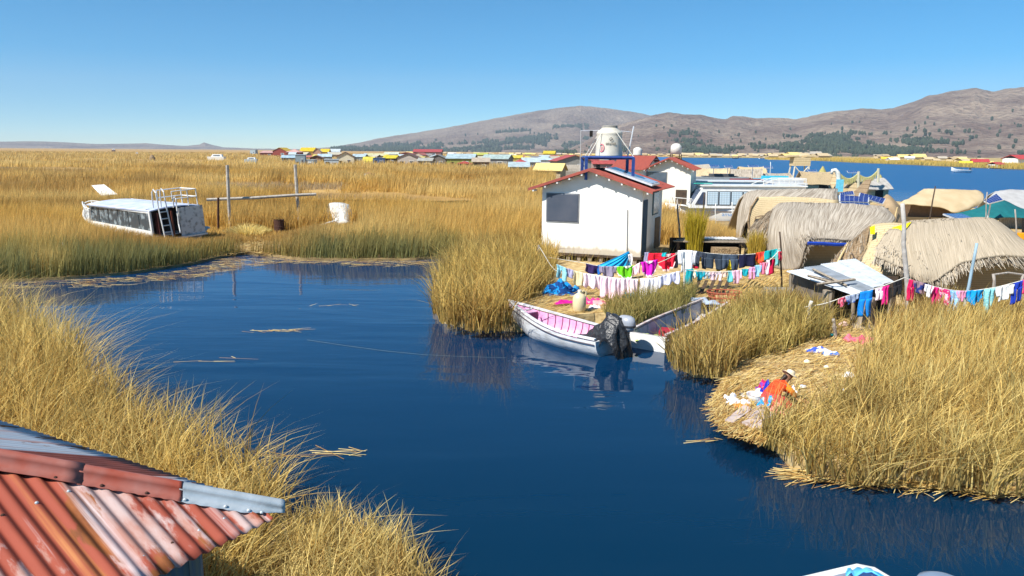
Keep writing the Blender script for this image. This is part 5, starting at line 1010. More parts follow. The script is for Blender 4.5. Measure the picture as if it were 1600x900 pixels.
solar([(1312, 302, 38), (1333, 299, 38), (1335, 305, 37.6), (1313, 306, 37.6)], 'small solar panel tucked behind the long one')
solar([(1473, 335, 27), (1503, 335, 27.2), (1523, 343, 26), (1496, 344, 25.8)], 'flat solar panel on the ridge of the nearest big hut', .5)
solar([(1537, 315, 40), (1557, 303, 40.6), (1568, 313, 40), (1545, 319, 39.6)], 'square solar panel beside the teal shade cloth')
for x0, x1, y, lb in [(1168, 1184, 258, 'small solar panel above the cream roofed hut'), (1192, 1206, 259.5, 'small solar panel right of the one above the cream hut'), (1108, 1122, 258, 'small solar panel above the tan hut by the cabins'), (1131, 1143, 258.5, 'small solar panel on a white frame near the lake huts'), (1261, 1275, 265, 'dark solar panel beside the watchtower'), (1323, 1342, 267, 'solar panel on a thin pole over the garland')]:
    solar([(x0, y, 92), (x1, y, 92), (x1 + 2, y + 3.2, 90.5), (x0 + 2, y + 3.2, 90.5)], lb, 2.4)

# ------------------------------------------------------------------ shed with metal sheets
sh = thing('metal_shed', (9.9, 20.6, .3), 'dark open shed under loose galvanised roof sheets', 'shed')
roofp = [(1229, 424, 22.3), (1337, 411, 23.0), (1396, 447, 20.2), (1334, 461, 19.6)]
a, b, c_, d_ = [rel(sh, p) for p in C3(*roofp)]
def bil(u, v): return (a.lerp(b, u)).lerp(d_.lerp(c_, u), v)
n_ = 60
for (u0, u1, dz, mt) in [(0, .26, 0, METAL), (.25, .5, .04, nmat('dull_metal', (.26, .29, .32), (.38, .42, .46), 3, .5, metal=.4)), (.49, .75, .08, METAL), (.74, 1.0, .12, METAL)]:
    g = []; n2 = 22
    for i in range(n2 + 1):
        u = u0 + (u1 - u0) * i / n2; zz = dz + .014 * (1 if i % 2 else -1); g.append([bil(u, v) + Vector((0, 0, zz)) for v in (-.01 * (dz > .03), .25, .5, .75, 1.0)])
    MB().sheet(g, .012).build('roof_sheet', mt, sh)
for pts, r in [([(1270, 426, 21.9), (1322, 452, 20.2)], .04), ([(1262, 436, 21.2), (1300, 447, 20.3), (1336, 442, 20.4)], .035), ([(1276, 450, 20.3), (1334, 442, 20.3)], .04)]:
    MB().tube([rel(sh, p) + Vector((0, 0, .1)) for p in C3(*pts)], r, 4).build('plank', WOOD, sh)
for (x, y, Y_, dm_) in [(1236, 428, 22.2, 0), (1296, 458, 20.6, 0), (1334, 463, 19.9, 0), (1392, 450, 20.4, 0)]:
    p = rel(sh, D(x, y, Y_)); MB().tube([p, Vector((p.x + .03, p.y, 0))], .05, 6).build('post', WOOD, sh)
p0, p1 = D(1300, 460, 21.4), D(1392, 460, 21.6)
wall_quad('back_wall', D(1262, 450, 22.6), D(1400, 450, 22.2), .3, 1.35, .06, DARKWOOD, sh)
wall_quad('side_wall', D(1238, 450, 22.6), D(1300, 460, 20.8), .3, 1.45, .06, nmat('old_boards', (.20, .17, .14), (.11, .09, .075), 3, .8), sh)
for (px, py, Y_, h_, w_, lb, nm, cl, mt) in [(1352, 505, 19.8, .85, .42, 'ragged grey stump inside the dark shed', 'tree_stump', 'stump', WOOD), (1293, 480, 20.6, .9, .3, 'weathered plank leaning at the shed corner', 'leaning_plank', 'plank', WOOD)]:
    q = D(px, py, Y_); q.z = .3; t = thing(nm, q, lb, cl); MB().lathe([(w_ * .75, 0), (w_ * .62, h_ * .3), (w_ * .5, h_ * .7), (w_ * .56, h_)], 9).build('body', mt, t)

# ------------------------------------------------------------------ poles, lines and washing
def pole(x0, y0, x1, y1, Y, r, label, mat=POLE, name='washing_pole', zg=.3, r2=None):
    q = D(x1, y1, Y); q.z = zg; t = thing(name, q, label, 'pole'); tp_ = rel(t, D(x0, y0, Y)); n = 6
    pts = [tp_ * (i / n) + Vector((mnoise.noise(Vector((i * .9, x0, 0))) * r * .8, 0, 0)) for i in range(n + 1)]; pts[0] = Vector((0, 0, -.2))
    MB().tube(pts, r, 8, r2=r2 or r * .75).build('shaft', mat, t, smooth=True); return t
pole(1410, 318, 1419, 512, 20.3, .075, 'tall thick pale pole leaning left before the nearest hut', nmat('pale_pole', (.50, .47, .44), (.36, .33, .30), 6, .8, .3))
pole(1527, 380, 1502, 500, 20.2, .05, 'blue grey pole leaning right amid the washing', pc((150, 175, 190)))
pole(1553, 428, 1551, 492, 21.6, .055, 'short pale fence post left of the pair under the eave')
pole(1597, 428, 1597, 495, 21.6, .055, 'short pale fence post at the right picture edge')
pole(1219, 362, 1222, 452, 25.2, .035, 'thin dark stick holding the right end of the upper washing line', DARKWOOD)
pole(842, 383, 843, 420, 28.5, .06, 'short brown stake at the left corner of the white cabin')
pole(1068, 404, 1070, 470, 23.9, .03, 'thin white stick where two washing lines meet', pc((215, 212, 200)))
pole(998, 440, 998, 478, 23.0, .03, 'dark stick between the pink sheets and white lace', DARKWOOD)
pole(912, 300, 914, 300, 60, .02, 'x') if False else None
pole(1461, 291, 1449, 345, 31, .035, 'slanting dark tipped stick before the tan canvas hut', DARKWOOD)
pole(1542, 300, 1543, 350, 38, .035, 'thin pole supporting the teal shade cloth')
pole(1586, 327, 1596, 372, 33, .04, 'thin leaning pole before the plank shack', POLE)
pole(1406, 320, 1411, 352, 26, .10, 'bent pale branch rising behind the yellow strip') if False else None
pole(1058, 312, 1064, 385, 36, .05, 'weathered stick in the reeds before the tour boat')
pole(1118, 318, 1118, 352, 47, .04, 'slim white rod standing before the boat name', pc((225, 225, 220)))
pole(1144, 316, 1145, 350, 47, .045, 'second slim white rod before the boat windows', pc((225, 225, 220)))
pole(1101, 302, 1097, 345, 44, .05, 'crooked brown stick before the boat curtains', DARKWOOD)
pole(1204, 253, 1204, 285, 88, .05, 'thin mast among the lake huts', pc((220, 220, 215)))
pole(1302, 498, 1305, 540, 18.6, .05, 'grey post at the front left corner of the metal shed')
pole(1268, 470, 1259, 505, 19.5, .06, 'short white pipe leaning left of the metal shed', pc((214, 212, 205)))
pole(98, 379, 101, 402, 30.5, .05, 'short pale stake in the green reeds at left', zg=.1)
fence = thing('rail_fence', D(1570, 470, 21.6), 'low pale rail between the two short fence posts', 'fence')
MB().tube([rel(fence, p) for p in C3((1553, 429, 21.6), (1575, 426, 21.6), (1597, 429, 21.6))], .03, 6).build('top_rail', POLE, fence)
MB().tube([rel(fence, p) for p in C3((1385, 486, 21.4), (1480, 482, 21.4), (1597, 480, 21.4))], .035, 6).build('lower_rail', POLE, fence)

def line_pts(pts, Y): return [D(x, y, Y if not isinstance(Y, tuple) else Y[0] + (Y[1] - Y[0]) * i / (len(pts) - 1)) for i, (x, y) in enumerate(pts)]
def rope(pts, Y, label, r=.012, c=(225, 222, 210)):
    p = line_pts(pts, Y); t = thing('washing_line', p[0], label, 'line'); g = interp_grid([p, p], 2, len(pts) * 4)[0]
    MB().tube([rel(t, q) for q in g], r, 4).build('cord', pc(c), t)
def garment(kind, xa, ya, xb, yb, ylow, Y, c, label, c2=None, pat=None, name=None, cat=None, fold=.05, nf=None, xshift=0):
    """hangs from (xa,ya)-(xb,yb) on the line down to ylow at depth Y"""
    A_, B_ = D(xa, ya, Y), D(xb, yb, Y); k = Y / F; Lg = (ylow - max(ya, yb)) * k; W = (B_ - A_).length
    m = cloth_mat(c, c2, pat); nm, ct = {'pants': ('trousers', 'trousers'), 'shirt': ('shirt', 'shirt'), 'skirt': ('blouse', 'blouse'), 'towel': ('cloth', 'cloth'), 'drape': ('sheet', 'sheet')}[kind]
    o = thing(name or nm, A_, label, cat or ct, None); ex = B_ - A_; ph = random.uniform(0, 6); nf = nf or max(3, W * 9); sx = xshift * k
    def pt(u, v, dl=1.0, wid=1.0, off=0.0):
        u2 = .5 + (u - .5) * wid; p = ex * u2; f = fold * (.25 + v) * math.sin(u * nf * 2 + ph + v * .8) + fold * .5 * math.sin(u * nf * 4.7 + ph * 2)
        return Vector((p.x + off + sx * v + .012 * math.sin(v * 7 + ph), p.y + f - .02, p.z + .015 - Lg * dl * v))
    mb = MB()
    if kind == 'pants':
        split = .30
        mb.sheet([[pt(u, v) for v in np.linspace(0, split + .04, 5)] for u in np.linspace(0, 1, 9)], .012)
        for s in (0, 1):
            dl = 1 if s else random.uniform(.92, 1.0)
            mb.sheet([[pt(.5 * s + .5 * u * (1 - .25 * v) + (.12 * v if s else 0), v, dl) for v in np.linspace(split, 1, 8)] for u in np.linspace(0, 1, 6)], .03)
    elif kind == 'shirt':
        mb.sheet([[pt(.16 + .68 * u, v) for v in np.linspace(0, 1, 10)] for u in np.linspace(0, 1, 10)], .012)
        for s in (0, 1):
            mb.sheet([[pt((.0 if s == 0 else .80) + .20 * u, .02 + v * .62, 1 + .0 * u) + Vector(((-.03 if s == 0 else .03) * (1 - v), -.02, 0)) for v in np.linspace(0, 1, 6)] for u in np.linspace(0, 1, 4)], .012)
    elif kind == 'skirt':
        def e(u): return .55 + .45 * math.sin(math.pi * u) ** .8 + .05 * math.sin(u * 31)
        mb.sheet([[pt(u, v, e(u), 1 - .12 * v) for v in np.linspace(0, 1, 10)] for u in np.linspace(0, 1, 22)], .012)
        if c2 and not pat:
            mt2 = cloth_mat(c2); t2 = MB().sheet([[pt(u, v, e(u), 1 - .12 * v) + Vector((0, -.018, 0)) for v in (.93, 1.03)] for u in np.linspace(0, 1, 22)], .03); t2.build('trim', mt2, o)
            MB().sheet([[pt(u, v, 1, 1) + Vector((0, -.02, 0)) for v in (0, .16 * math.sin(math.pi * (u - .3) / .4) + .02)] for u in np.linspace(.3, .7, 8)], .03).build('collar', mt2, o)
    elif kind == 'drape':
        def e(u): return .62 + .22 * abs(math.sin(u * math.pi * 2.5 + .6)) + .18 * (mnoise.noise(Vector((u * 3, ph, 0))) + .5)
        mb.sheet([[pt(u, v, e(u)) for v in np.linspace(0, 1, 10)] for u in np.linspace(0, 1, 30)], .012)
    else:
        mb.sheet([[pt(u, v, 1 + .06 * math.sin(u * 5 + ph)) for v in np.linspace(0, 1, 9)] for u in np.linspace(0, 1, 10)], .012)
    mb.build('fabric', m, o, smooth=True); return o
_cm = {}
def cloth_mat(c, c2=None, pat=None):
    k = (c, c2, pat)
    if k in _cm: return _cm[k]
    if pat: m = nmat('printed_cloth', lin(c), lin(c2), {'dots': 14, 'camo': 6, 'fine': 30}[pat], .85, lo=.47, hi=.53, detail=1)
    else: m = nmat('cloth_fabric', lin(c), tuple(v * .85 for v in lin(c)), 9, .85, .2)
    _cm[k] = m; return m

# front line, left half
rope([(843, 386), (870, 424), (912, 427), (960, 434), (998, 436), (1030, 430), (1065, 424)], (26, 23.6), 'front washing line from the cabin corner to the white stick')
garment('pants', 870, 413, 885, 419, 442, 24.2, (150, 212, 228), 'pale aqua trousers at the left end of the front line')
garment('shirt', 885, 419, 897, 423, 437, 24.2, (168, 168, 200), 'small lilac grey shirt beside the aqua trousers')
garment('towel', 896, 423, 911, 426, 449, 24.1, (232, 222, 178), 'cream cloth between lilac shirt and pink sheets')
garment('drape', 912, 427, 940, 432, 458, 23.6, (252, 232, 240), 'pale pink sheet nearest the cream cloth')
garment('drape', 938, 432, 972, 436, 474, 23.5, (252, 222, 236), 'long pink sheet hanging lowest, almost to the straw')
garment('drape', 970, 435, 997, 437, 466, 23.5, (250, 228, 238), 'pink sheet right of the lowest one')
garment('drape', 1000, 436, 1030, 434, 474, 23.4, (242, 240, 250), 'white lace sheet trailing a long corner')
garment('drape', 1028, 433, 1062, 424, 454, 23.4, (222, 222, 244), 'bluish white gathered lace at the end of the front line')
# back line
rope([(843, 400), (913, 411), (935, 415), (1000, 417), (1030, 410), (1062, 395)], (28, 25.2), 'second washing line behind the pink sheets')
garment('towel', 915, 412, 934, 416, 430, 26.2, (56, 38, 90), 'dark purple cloth on the second line')
garment('towel', 934, 416, 939, 416, 430, 26.2, (30, 110, 200), 'narrow strip of blue cloth on the second line')
garment('shirt', 937, 416, 963, 417, 434, 26.1, (150, 142, 166), 'grey T-shirt with dark print on the second line')
garment('skirt', 964, 417, 995, 415, 437, 26.0, (110, 205, 30), 'lime green frilled blouse with a white trim', (235, 240, 235))
garment('skirt', 1002, 410, 1028, 406, 435, 25.4, (216, 30, 190), 'magenta frilled blouse with white trim', (244, 220, 240))
garment('towel', 1007, 395, 1014, 394, 414, 27.0, (150, 148, 176), 'narrow grey cloth left of the red blouse')
garment('towel', 1013, 396, 1034, 396, 413, 26.6, (228, 30, 56), 'plain red cloth above the magenta blouse')
garment('skirt', 1028, 399, 1056, 396, 426, 26.0, (232, 30, 60), 'red frilled blouse with white trim', (250, 215, 215))
garment('towel', 1050, 398, 1060, 396, 420, 26.4, (26, 26, 40), 'black cloth between red blouse and white shirt')
garment('towel', 1034, 396, 1041, 395, 402, 25.8, (20, 180, 190), 'tiny turquoise cloth pinned over the red blouses')
garment('towel', 982, 398, 988, 397, 418, 27.4, (240, 235, 235), 'thin white cloth near the tip of the blue tarp')
garment('drape', 988, 418, 1000, 410, 436, 25.8, (250, 215, 225), 'pale pink cloth left of the magenta blouse')
# blue tarps
tq = thing('blue_tarp', D(985, 393, 27.5), 'bright aqua tarp pulled to a peak beside the cabin cable', 'tarp')
g = interp_grid([C3((983, 393, 27.6), (983.5, 395, 27.6), (984, 397, 27.6)), C3((960, 404, 27.2), (970, 408, 27.0), (984, 408, 27.4)), C3((932, 416, 26.8), (955, 419, 26.5), (986, 418, 27.2))], 14, 22)
for r in g:
    for j, p in enumerate(r): p.y += .09 * math.sin(j * 1.35)
MB().sheet([[rel(tq, p) for p in r] for r in g], .015).build('cloth', nmat('aqua_tarp', lin((40, 180, 222)), lin((28, 150, 205)), 3, .45, spec=.5), tq, smooth=True)
def heap(px, py, Y_, wx, wy, h, c, label, name='cloth_heap', cat='cloth', z=.32, c2=None, pat=None, rz=0, seed=0, sharp=1.0):
    q = D(px, py, Y_) if Y_ else P(px, py, z); q.z = z; t = thing(name, q, label, cat, rz=rz); n = 12; g = []
    for i in range(n + 1):
        row = []
        for j in range(n + 1):
            u, v = -1 + 2 * i / n, -1 + 2 * j / n; rr = max(abs(u), abs(v)); ns = mnoise.noise(Vector((u * 2.2 + seed, v * 2.2, px * .1)))
            e = 1 + .3 * mnoise.noise(Vector((u * 1.3, v * 1.3, seed + px)))
            row.append((u * wx * e, v * wy * e, max(.0, (1 - rr ** 2)) * h * (.6 + ns * 1.2 * sharp) + (.012 if rr < 1 else -.02) + .02 * sharp * abs(mnoise.noise(Vector((u * 6, v * 6, seed))))))
        g.append(row)
    MB().sheet(g, .012).build('cloth', cloth_mat(c, c2, pat), t, smooth=True); return t
heap(874, 448, 24.6, .55, .5, .42, (20, 140, 215), 'crumpled blue tarp heaped beside the reed clump', 'blue_tarp', 'tarp', c2=(10, 60, 120), pat='camo', seed=2)
heap(892, 450, 24.8, .35, .4, .25, (50, 150, 215), 'second fold of blue tarp under the cream cloth', 'blue_tarp', 'tarp', seed=4)
heap(976, 458, 23.9, .28, .2, .22, (60, 175, 215), 'blue plastic lump glimpsed below the pink sheets', 'plastic_lump', 'plastic', seed=5)
heap(990, 457, 23.9, .2, .2, .2, (70, 180, 220), 'smaller blue lump right of the one below the sheets', 'plastic_lump', 'plastic', seed=6)
heap(888, 475, None, .42, .2, .16, (214, 20, 140), 'magenta cloth spread on the straw left of the jug', seed=7)
heap(925, 474, None, .42, .22, .16, (226, 60, 130), 'crimson and pink cloth right of the jug', c2=(240, 170, 170), pat='camo', seed=8)
heap(930, 481, None, .2, .14, .1, (235, 220, 225), 'small white cloth before the crimson one', seed=9)
heap(884, 457, 24.2, .16, .1, .03, (150, 220, 30), 'flat lime green scrap on the straw by the tarp', seed=10)
heap(902, 470, 22.6, .9, .05, .06, (110, 80, 50), 'thin brown stick lying behind the magenta cloth', 'fallen_stick', 'stick', rz=.35, seed=10)
# jug
jg = thing('water_jug', P(905, 487, .3), 'cream translucent plastic jug standing on the straw yard', 'jug')
MB().lathe([(.155, 0), (.19, .05), (.205, .25), (.20, .42), (.17, .50), (.10, .55), (.055, .57), (.055, .62), (.03, .625)], 20).build('body', nmat('jug_plastic', (.72, .62, .38), (.66, .56, .34), 3, .4, spec=.5), jg, smooth=True)
MB().lathe([(.06, .61), (.06, .66), (.05, .665)], 14).build('cap', pc((235, 230, 215)), jg)
MB().tube([(.05, 0, .57), (.12, 0, .66), (.19, 0, .60), (.19, 0, .46)], .022, 6).build('handle', nmat('jug_handle', (.70, .60, .36), (.64, .54, .32), 3, .4), jg)

# upper line of dark trousers and the small clothes
rope([(1055, 396), (1078, 392), (1110, 396), (1150, 398), (1185, 396), (1219, 389)], (25.4, 25.2), 'upper washing line with the dark trousers')
garment('shirt', 1060, 391, 1087, 392, 428, 25.0, (246, 246, 248), 'long white shirt hanging brightest at the line post', fold=.07)
garment('pants', 1086, 392, 1104, 396, 422, 25.3, (60, 68, 82), 'charcoal trousers next to the white shirt')
garment('pants', 1104, 396, 1129, 398, 423, 25.3, (50, 62, 76), 'wide charcoal trousers, second pair on the upper line')
garment('pants', 1128, 398, 1154, 398, 423, 25.3, (70, 84, 102), 'grey blue trousers, third pair on the upper line')
garment('towel', 1155, 398, 1181, 397, 419, 25.3, (24, 26, 60), 'navy cloth with an orange print on the upper line')
MB_print = heap
garment('towel', 1120, 410, 1126, 410, 425, 25.6, (232, 216, 60), 'small yellow cloth showing between the charcoal legs')
garment('towel', 1135, 407, 1145, 407, 424, 25.6, (236, 220, 30), 'yellow cloth showing below the grey blue trousers')
garment('towel', 1082, 408, 1092, 408, 420, 25.6, (190, 20, 60), 'crimson scrap beside the white shirt')
garment('skirt', 1180, 396, 1196, 393, 414, 25.2, (240, 96, 40), 'orange printed blouse near the right end', (210, 60, 50), 'camo')
garment('towel', 1194, 393, 1214, 389, 407, 25.1, (10, 165, 170), 'teal cloth at the right end of the upper line')
garment('towel', 1200, 406, 1211, 405, 430, 25.2, (196, 20, 70), 'dark crimson cloth below the teal one')
garment('towel', 1212, 391, 1219, 391, 416, 25.0, (120, 190, 190), 'narrow aqua cloth on the end post of the upper line')
garment('towel', 1216, 393, 1222, 394, 408, 24.8, (200, 60, 80), 'rosy cloth wrapped round the end post')
rope([(1069, 421), (1090, 424), (1130, 425), (1170, 420), (1200, 408), (1217, 392)], (24.0, 24.6), 'lower washing line with the small clothes')
small = [(1072, 1083, 421, 446, (10, 160, 172), 'towel', 'teal towel at the left end of the small clothes'), (1083, 1088, 423, 436, (240, 225, 200), 'towel', 'cream scrap beside the teal towel'), (1088, 1100, 424, 439, (20, 165, 185), 'shirt', 'small teal shirt on the lower line'), (1100, 1109, 425, 437, (196, 216, 222), 'pants', 'pale grey baby trousers'), (1109, 1118, 425, 439, (235, 205, 215), 'shirt', 'pale pink baby shirt'), (1118, 1127, 425, 440, (240, 225, 232), 'pants', 'whitish pink baby trousers'), (1129, 1137, 425, 434, (240, 210, 190), 'towel', 'peach cloth on the lower line'), (1137, 1146, 424, 442, (110, 210, 215), 'towel', 'light aqua cloth hanging skewed'), (1145, 1158, 423, 445, (240, 195, 215), 'shirt', 'pink printed baby suit on the lower line'), (1158, 1170, 421, 433, (20, 160, 175), 'skirt', 'small teal dress on the lower line'), (1170, 1180, 418, 438, (236, 165, 205), 'pants', 'pink leggings on the lower line'), (1180, 1188, 415, 434, (150, 205, 235), 'shirt', 'sky blue baby shirt'), (1188, 1197, 411, 430, (240, 130, 160), 'shirt', 'rose pink shirt on the rising line'), (1197, 1202, 407, 430, (240, 225, 235), 'towel', 'long white strip at the end of the small clothes')]
for x0, x1, ya, yl, c, kd, lb in small: garment(kd, x0, ya, x1, ya - .6, yl, 24.3, c, lb, fold=.03)

# line before the shed
rope([(1257, 480), (1290, 474), (1325, 462), (1365, 452), (1398, 440), (1413, 434)], (19.6, 19.4), 'short washing line from the white pipe to the tall pole')
garment('shirt', 1310, 467, 1322, 463, 482, 19.5, (214, 130, 150), 'small pink patterned baby shirt before the shed', (190, 60, 90), 'dots', fold=.03)
garment('shirt', 1322, 464, 1340, 459, 478, 19.5, (60, 90, 160), 'blue and grey patterned shirt before the shed', (150, 165, 190), 'camo', fold=.03)
garment('pants', 1343, 457, 1363, 453, 500, 19.4, (10, 130, 220), 'bright blue long trousers before the shed', fold=.03)
garment('pants', 1368, 452, 1380, 449, 472, 19.4, (244, 226, 236), 'short white pink trousers before the shed', fold=.03)
garment('towel', 1378, 449, 1389, 446, 479, 19.4, (226, 30, 130), 'hot pink trousers folded over the line by the shed', fold=.03)
garment('pants', 1396, 442, 1409, 437, 466, 19.4, (34, 34, 38), 'small black trousers left of the tall pole', fold=.03)
# right line
rope([(1413, 434), (1430, 440), (1465, 449), (1505, 455), (1550, 450), (1580, 443), (1620, 432)], (19.4, 19.4), 'long washing line from the tall pole past the right picture edge')
garment('pants', 1419, 437, 1429, 439, 474, 19.4, (214, 24, 90), 'crimson leggings just right of the tall pole', fold=.03)
garment('shirt', 1427, 438, 1450, 445, 464, 19.4, (30, 50, 120), 'navy shirt with orange print on the right line', (150, 120, 130), 'camo', fold=.03)
garment('shirt', 1446, 444, 1456, 448, 468, 19.3, (240, 238, 240), 'small white shirt beside the navy printed one', fold=.03)
garment('skirt', 1453, 447, 1468, 451, 482, 19.4, (226, 30, 120), 'hot pink skirt hanging to a point', fold=.05)
garment('pants', 1467, 450, 1483, 454, 480, 19.4, (228, 40, 120), 'pink trousers with white flower print', (250, 200, 220), 'dots', fold=.03)
garment('pants', 1483, 454, 1498, 456, 496, 19.4, (110, 170, 220), 'sky blue trousers hanging lowest on the right line', (160, 200, 235), 'fine', fold=.03)
garment('shirt', 1495, 455, 1508, 455, 473, 19.4, (246, 160, 200), 'light pink small shirt on the right line', fold=.03)
garment('skirt', 1510, 455, 1536, 453, 480, 19.4, (10, 150, 215), 'azure blue blouse on the right line', fold=.06)
garment('skirt', 1536, 453, 1555, 450, 494, 19.4, (150, 218, 222), 'mint crocheted shawl with striped folds', (120, 190, 200), 'fine', fold=.05)
garment('shirt', 1556, 450, 1581, 444, 474, 19.4, (238, 240, 240), 'white cotton shirt on the right line', fold=.04)
garment('pants', 1581, 444, 1598, 438, 478, 19.4, (24, 56, 170), 'royal blue shorts at the right end', fold=.04)
garment('towel', 1598, 438, 1610, 434, 462, 19.4, (220, 60, 110), 'rose cloth cut by the right picture edge')

# bits in the yard
def bag(px, py, s, c, label, z=.32, name='plastic_bag', cat='bag', seed=0, Y_=None):
    q = D(px, py, Y_) if Y_ else P(px, py, z); q.z = z; t = thing(name, q, label, cat); g = []
    for i in range(13):
        a = 2 * math.pi * i / 12; row = []
        for j in range(7):
            b = math.pi * .5 * j / 6; r = s * (1 + .35 * mnoise.noise(Vector((math.cos(a) * 1.5, math.sin(a) * 1.5, b + seed)))); row.append((r * math.cos(a) * math.cos(b), r * math.sin(a) * math.cos(b) * .8, s * .75 * math.sin(b) * (1 + .3 * mnoise.noise(Vector((a, b * 2, seed))))))
        g.append(row)
    MB().sheet(g, 0).build('bag', cloth_mat(c), t, smooth=True)
for a in [(1326, 588, .13, (238, 238, 240), 'white bag on the straw right of the washing woman', 1), (1322, 612, .09, (200, 205, 215), 'grey white bag half in the reeds below the white one', 2), (1291, 574, .06, (240, 238, 230), 'tiny white scrap above the straw landing', 3), (1254, 605, .07, (220, 224, 232), 'small white bundle right of the woman', 4), (1261, 566, .08, (244, 236, 200), 'cream plastic scrap above the woman', 5), (1303, 512, .10, (235, 225, 225), 'white plastic bag inside the shed mouth', 6), (1318, 508, .13, (240, 205, 200), 'pale pink cloth ball inside the shed mouth', 7), (1298, 524, .08, (60, 190, 190), 'turquoise plastic at the foot of the shed post', 8), (1430, 506, .12, (235, 232, 226), 'white rag at the foot of the tall pole', 9), (1455, 500, .08, (240, 236, 228), 'smaller white rag caught in reeds near the tall pole', 10), (1236, 470, .12, (240, 238, 234), 'white bag on top of the grey drum', 11), (1250, 472, .1, (236, 226, 214), 'cream bag beside the grey drum', 12), (792, 488, .07, (220, 225, 230), 'white can lying against the reed clump', 13)]:
    bag(a[0], a[1], a[2], a[3], a[4], seed=a[5])
heap(1278, 548, None, .3, .14, .08, (60, 90, 190), 'blue and white cloth flung on the straw landing', c2=(236, 238, 244), pat='camo', seed=21)
heap(1299, 553, None, .2, .1, .08, (236, 236, 244), 'smaller blue spotted white cloth right of the flung one', c2=(60, 110, 200), pat='camo', seed=22)
heap(1338, 532, None, .3, .16, .2, (216, 110, 130), 'rose pink blanket crumpled below the shed', c2=(190, 80, 105), pat='camo', seed=23)
heap(1357, 536, None, .2, .15, .16, (206, 96, 116), 'end of rose blanket nearest the tall reeds', c2=(225, 150, 150), pat='camo', seed=24)
dr = thing('grey_drum', D(1218, 470, 22.6), 'grey drum lying on its side at the end of the washing', 'drum'); dr.location.z = .62
MB().prism([(0, math.cos(a) * .3, math.sin(a) * .3) for a in np.linspace(0, 2 * math.pi, 17)[:-1]], (-.5, 0, 0), (.4, 0, 0)).build('body', pc((140, 136, 128)), dr)
MB().prism([(0, math.cos(a) * .22, math.sin(a) * .22) for a in np.linspace(0, 2 * math.pi, 17)[:-1]], (.4, 0, 0), (.42, 0, 0)).build('rim', DARK, dr)
bs = thing('wicker_basin', P(1131, 470, .3), 'rust red wire basket sitting in the reeds behind the grey boat', 'basket')
mb = MB()
for z_, r_ in ((0, .42), (.14, .5), (.30, .56)): mb.tube([(r_ * math.cos(a), r_ * .7 * math.sin(a), z_) for a in np.linspace(0, 2 * math.pi, 19)], .018, 5)
for a in np.linspace(0, 2 * math.pi, 25)[:-1]: mb.tube([(.42 * math.cos(a), .29 * math.sin(a), 0), (.56 * math.cos(a), .39 * math.sin(a), .30)], .012, 4)
mb.build('basket', pc((176, 92, 66)), bs)
bk = thing('broken_boards', P(1105, 458, .3), 'dark broken board frame lying behind the small clothes', 'boards')
for s in range(5): MB().slab([(-.6 + s * .25, -.3, .05), (-.48 + s * .25, -.3, .05), (-.1 + s * .25, .5, .35), (-.22 + s * .25, .5, .35)], .03).build('board', DARKWOOD, bk)
for i in range(7):
    x = 1150 + i * 8; t = thing('reed_pole', P(x + 4, 462 - i * .8, .32), 'pale reed pole in the row propped beneath the small clothes', 'reed pole', 'reed poles below the small clothes')
    MB().tube([(-.25, -.2, 0), (.45, .25, .5)], .022, 5).build('stem', paint((206, 170, 100)), t)
for px, py, L_, lb in [(1092, 468, .5, 'bluish grey plastic scrap behind the grey boat'), (1112, 473, .4, 'pale spotted plastic sheet near the red basket')]:
    heap(px, py, None, L_ * .6, .18, .08, (165, 180, 200), lb, 'plastic_sheet', 'plastic', seed=px)
# wood stack and platform with totora bundle
pf = thing('wood_platform', D(1110, 392, 33), 'low grey plank platform with a stack of boards behind the trousers', 'platform'); pf.location.z = .3
for i in range(5): MB().box((-.1 + .12 * i, -.6 + i * .35, .86 + .02 * (i % 2)), (3.4 - .2 * i, .3, .05), rz=.02 * (i - 2)).build('plank', WOOD, pf)
for i, (x, y) in enumerate([(-1.6, -.6), (1.6, -.6), (-1.6, .9), (1.6, .9)]): MB().box((x, y, .42), (.1, .1, .84)).build('leg', DARKWOOD, pf)
MB().box((0, .95, .45), (3.3, .05, .8)).build('back_panel', DARK, pf)
t = thing('corrugated_scrap', D(1120, 374, 33), 'white corrugated scrap on the plank platform', 'metal sheet'); g = [[(-.9 + 1.8 * i / 24, y, .02 * (i % 2) + .05) for y in (-.4, .5)] for i in range(25)]; MB().sheet(g, .01).build('sheet', pc((226, 226, 222)), t)
t = thing('straw_bale', D(1132, 398, 32.2), 'brown cut reed bale under the plank platform', 'bale'); t.location.z = .3
mb = MB().box((0, 0, .32), (1.1, .5, .64))
for _ in range(240):
    x = random.uniform(-.55, .55); z_ = random.uniform(.02, .64); mb.box((x, -.26, z_), (.02, .04, .05), m=1)
mb.build('bale', [MATB, MATT], t)
def bundle(px, yb, yt, Y_, r, label, c=(206, 180, 84)):
    q = D(px, yb, Y_); q.z = .25; h = (yb - yt) * Y_ / F + .35; t = thing('reed_bundle', q, label, 'reed bundle'); n = 700
    a = rng.uniform(0, 2 * np.pi, n); rr = r * np.sqrt(rng.random(n)); X = q.x + rr * np.cos(a); Y = q.y + rr * np.sin(a); tip = np.tile(np.array(lin(c)), (n, 1)) * rng.uniform(.4, 1.25, (n, 1))
    o = blades('stems', X - q.x, Y - q.y, np.zeros(n), rng.uniform(.6, 1.12, n) * h, np.full(n, .035), np.abs(rng.normal(0, .09, n)), a + rng.normal(0, .8, n), tip, tip, 3, .16); del o['kind']; o.parent = t
    return t
bundle(1083, 410, 332, 32.5, .34, 'tall yellow green totora bundle standing upright before the platform', (206, 186, 62))
bundle(1180, 412, 366, 31.0, .28, 'shorter yellow reed bundle against the brown woven mat', (210, 184, 84))
bundle(1192, 402, 380, 31.2, .2, 'small dry reed sprig beside the shorter bundle', (190, 160, 80))
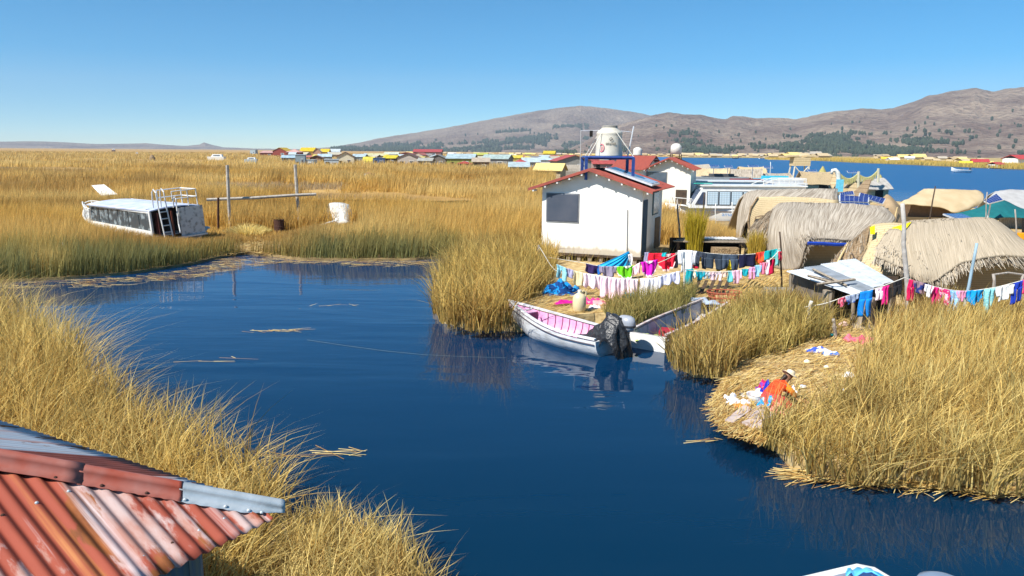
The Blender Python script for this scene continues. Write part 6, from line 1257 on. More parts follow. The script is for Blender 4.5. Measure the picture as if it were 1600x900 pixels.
# ------------------------------------------------------------------ open boats
def rowboat(name, label, stern, bow, beam, mats, sheer=(.42, .85), depth_in=.34, ribs=11, flat=False, pointed=True):
    S_, B_ = Vector(stern), Vector(bow); d = B_ - S_; L_ = d.xy.length; t = thing(name, (S_.x, S_.y, 0), label, 'boat', rz=math.atan2(d.y, d.x))
    def half(u): return beam / 2 * ((1 - max(0, (u - .25) / .75) ** 2.1) if pointed else (1 - .28 * u ** 2)) * (.86 + .14 * min(1, u / .3)) + .012
    def top(u): return sheer[0] + (sheer[1] - sheer[0]) * u ** 2.2
    def kz(u): return -.14 + (.55 if pointed else .2) * max(0, (u - .7) / .3) ** 2
    def pt(u, s, ins=0.0, zi=0.0):
        b = max(.004, half(u) - ins); k = kz(u) + zi; tz = top(u); a = abs(s)
        if flat: y = math.copysign(b * (min(1, a * 2) * .86 + max(0, a - .5) * .28), s); z = k + (tz - k) * max(0, (a - .5) * 2)
        else: y = math.copysign(b * math.sin(a * math.pi / 2) ** .75, s); z = k + (tz - k) * (1 - math.cos(a * math.pi / 2)) ** .85
        return (L_ * u + (.34 * u ** 5) * (z + .1), y, z)
    ss = np.linspace(-1, 1, 17); us = np.linspace(0, 1, 25)
    MB().sheet([[pt(u, s) for s in ss][::-1] for u in us], .0).build('hull', mats[0], t, smooth=not flat)
    inn = MB().sheet([[pt(u, s, .05, depth_in * .22) for s in ss] for u in np.linspace(0.02, .97, 25)], .0).build('inner_lining', mats[1], t, smooth=not flat)
    mb = MB(); tr = [pt(0, s) for s in ss]; mb.add([(-.03, y, z) for _, y, z in tr] + [(.03, y, z) for _, y, z in tr], [tuple(range(17)), tuple(range(33, 16, -1))] + [(i, i + 17, i + 18, i + 1) for i in range(16)] + [(16, 33, 17, 0)]); mb.build('transom', mats[0], t)
    for s in (-1, 1):
        pts = [Vector(pt(u, s)) + Vector((0, -s * .02, .012)) for u in us]; g = [[p + Vector((0, s * .035, .02)), p + Vector((0, -s * .045, .022))] for p in pts]
        MB().sheet(g if s > 0 else [r[::-1] for r in g], .045).build('gunwale', mats[2], t)
        MB().tube([Vector(pt(u, s)) + Vector((0, s * .012, -.085)) for u in us], .014, 5).build('rub_strake', mats[4] if len(mats) > 4 else mats[3], t)
    if ribs:
        for i in range(ribs):
            u = .1 + .62 * i / (ribs - 1); mb = MB(); pts = [Vector(pt(u, s, .055, depth_in * .22 + .012)) for s in np.linspace(-1, 1, 17)]
            mb.tube(pts, .016, 4); mb.build('rib', mats[3], t)
    return t, pt, L_
PINK = nmat('pink_paint', lin((238, 178, 214)), lin((222, 150, 192)), 6, .5); PINKD = pc((150, 80, 112))
HULLW = nmat('white_hull', (.74, .75, .76), (.50, .50, .49), 3.5, .45, .2, (1, 1, 3), lo=.48, hi=.72, detail=8)
sp, bp2 = P(951, 553, 0), P(806, 518, 0)
pb, pt, PL = rowboat('rowing_boat', 'white rowing boat with pink ribbed inside moored by the straw bank', sp, bp2, 1.35, [HULLW, PINK, HULLW, PINKD, pc((96, 84, 92))], sheer=(.42, .80))
MB().sheet([[Vector(pt(u, s)) * 1.0 + Vector((0, -s * .03, .0)) for s in (1, .0 if False else 1)] for u in (.8, .99)], .0) if False else None
fd = MB(); fd.sheet([[(pt(u, 1)[0], y * (half_ := abs(pt(u, 1)[1]) * .95), pt(u, 1)[2] - .02) for y in np.linspace(-1, 1, 5)] for u in np.linspace(.80, .985, 7)], .03); fd.build('fore_deck', pc((226, 170, 204)), pb)
MB().box((pt(.80, 1)[0], 0, pt(.8, 1)[2] - .16), (.03, abs(pt(.8, 1)[1]) * 1.8, .24)).build('bulkhead', PINKD, pb)
MB().box((PL * .06, 0, .33), (.3, 1.12, .03)).build('stern_seat', PINK, pb)
rope_ = MB().tube([(pt(.78, 1)[0], 0, .8), (pt(.78, 1)[0] - .1, .2, .78), (pt(.74, 1)[0], .45, .80)], .02, 5); rope_.build('mooring_rope', pc((230, 226, 214)), pb)
# outboard under a black cover
om = thing('outboard_motor', pb.matrix_basis @ Vector((-.34, -.22, 0)), 'grey cowled outboard motor on the stern of the pink lined boat', 'outboard motor', rz=pb.rotation_euler.z)
cw = [(.10, .62), (.17, .64), (.19, .74), (.19, .86), (.17, .95), (.11, 1.0), (.02, 1.01)]
MB().lathe(cw, 18, sx=1.35, sy=.95).build('cowl', nmat('grey_cowl', (.36, .38, .42), (.30, .32, .36), 4, .3, spec=.6), om, smooth=True)
MB().lathe([(.20, .74), (.205, .76), (.20, .79)], 18, sx=1.35, sy=.95).build('cowl_band', pc((50, 52, 58), .4), om)
text3d('YAMAHA', .075, pc((40, 44, 56)), om, Matrix.Translation((-.0, -.19, .83)), name='lettering')
MB().box((.02, 0, .42), (.16, .12, .45)).build('mid_section', pc((60, 64, 70), .4), om)
MB().hexa([(-.10, -.03, -.35), (.08, -.03, -.35), (.08, .03, -.35), (-.10, .03, -.35), (-.14, -.06, .25), (.10, -.06, .25), (.10, .06, .25), (-.14, .06, .25)]).build('lower_leg', pc((200, 202, 206), .4), om)
MB().box((.14, 0, .48), (.08, .22, .26)).build('clamp_bracket', pc((190, 192, 196), .4), om)
cv = thing('motor_cover', pb.matrix_basis @ Vector((-.14, .02, 0)), 'crumpled black plastic sheet draped from the pink boat over its stern', 'plastic cover', rz=pb.rotation_euler.z)
g = []; prof = [(.95, .34, .30), (.70, .44, .34), (.45, .60, .38), (.22, .84, .42), (.05, 1.0, .42), (-.12, 1.02, .42), (-.26, .88, .40), (-.34, .60, .32), (-.38, .32, .28), (-.38, .04, .22), (-.36, -.12, .18)]
for i, (x, z, w_) in enumerate(prof):
    row = []
    for j in range(21):
        v = -1 + 2 * j / 20; drop = (abs(v) ** 2.2) * (.24 + .34 * (2 < i < 8)); n = mnoise.noise(Vector((x * 3.2, v * 3, z * 3))) * .17 + mnoise.noise(Vector((x * 8, v * 7, z * 6))) * .06 + abs(mnoise.noise(Vector((x * 4, v * 11, 1)))) * .06
        row.append(Vector((x + n, v * w_ * (1 + .2 * n) , z - drop + n)))
    g.append(row)
MB().sheet(interp_grid([[p for p in r] for r in g], 44, 40), .006).build('sheet', nmat('black_plastic', (.030, .031, .034), (.018, .018, .02), 9, .38, 1.0, spec=.6), cv, smooth=True)

gb, pt2, GL = rowboat('flat_boat', 'flat grey wooden boat with white transom lying half in the reeds', P(1012, 546, 0), P(1112, 496, .0), 1.15, [nmat('grey_hull', (.44, .42, .42), (.30, .28, .28), 5, .7), nmat('grey_inside', (.62, .62, .65), (.48, .48, .52), 5, .7), nmat('gunwale_grey', (.62, .58, .57), (.42, .30, .28), 4, .6), nmat('frame_grey', (.62, .62, .63), (.5, .5, .52), 5, .7)], sheer=(.40, .44), ribs=6, flat=True, pointed=False)
MB().box((-.045, 0, .14), (.03, .98, .5)).build('transom_face', BOATW, gb)
MB().box((1.45, .1, .16), (.5, .4, .14), rz=.3).build('red_box', pc((176, 40, 60)), gb)
MB().tube([(.4, -.2, .2), (1.1, .15, .42)], .02, 5).build('oar', pc((60, 70, 60)), gb)
heap(1013, 529, None, .35, .2, .12, (200, 214, 120), 'pale green weed heap inside the stern of the grey boat', 'weed_heap', 'weeds', z=.22, seed=31)

# boat whose stern corner shows at the bottom edge
bb_ = thing('moored_boat', P(1372, 925, 0), 'white gunwaled blue boat stern cut by the bottom edge', 'boat', rz=R_(205)); zb = .62
e0, e1, e2 = D(1258, 903, 6.4), D(1352, 878, 6.75), D(1392, 904, 6.35)
zt_ = .62; e0, e1, e2 = P(1262, 900, zt_), P(1352, 879, zt_), P(1392, 903, zt_)
dx = (e0 - e1).normalized(); dy = (e2 - e1).normalized()
Lb, Wb = 3.2, 1.3
def bpt(a, b, z): return rel(bb_, Vector((e1 + dx * a + dy * b).xy.to_3d() + Vector((0, 0, z))))
rim = [(0, .12), (.12, 0), (Lb, 0), (Lb, Wb), (.12, Wb), (0, Wb - .12)]
hl = MB(); k = len(rim); hl.add([bpt(a * .97 + .06, .1 + b * .85, -.15) for a, b in rim] + [bpt(a, b, zt_ - .02) for a, b in rim], [tuple(reversed(range(k)))] + [(i, (i + 1) % k, k + (i + 1) % k, k + i) for i in range(k)])
hl.build('hull', BOATW, bb_)
inr = [(a + (.11 if a < 1 else -.1), b + (.1 if b < .6 else -.1)) for a, b in rim]
hl = MB(); hl.add([bpt(a, b, zt_ + .012) for a, b in rim] + [bpt(a, b, zt_ + .012) for a, b in inr] + [bpt(a, b, zt_ - .03) for a, b in rim] + [bpt(a, b, zt_ - .05) for a, b in inr],
    [(i, (i + 1) % k, k + (i + 1) % k, k + i) for i in range(k)] + [(i, 2 * k + i, 2 * k + (i + 1) % k, (i + 1) % k) for i in range(k)] + [(k + i, k + (i + 1) % k, 3 * k + (i + 1) % k, 3 * k + i) for i in range(k)])
hl.build('gunwale', nmat('gunwale_white', (.74, .74, .70), (.55, .55, .52), 6, .5), bb_)
hl = MB(); hl.add([bpt(a, b, .42) for a, b in inr] + [bpt(a, b, zt_ - .05) for a, b in inr], [tuple(range(k))] + [(k + i, k + (i + 1) % k, (i + 1) % k, i) for i in range(k)])
hl.build('inside', pc((20, 50, 150), .5), bb_)
tq = thing('boat_wrap', e1, 'light blue plastic wrapped round the corner of the cut off boat', 'plastic wrap')
g = []
for i in range(14):
    u = i / 13; base = e1 + dx * (.30 * (1 - min(1, u * 2))) + dy * (.55 * max(0, u * 2 - 1) + .02); row = []
    for j in range(8):
        v = j / 7; o = (-dx * .0 - dy * .0); n = mnoise.noise(Vector((u * 6, v * 5, 0))) * .05; inw = (dx + dy).normalized() * (.32 * (1 - v) - .07)
        row.append(rel(tq, base + inw + Vector((n, n, .05 - .42 * max(0, v - .35) + n))))
    g.append(row)
MB().sheet(g, .008).build('sheet', nmat('light_blue_plastic', lin((110, 200, 235)), lin((70, 170, 220)), 8, .35, .3, spec=.6), tq, smooth=True)
q = P(1469, 912, .62); o2 = thing('outboard_motor', (q.x, q.y, 0), 'blue grey outboard cowl peeking over the bottom edge', 'outboard motor', rz=R_(-10))
MB().lathe([(.10, .40), (.17, .42), (.20, .5), (.20, .60), (.17, .67), (.10, .705), (.02, .71)], 20, sx=1.25, sy=.9).build('cowl', nmat('blue_cowl', (.20, .26, .34), (.17, .22, .30), 3, .3, spec=.6), o2, smooth=True)
MB().box((0, 0, .1), (.14, .12, .7)).build('mid_section', pc((60, 66, 74), .4), o2)

# ------------------------------------------------------------------ washing woman
wo = thing('person', (WOMAN.x + .0, WOMAN.y, .31), 'woman in orange top and cream brimmed hat bent forward over her washing on the straw', 'person', rz=R_(12)); wo.scale = (.76, .76, .70)
# local +x is where she faces (screen left after rz = 180)
def skin(name, V, Ed, Rr, mat, parent, sub=2, root=0):
    me = bpy.data.meshes.new(name); me.from_pydata(V, Ed, []); o = bpy.data.objects.new(name, me); col.objects.link(o)
    o.modifiers.new('s', 'SKIN'); o.modifiers.new('u', 'SUBSURF').levels = sub; o.modifiers['u'].render_levels = sub
    for i, r in enumerate(Rr): me.skin_vertices[0].data[i].radius = (r, r) if not isinstance(r, tuple) else r
    me.skin_vertices[0].data[root].use_root = True
    dg = bpy.context.evaluated_depsgraph_get(); m2 = bpy.data.meshes.new_from_object(o.evaluated_get(dg)); bpy.data.objects.remove(o)
    m2.materials.clear(); m2.materials.append(mat)
    for p_ in m2.polygons: p_.use_smooth = True
    o2_ = bpy.data.objects.new(name, m2); col.objects.link(o2_); o2_.parent = parent; return o2_
SKINM = nmat('skin', (.24, .12, .07), (.20, .10, .06), 8, .55)
V = [(-.18, 0, .26), (-.10, 0, .40), (.03, 0, .53), (.13, 0, .60), (.19, 0, .66), (.24, 0, .73), (.27, 0, .80),
     (.13, .15, .57), (.25, .20, .42), (.42, .14, .25), (.49, .12, .21), (.13, -.15, .57), (.25, -.20, .42), (.42, -.12, .25), (.49, -.10, .21),
     (-.14, .10, .24), (.16, .14, .18), (.12, .14, .06), (-.22, .12, .06), (-.14, -.10, .24), (.16, -.14, .18), (.12, -.14, .06), (-.22, -.12, .06), (-.36, .12, .04), (-.36, -.12, .04)]
Ed = [(0, 1), (1, 2), (2, 3), (3, 4), (4, 5), (5, 6), (3, 7), (7, 8), (8, 9), (9, 10), (3, 11), (11, 12), (12, 13), (13, 14), (0, 15), (15, 16), (16, 17), (17, 18), (18, 23), (0, 19), (19, 20), (20, 21), (21, 22), (22, 24)]
Rr = [.13, .125, .13, .10, .05, .09, .085, .06, .045, .033, .028, .06, .045, .033, .028, .09, .075, .06, .05, .09, .075, .06, .05, .035, .035]
body = skin('body', V, Ed, Rr, SKINM, wo)
for s in (-1, 1):           # hands with fingers
    hv, he, hr = [(.47, s * .11, .215), (.53, s * .11, .19)], [(0, 1)], [.026, .03]
    for f in range(4):
        b0 = len(hv); oy = s * .11 + (f - 1.5) * .018; ln = (.034, .04, .038, .03)[f]; hv += [(.555, oy, .18), (.555 + ln, oy, .165), (.56 + ln * 1.6, oy, .145)]; he += [(1, b0), (b0, b0 + 1), (b0 + 1, b0 + 2)]; hr += [.009, .008, .007]
    b0 = len(hv); hv += [(.52, s * .11 - s * .035, .19), (.55, s * .11 - s * .05, .175)]; he += [(1, b0), (b0, b0 + 1)]; hr += [.010, .008]
    skin('hand', hv, he, hr, SKINM, wo, 1)
hd = MB(); hc = Vector((.275, 0, .80)); g = []
for i in range(17):
    a = 2 * math.pi * i / 16; row = []
    for j in range(11):
        b = math.pi * j / 10; r = .098; x = r * math.sin(b) * math.cos(a); y = r * .82 * math.sin(b) * math.sin(a); z = r * 1.2 * math.cos(b)
        if x > .07 and -.03 < z < .02 and abs(y) < .02: x += .022
        row.append(hc + Matrix.Rotation(R_(38), 3, 'Y') @ Vector((x, y, z)))
    g.append(row)
hd.sheet(g); hd.build('head', SKINM, wo, smooth=True)
ORG = nmat('orange_cloth', lin((250, 96, 40)), lin((236, 60, 30)), 7, .85, .3); ORT = nmat('orange_trim', lin((250, 150, 40)), lin((240, 130, 30)), 7, .85)
def shell(name, secs, mat, seg=20):     # loft of ellipses (centre, normal-ish tilt, rx, ry)
    g = []
    for (c_, tilt, rx, ry) in secs:
        M_ = Matrix.Rotation(R_(tilt), 3, 'Y'); g.append([Vector(c_) + M_ @ Vector((rx * math.cos(a), ry * math.sin(a) * (1 + .05 * math.sin(a * 5)), 0)) for a in np.linspace(0, 2 * math.pi, seg + 1)])
    gg = interp_grid(g, len(secs) * 4, seg + 1)
    for i, r in enumerate(gg):
        for j, p in enumerate(r): p += Vector((mnoise.noise(p * 14), mnoise.noise(p * 14 + Vector((5, 0, 0))), 0)) * .014
    return MB().sheet([list(reversed(r)) for r in gg], .006).build(name, mat, wo, smooth=True)
shell('jacket', [((-.20, 0, .20), 15, .19, .215), ((-.15, 0, .34), 28, .18, .205), ((-.04, 0, .48), 40, .17, .20), ((.06, 0, .58), 48, .145, .205), ((.15, 0, .635), 48, .09, .12), ((.18, 0, .66), 48, .055, .06)], ORG)
for s in (-1, 1):
    g = [[Vector(c_) + Matrix.Rotation(R_(tl), 3, 'Y') @ Vector((r * math.cos(a), r * math.sin(a), 0)) for a in np.linspace(0, 2 * math.pi, 13)] for c_, tl, r in [((.10, s * .13, .585), 100, .085), ((.18, s * .185, .50), 140, .078), ((.25, s * .20, .42), 130, .07), ((.33, s * .175, .34), 125, .062), ((.38, s * .15, .29), 125, .055)]]
    MB().sheet(interp_grid(g, 14, 13), .005).build('sleeve', ORG if s > 0 else ORT, wo, smooth=True)
shell('skirt', [((-.16, 0, .36), 14, .19, .21), ((-.10, 0, .24), 5, .30, .28), ((-.07, 0, .10), 0, .40, .35), ((-.06, 0, .01), 0, .44, .38)], nmat('red_skirt', lin((220, 84, 70)), lin((170, 60, 66)), 12, .9, .3))
hm = Matrix.Translation(hc + Vector((.005, 0, .02))) @ Matrix.Rotation(R_(32), 4, 'Y') @ Matrix.Rotation(R_(-6), 4, 'X')
mb = MB(); pr = [(.205, .018), (.20, .03), (.15, .045), (.112, .052), (.108, .10), (.09, .135), (.04, .148), (.0, .15)]
g = [[hm @ Vector((r * math.cos(a), r * math.sin(a) * .95, z + (.02 * math.cos(2 * a) if r > .18 else 0))) for r, z in pr] for a in np.linspace(0, 2 * math.pi, 29)]
MB().sheet(g, .006).build('hat', nmat('cream_felt', (.74, .64, .46), (.66, .56, .39), 12, .9), wo, smooth=True)
HAIR = nmat('black_hair', (.02, .012, .01), (.03, .018, .014), 20, .5)
hv = [tuple(hc + Vector((-.06, 0, .02))), tuple(hc + Vector((-.115, 0, -.03))), (.08, 0, .70), (-.04, .02, .62), (-.15, .03, .50), (-.22, .03, .38)]
skin('hair', hv, [(i, i + 1) for i in range(5)], [.075, .07, .04, .032, .028, .015], HAIR, wo, 2)
# things around her
for a in [(1193, 612, .16, .2, .2, (210, 30, 80), 'crimson cloth pile behind the washing', (120, 60, 160), 1), (1199, 622, .2, .2, .3, (24, 44, 170), 'deep blue cloth in the hands of the woman', (60, 100, 210), 2), (1198, 636, .22, .18, .2, (20, 150, 225), 'bright azure cloth in the wash pile', (190, 230, 245), 3), (1185, 618, .22, .14, .1, (190, 225, 245), 'pale blue cloth laid left of the pile', (230, 240, 248), 4), (1153, 632, .26, .14, .1, (250, 240, 240), 'white cloth drying on the straw edge', (230, 220, 226), 5), (1143, 626, .16, .12, .14, (236, 238, 244), 'white garment nearest the water', (215, 220, 230), 6), (1158, 637, .2, .09, .07, (244, 130, 50), 'small orange cloth beside the white one', (250, 160, 90), 7), (1172, 620, .26, .14, .06, (190, 186, 180), 'grey cloth spread behind the white bowl', (170, 166, 160), 8), (1210, 640, .2, .3, .14, (206, 120, 110), 'rosy net sack right of the azure cloth', (230, 160, 150), 9), (1236, 612, .13, .12, .14, (190, 190, 200), 'bluish white bundle behind the woman', (240, 240, 244), 10), (1228, 625, .4, .18, .1, (190, 130, 110), 'faded pink cloth half hidden in reeds right of the woman', (160, 120, 80), 11)]:
    heap(a[0], a[1], None, a[2], a[3], a[4], a[5], a[6], c2=a[7], pat='camo', seed=a[8] * 3.3, z=.32)
bw = thing('wash_basin', P(1180, 628, .32), 'white plastic basin before the washing woman', 'basin')
MB().lathe([(.10, 0), (.15, .10), (.165, .16), (.175, .165), (.15, .155), (.13, .09), (.09, .03)], 20).build('bowl', BOATW, bw)
for pts, lb in [([(1133, 657), (1163, 633), (1176, 640), (1146, 661)], 'grey pink plank nearest the water on the washing place'), ([(1163, 652), (1185, 634), (1205, 639), (1186, 658)], 'wide grey plank in the middle of the washing place'), ([(1170, 656), (1196, 640), (1212, 648), (1190, 661)], 'plank right of the wide one, under the azure cloth'), ([(1157, 661), (1170, 656), (1200, 665), (1184, 672)], 'short light plank lying crosswise in front')]:
    q = [P(x, y, .36) for x, y in pts]; c_ = sum(q, Vector()) / 4; t = thing('wash_board', c_, lb, 'board'); MB().slab([rel(t, p) for p in q], .035).build('plank', nmat('pinkish_wood', (.56, .46, .42), (.42, .34, .30), 5, .85, .3), t)

# ------------------------------------------------------------------ wrecked passenger boat in the reeds
S0 = D(283, 375, 39.2); B0 = D(142, 356, 46.0); d = (B0 - S0); WL = d.xy.length
wr = thing('wrecked_boat', (S0.x, S0.y, .08), 'abandoned white passenger boat with pale blue roof sunk in the green reeds', 'boat', rz=math.atan2(d.y, d.x)); wr.rotation_euler.x = R_(-4)
WRW = nmat('peeling_white', (.60, .60, .58), (.22, .22, .20), 4, .65, .3, lo=.5, hi=.68); hb = 1.65
def hull_pt(u, s):
    b = hb * (1 - max(0, (u - .45) / .55) ** 2.2) + .02; z0_ = -.2 + .5 * max(0, (u - .8) * 5) ** 2 * .6; zt2 = .55 + .55 * u ** 2
    return (WL * u + .8 * u ** 6 * (.3 + abs(s) * .3), math.copysign(b * abs(s) ** .5 * (.8 + .2 * abs(s)), s), z0_ + (zt2 - z0_) * abs(s) ** 1.5)
MB().sheet([[hull_pt(u, s) for s in np.linspace(1, -1, 15)] for u in np.linspace(0, 1, 20)], .06).build('hull', WRW, wr, smooth=True)
MB().sheet([[(x := hull_pt(u, 1))and (x[0], x[1] * v, x[2] - .05) for v in np.linspace(-1, 1, 5)] for u in np.linspace(.02, .97, 14)], .04).build('deck', WORNW, wr)
for s in (-1, 1): MB().tube([Vector(hull_pt(u, s)) + Vector((0, s * .02, 0)) for u in np.linspace(0, 1, 20)], .06, 6).build('rub_rail', WORNW, wr)
x0, x1, zb2, zt2 = .25, WL * .74, .62, 1.86
cw_ = 1.32
BLROOF = nmat('pale_blue_roof', (.40, .46, .66), (.58, .62, .70), 1.5, .55)
rf = [[(x, y, zt2 + .10 * (1 - (y / cw_) ** 2) - .03 * (x / WL)) for y in np.linspace(-cw_ - .05, cw_ + .05, 7)] for x in np.linspace(x0 - .1, x1 - .5, 8)]
MB().sheet([r for r in rf], .06).build('roof', BLROOF, wr)
for s in (-1, 1):
    y0_ = s * cw_; fr_ = MB()
    fr_.hexa([(x0, y0_ - .03, zb2 - .1), (x1, y0_ * .86 - .03, zb2 + .05), (x1, y0_ * .86 + .03, zb2 + .05), (x0, y0_ + .03, zb2 - .1), (x0, y0_ - .03, zb2 + .16), (x1 - .1, y0_ * .86 - .03, zb2 + .22), (x1 - .1, y0_ * .86 + .03, zb2 + .22), (x0, y0_ + .03, zb2 + .16)])
    fr_.hexa([(x0, y0_ - .03, zt2 - .16), (x1 - .55, y0_ * .92 - .03, zt2 - .16), (x1 - .55, y0_ * .92 + .03, zt2 - .16), (x0, y0_ + .03, zt2 - .16), (x0, y0_ - .03, zt2), (x1 - .6, y0_ * .92 - .03, zt2), (x1 - .6, y0_ * .92 + .03, zt2), (x0, y0_ + .03, zt2)])
    fr_.tube([(x1 - .05, y0_ * .87, zb2), (x1 - .6, y0_ * .92, zt2)], .06, 4); fr_.tube([(x0 + .02, y0_, zb2), (x0 + .02, y0_, zt2)], .08, 4)
    fr_.build('side_frame', WHITE, wr)
    GRIME = nmat('grimy_glass', (.045, .065, .08), (.24, .30, .33), 2.6, .2, lo=.48, hi=.62)
    nw = 6
    for i in range(nw):
        a = x0 + .12 + (x1 - .35 - x0) * i / nw; b = x0 + .12 + (x1 - .35 - x0) * (i + 1) / nw - .05; f_ = lambda x: y0_ * (1 - .14 * (x - x0) / (x1 - x0)); tb_ = b - (.25 if i == nw - 1 else 0)
        MB().slab([(a, f_(a), zb2 + .14), (b, f_(b), zb2 + .18), (tb_, f_(b) * .99, zt2 - .15), (a, f_(a), zt2 - .15)], .02).build('window', GRIME, wr)
MB().slab([(x1 - .02, -1.05, zb2 + .1), (x1 - .02, 1.05, zb2 + .1), (x1 - .58, 1.15, zt2 - .02), (x1 - .58, -1.15, zt2 - .02)], .04).build('windshield', nmat('grimy_glass2', (.12, .16, .18), (.3, .35, .36), 2, .2), wr)
# open stern: dark doorway on the viewer's left, grey plate on the right
MB().box((x0 + .5, 0, (zb2 + zt2) / 2), (.05, 2.5, 1.3)).build('inner_bulkhead', DARK, wr)  # near-black panel stands in for the shade inside the cabin
MB().box((x0 - .02, .82 - .0 - 1.7, (zb2 + zt2) / 2), (.06, .12, zt2 - zb2)).build('door_post', pc((120, 60, 46)), wr) if False else None
MB().box((.05, -.78, 1.08), (.08, 1.35, 1.5)).build('stern_plate', WRW, wr)
MB().box((.30, 1.0, 1.05), (.5, .06, 1.3)).build('maroon_panel', pc((70, 34, 30)), wr)
MB().box((.02, .30, 1.05), (.06, .08, 1.35)).build('door_post', pc((110, 60, 44)), wr)
MB().box((-.05, .05, .28), (.12, 3.1, .09)).build('stern_beam', WORNW, wr)
ld = MB()
for sx in (0, .42):
    ld.tube([(-.35, 1.0 - sx, .45), (-.12, 1.0 - sx, 1.9), (-.05, 1.0 - sx, 2.75), (.15, 1.0 - sx, 2.92), (.35, 1.0 - sx, 2.75), (.45, 1.0 - sx, 1.95)], .035, 6)
for z in (.7, 1.05, 1.4, 1.75): ld.tube([(-.35 + (z - .45) * .16, 1.0, z), (-.35 + (z - .45) * .16, .58, z)], .03, 5)
ld.build('ladder', WHITE, wr)
hr = MB(); hr.tube([(-.3, .12, .55), (-.1, .05, 1.0), (.0, -.02, 1.9), (.0, -.04, 2.3), (.12, -.05, 2.4), (.3, -.05, 2.3), (.35, -.05, 1.95)], .035, 6); hr.build('hand_rail', WHITE, wr)
rk = MB(); 
for z in (2.32, 2.72): rk.tube([(.1, .1, z), (.1, -1.25, z), (1.7, -1.25, z), (1.7, .1, z)], .03, 5)
for p_ in [(.1, -1.25), (1.7, -1.25), (.1, -.75), (1.7, .1), (.1, .1)]: rk.tube([(p_[0], p_[1], 1.88), (p_[0], p_[1], 2.73)], .03, 5)
rk.build('roof_rack', WHITE, wr)
br_ = MB(); pts = [hull_pt(u, s) for u, s in [(.66, -1), (.78, -1), (.88, -1), (.96, -1), (1.0, 0.2), (.96, 1), (.88, 1), (.78, 1), (.66, 1)]]
pts = [(x, y * .92, max(z, .95) + .62) for x, y, z in pts]; br_.tube(interp_grid([[Vector(p) for p in pts]] * 2, 2, 30)[0], .035, 6)
for x, y, z in pts[1:-1]: br_.tube([(x, y, z), (x - .1, y, z - .62)], .03, 5); br_.tube([(x, y, z), (x - .5, y, z - .62)], .022, 5)
br_.build('bow_rail', WHITE, wr)

t = thing('white_panel', D(165, 300, 62), 'white sheet panel sticking out of the reeds behind the wrecked boat', 'panel')
MB().slab([rel(t, p) for p in C3((143, 290, 62), (163, 288.5, 62), (184, 304, 61), (158, 306, 61))], .06).build('sheet', WORNW, t)
t = thing('sunk_hull', D(525, 335, 47), 'half sunk white boat bow with dark open end in the reeds', 'boat')
g = interp_grid([C3((514, 318.5, 47.4), (517, 330, 46.9), (521, 342, 46.5), (521, 352, 46.3)), C3((524, 317.5, 47.6), (521, 330, 46.6), (524, 342, 46.2), (527, 352, 46)), C3((535, 318, 47.6), (537, 328, 46.6), (540, 340, 46.2), (543, 350, 46)), C3((545, 321, 48), (548, 328, 47.4), (550, 338, 47), (552, 346, 47))], 14, 12)
MB().sheet([[rel(t, p) for p in r] for r in g], .06).build('hull', WORNW, t, smooth=True)
MB().slab([rel(t, p) for p in C3((521, 316.3, 47.8), (512, 320, 47.8), (506, 333, 47.4), (501, 352, 47.0), (521, 352, 46.9), (521, 333, 47.3))], .05).build('open_end_shade', pc((74, 64, 52)), t)  # solid plate coloured dark for the shade inside the hull
MB().tube([rel(t, p) for p in C3((500, 352, 46), (523, 345, 46))], .05, 6).build('loose_plank', WORNW, t)
t = thing('sunken_boat', D(580, 278, 95), 'curved red and white boat rim arching out of the reeds', 'boat')
MB().tube([rel(t, p) for p in C3((588, 277, 95), (584, 272.5, 95), (577, 270.5, 95), (571, 271.5, 95))], .12, 6).build('rim', pc((150, 86, 70)), t)
MB().slab([rel(t, p) for p in C3((567, 275, 95), (570, 271, 95), (577, 270, 95), (570, 276, 95))], .2).build('bow_plate', WORNW, t)
t = thing('small_panel', D(817, 349, 46), 'small pale board scrap poking from the tall reeds', 'panel'); MB().slab([rel(t, p) for p in C3((814, 350, 46), (819, 346, 46), (820, 351, 46), (815, 353, 46))], .04).build('board', WORNW, t)
# pole frame
fx = thing('pole_frame', D(410, 360, 45.5), 'tall two post pole frame with a long crossbar beside the wrecked boat', 'frame'); PALE = nmat('bleached_wood', (.50, .45, .39), (.34, .30, .25), 6, .8, .3)
MB().tube([rel(fx, p) for p in C3((355, 258, 45), (357, 310, 45), (360, 365, 45))], .10, 7).build('post', PALE, fx)
MB().tube([rel(fx, p) for p in C3((461, 257, 47), (464, 305, 47), (469, 356, 47))], .10, 7).build('post', PALE, fx)
MB().tube([rel(fx, p) for p in C3((323, 312, 45.2), (400, 309, 45.9), (460, 305, 46.7), (494, 303.5, 47.2))], .095, 7).build('crossbar', PALE, fx)
MB().tube([rel(fx, p) for p in C3((341, 309, 44.9), (341, 368, 44.9))], .07, 6).build('iron_post', RUST, fx)
MB().tube([rel(fx, p) for p in C3((362, 343, 45), (410, 345, 46), (465, 347, 47))], .015, 4).build('wire', PALE, fx)
t = thing('rusty_drum', D(436, 350, 44), 'small rusty drum among the reeds between the frame posts', 'drum'); t.location.z = .1; t.scale.z = .72
MB().lathe([(.30, 0), (.30, .5), (.31, .52), (.31, .56), (.30, .58), (.30, 1.1), (.315, 1.12), (.27, 1.12), (.26, 1.05)], 18).build('shell', RUST, t)
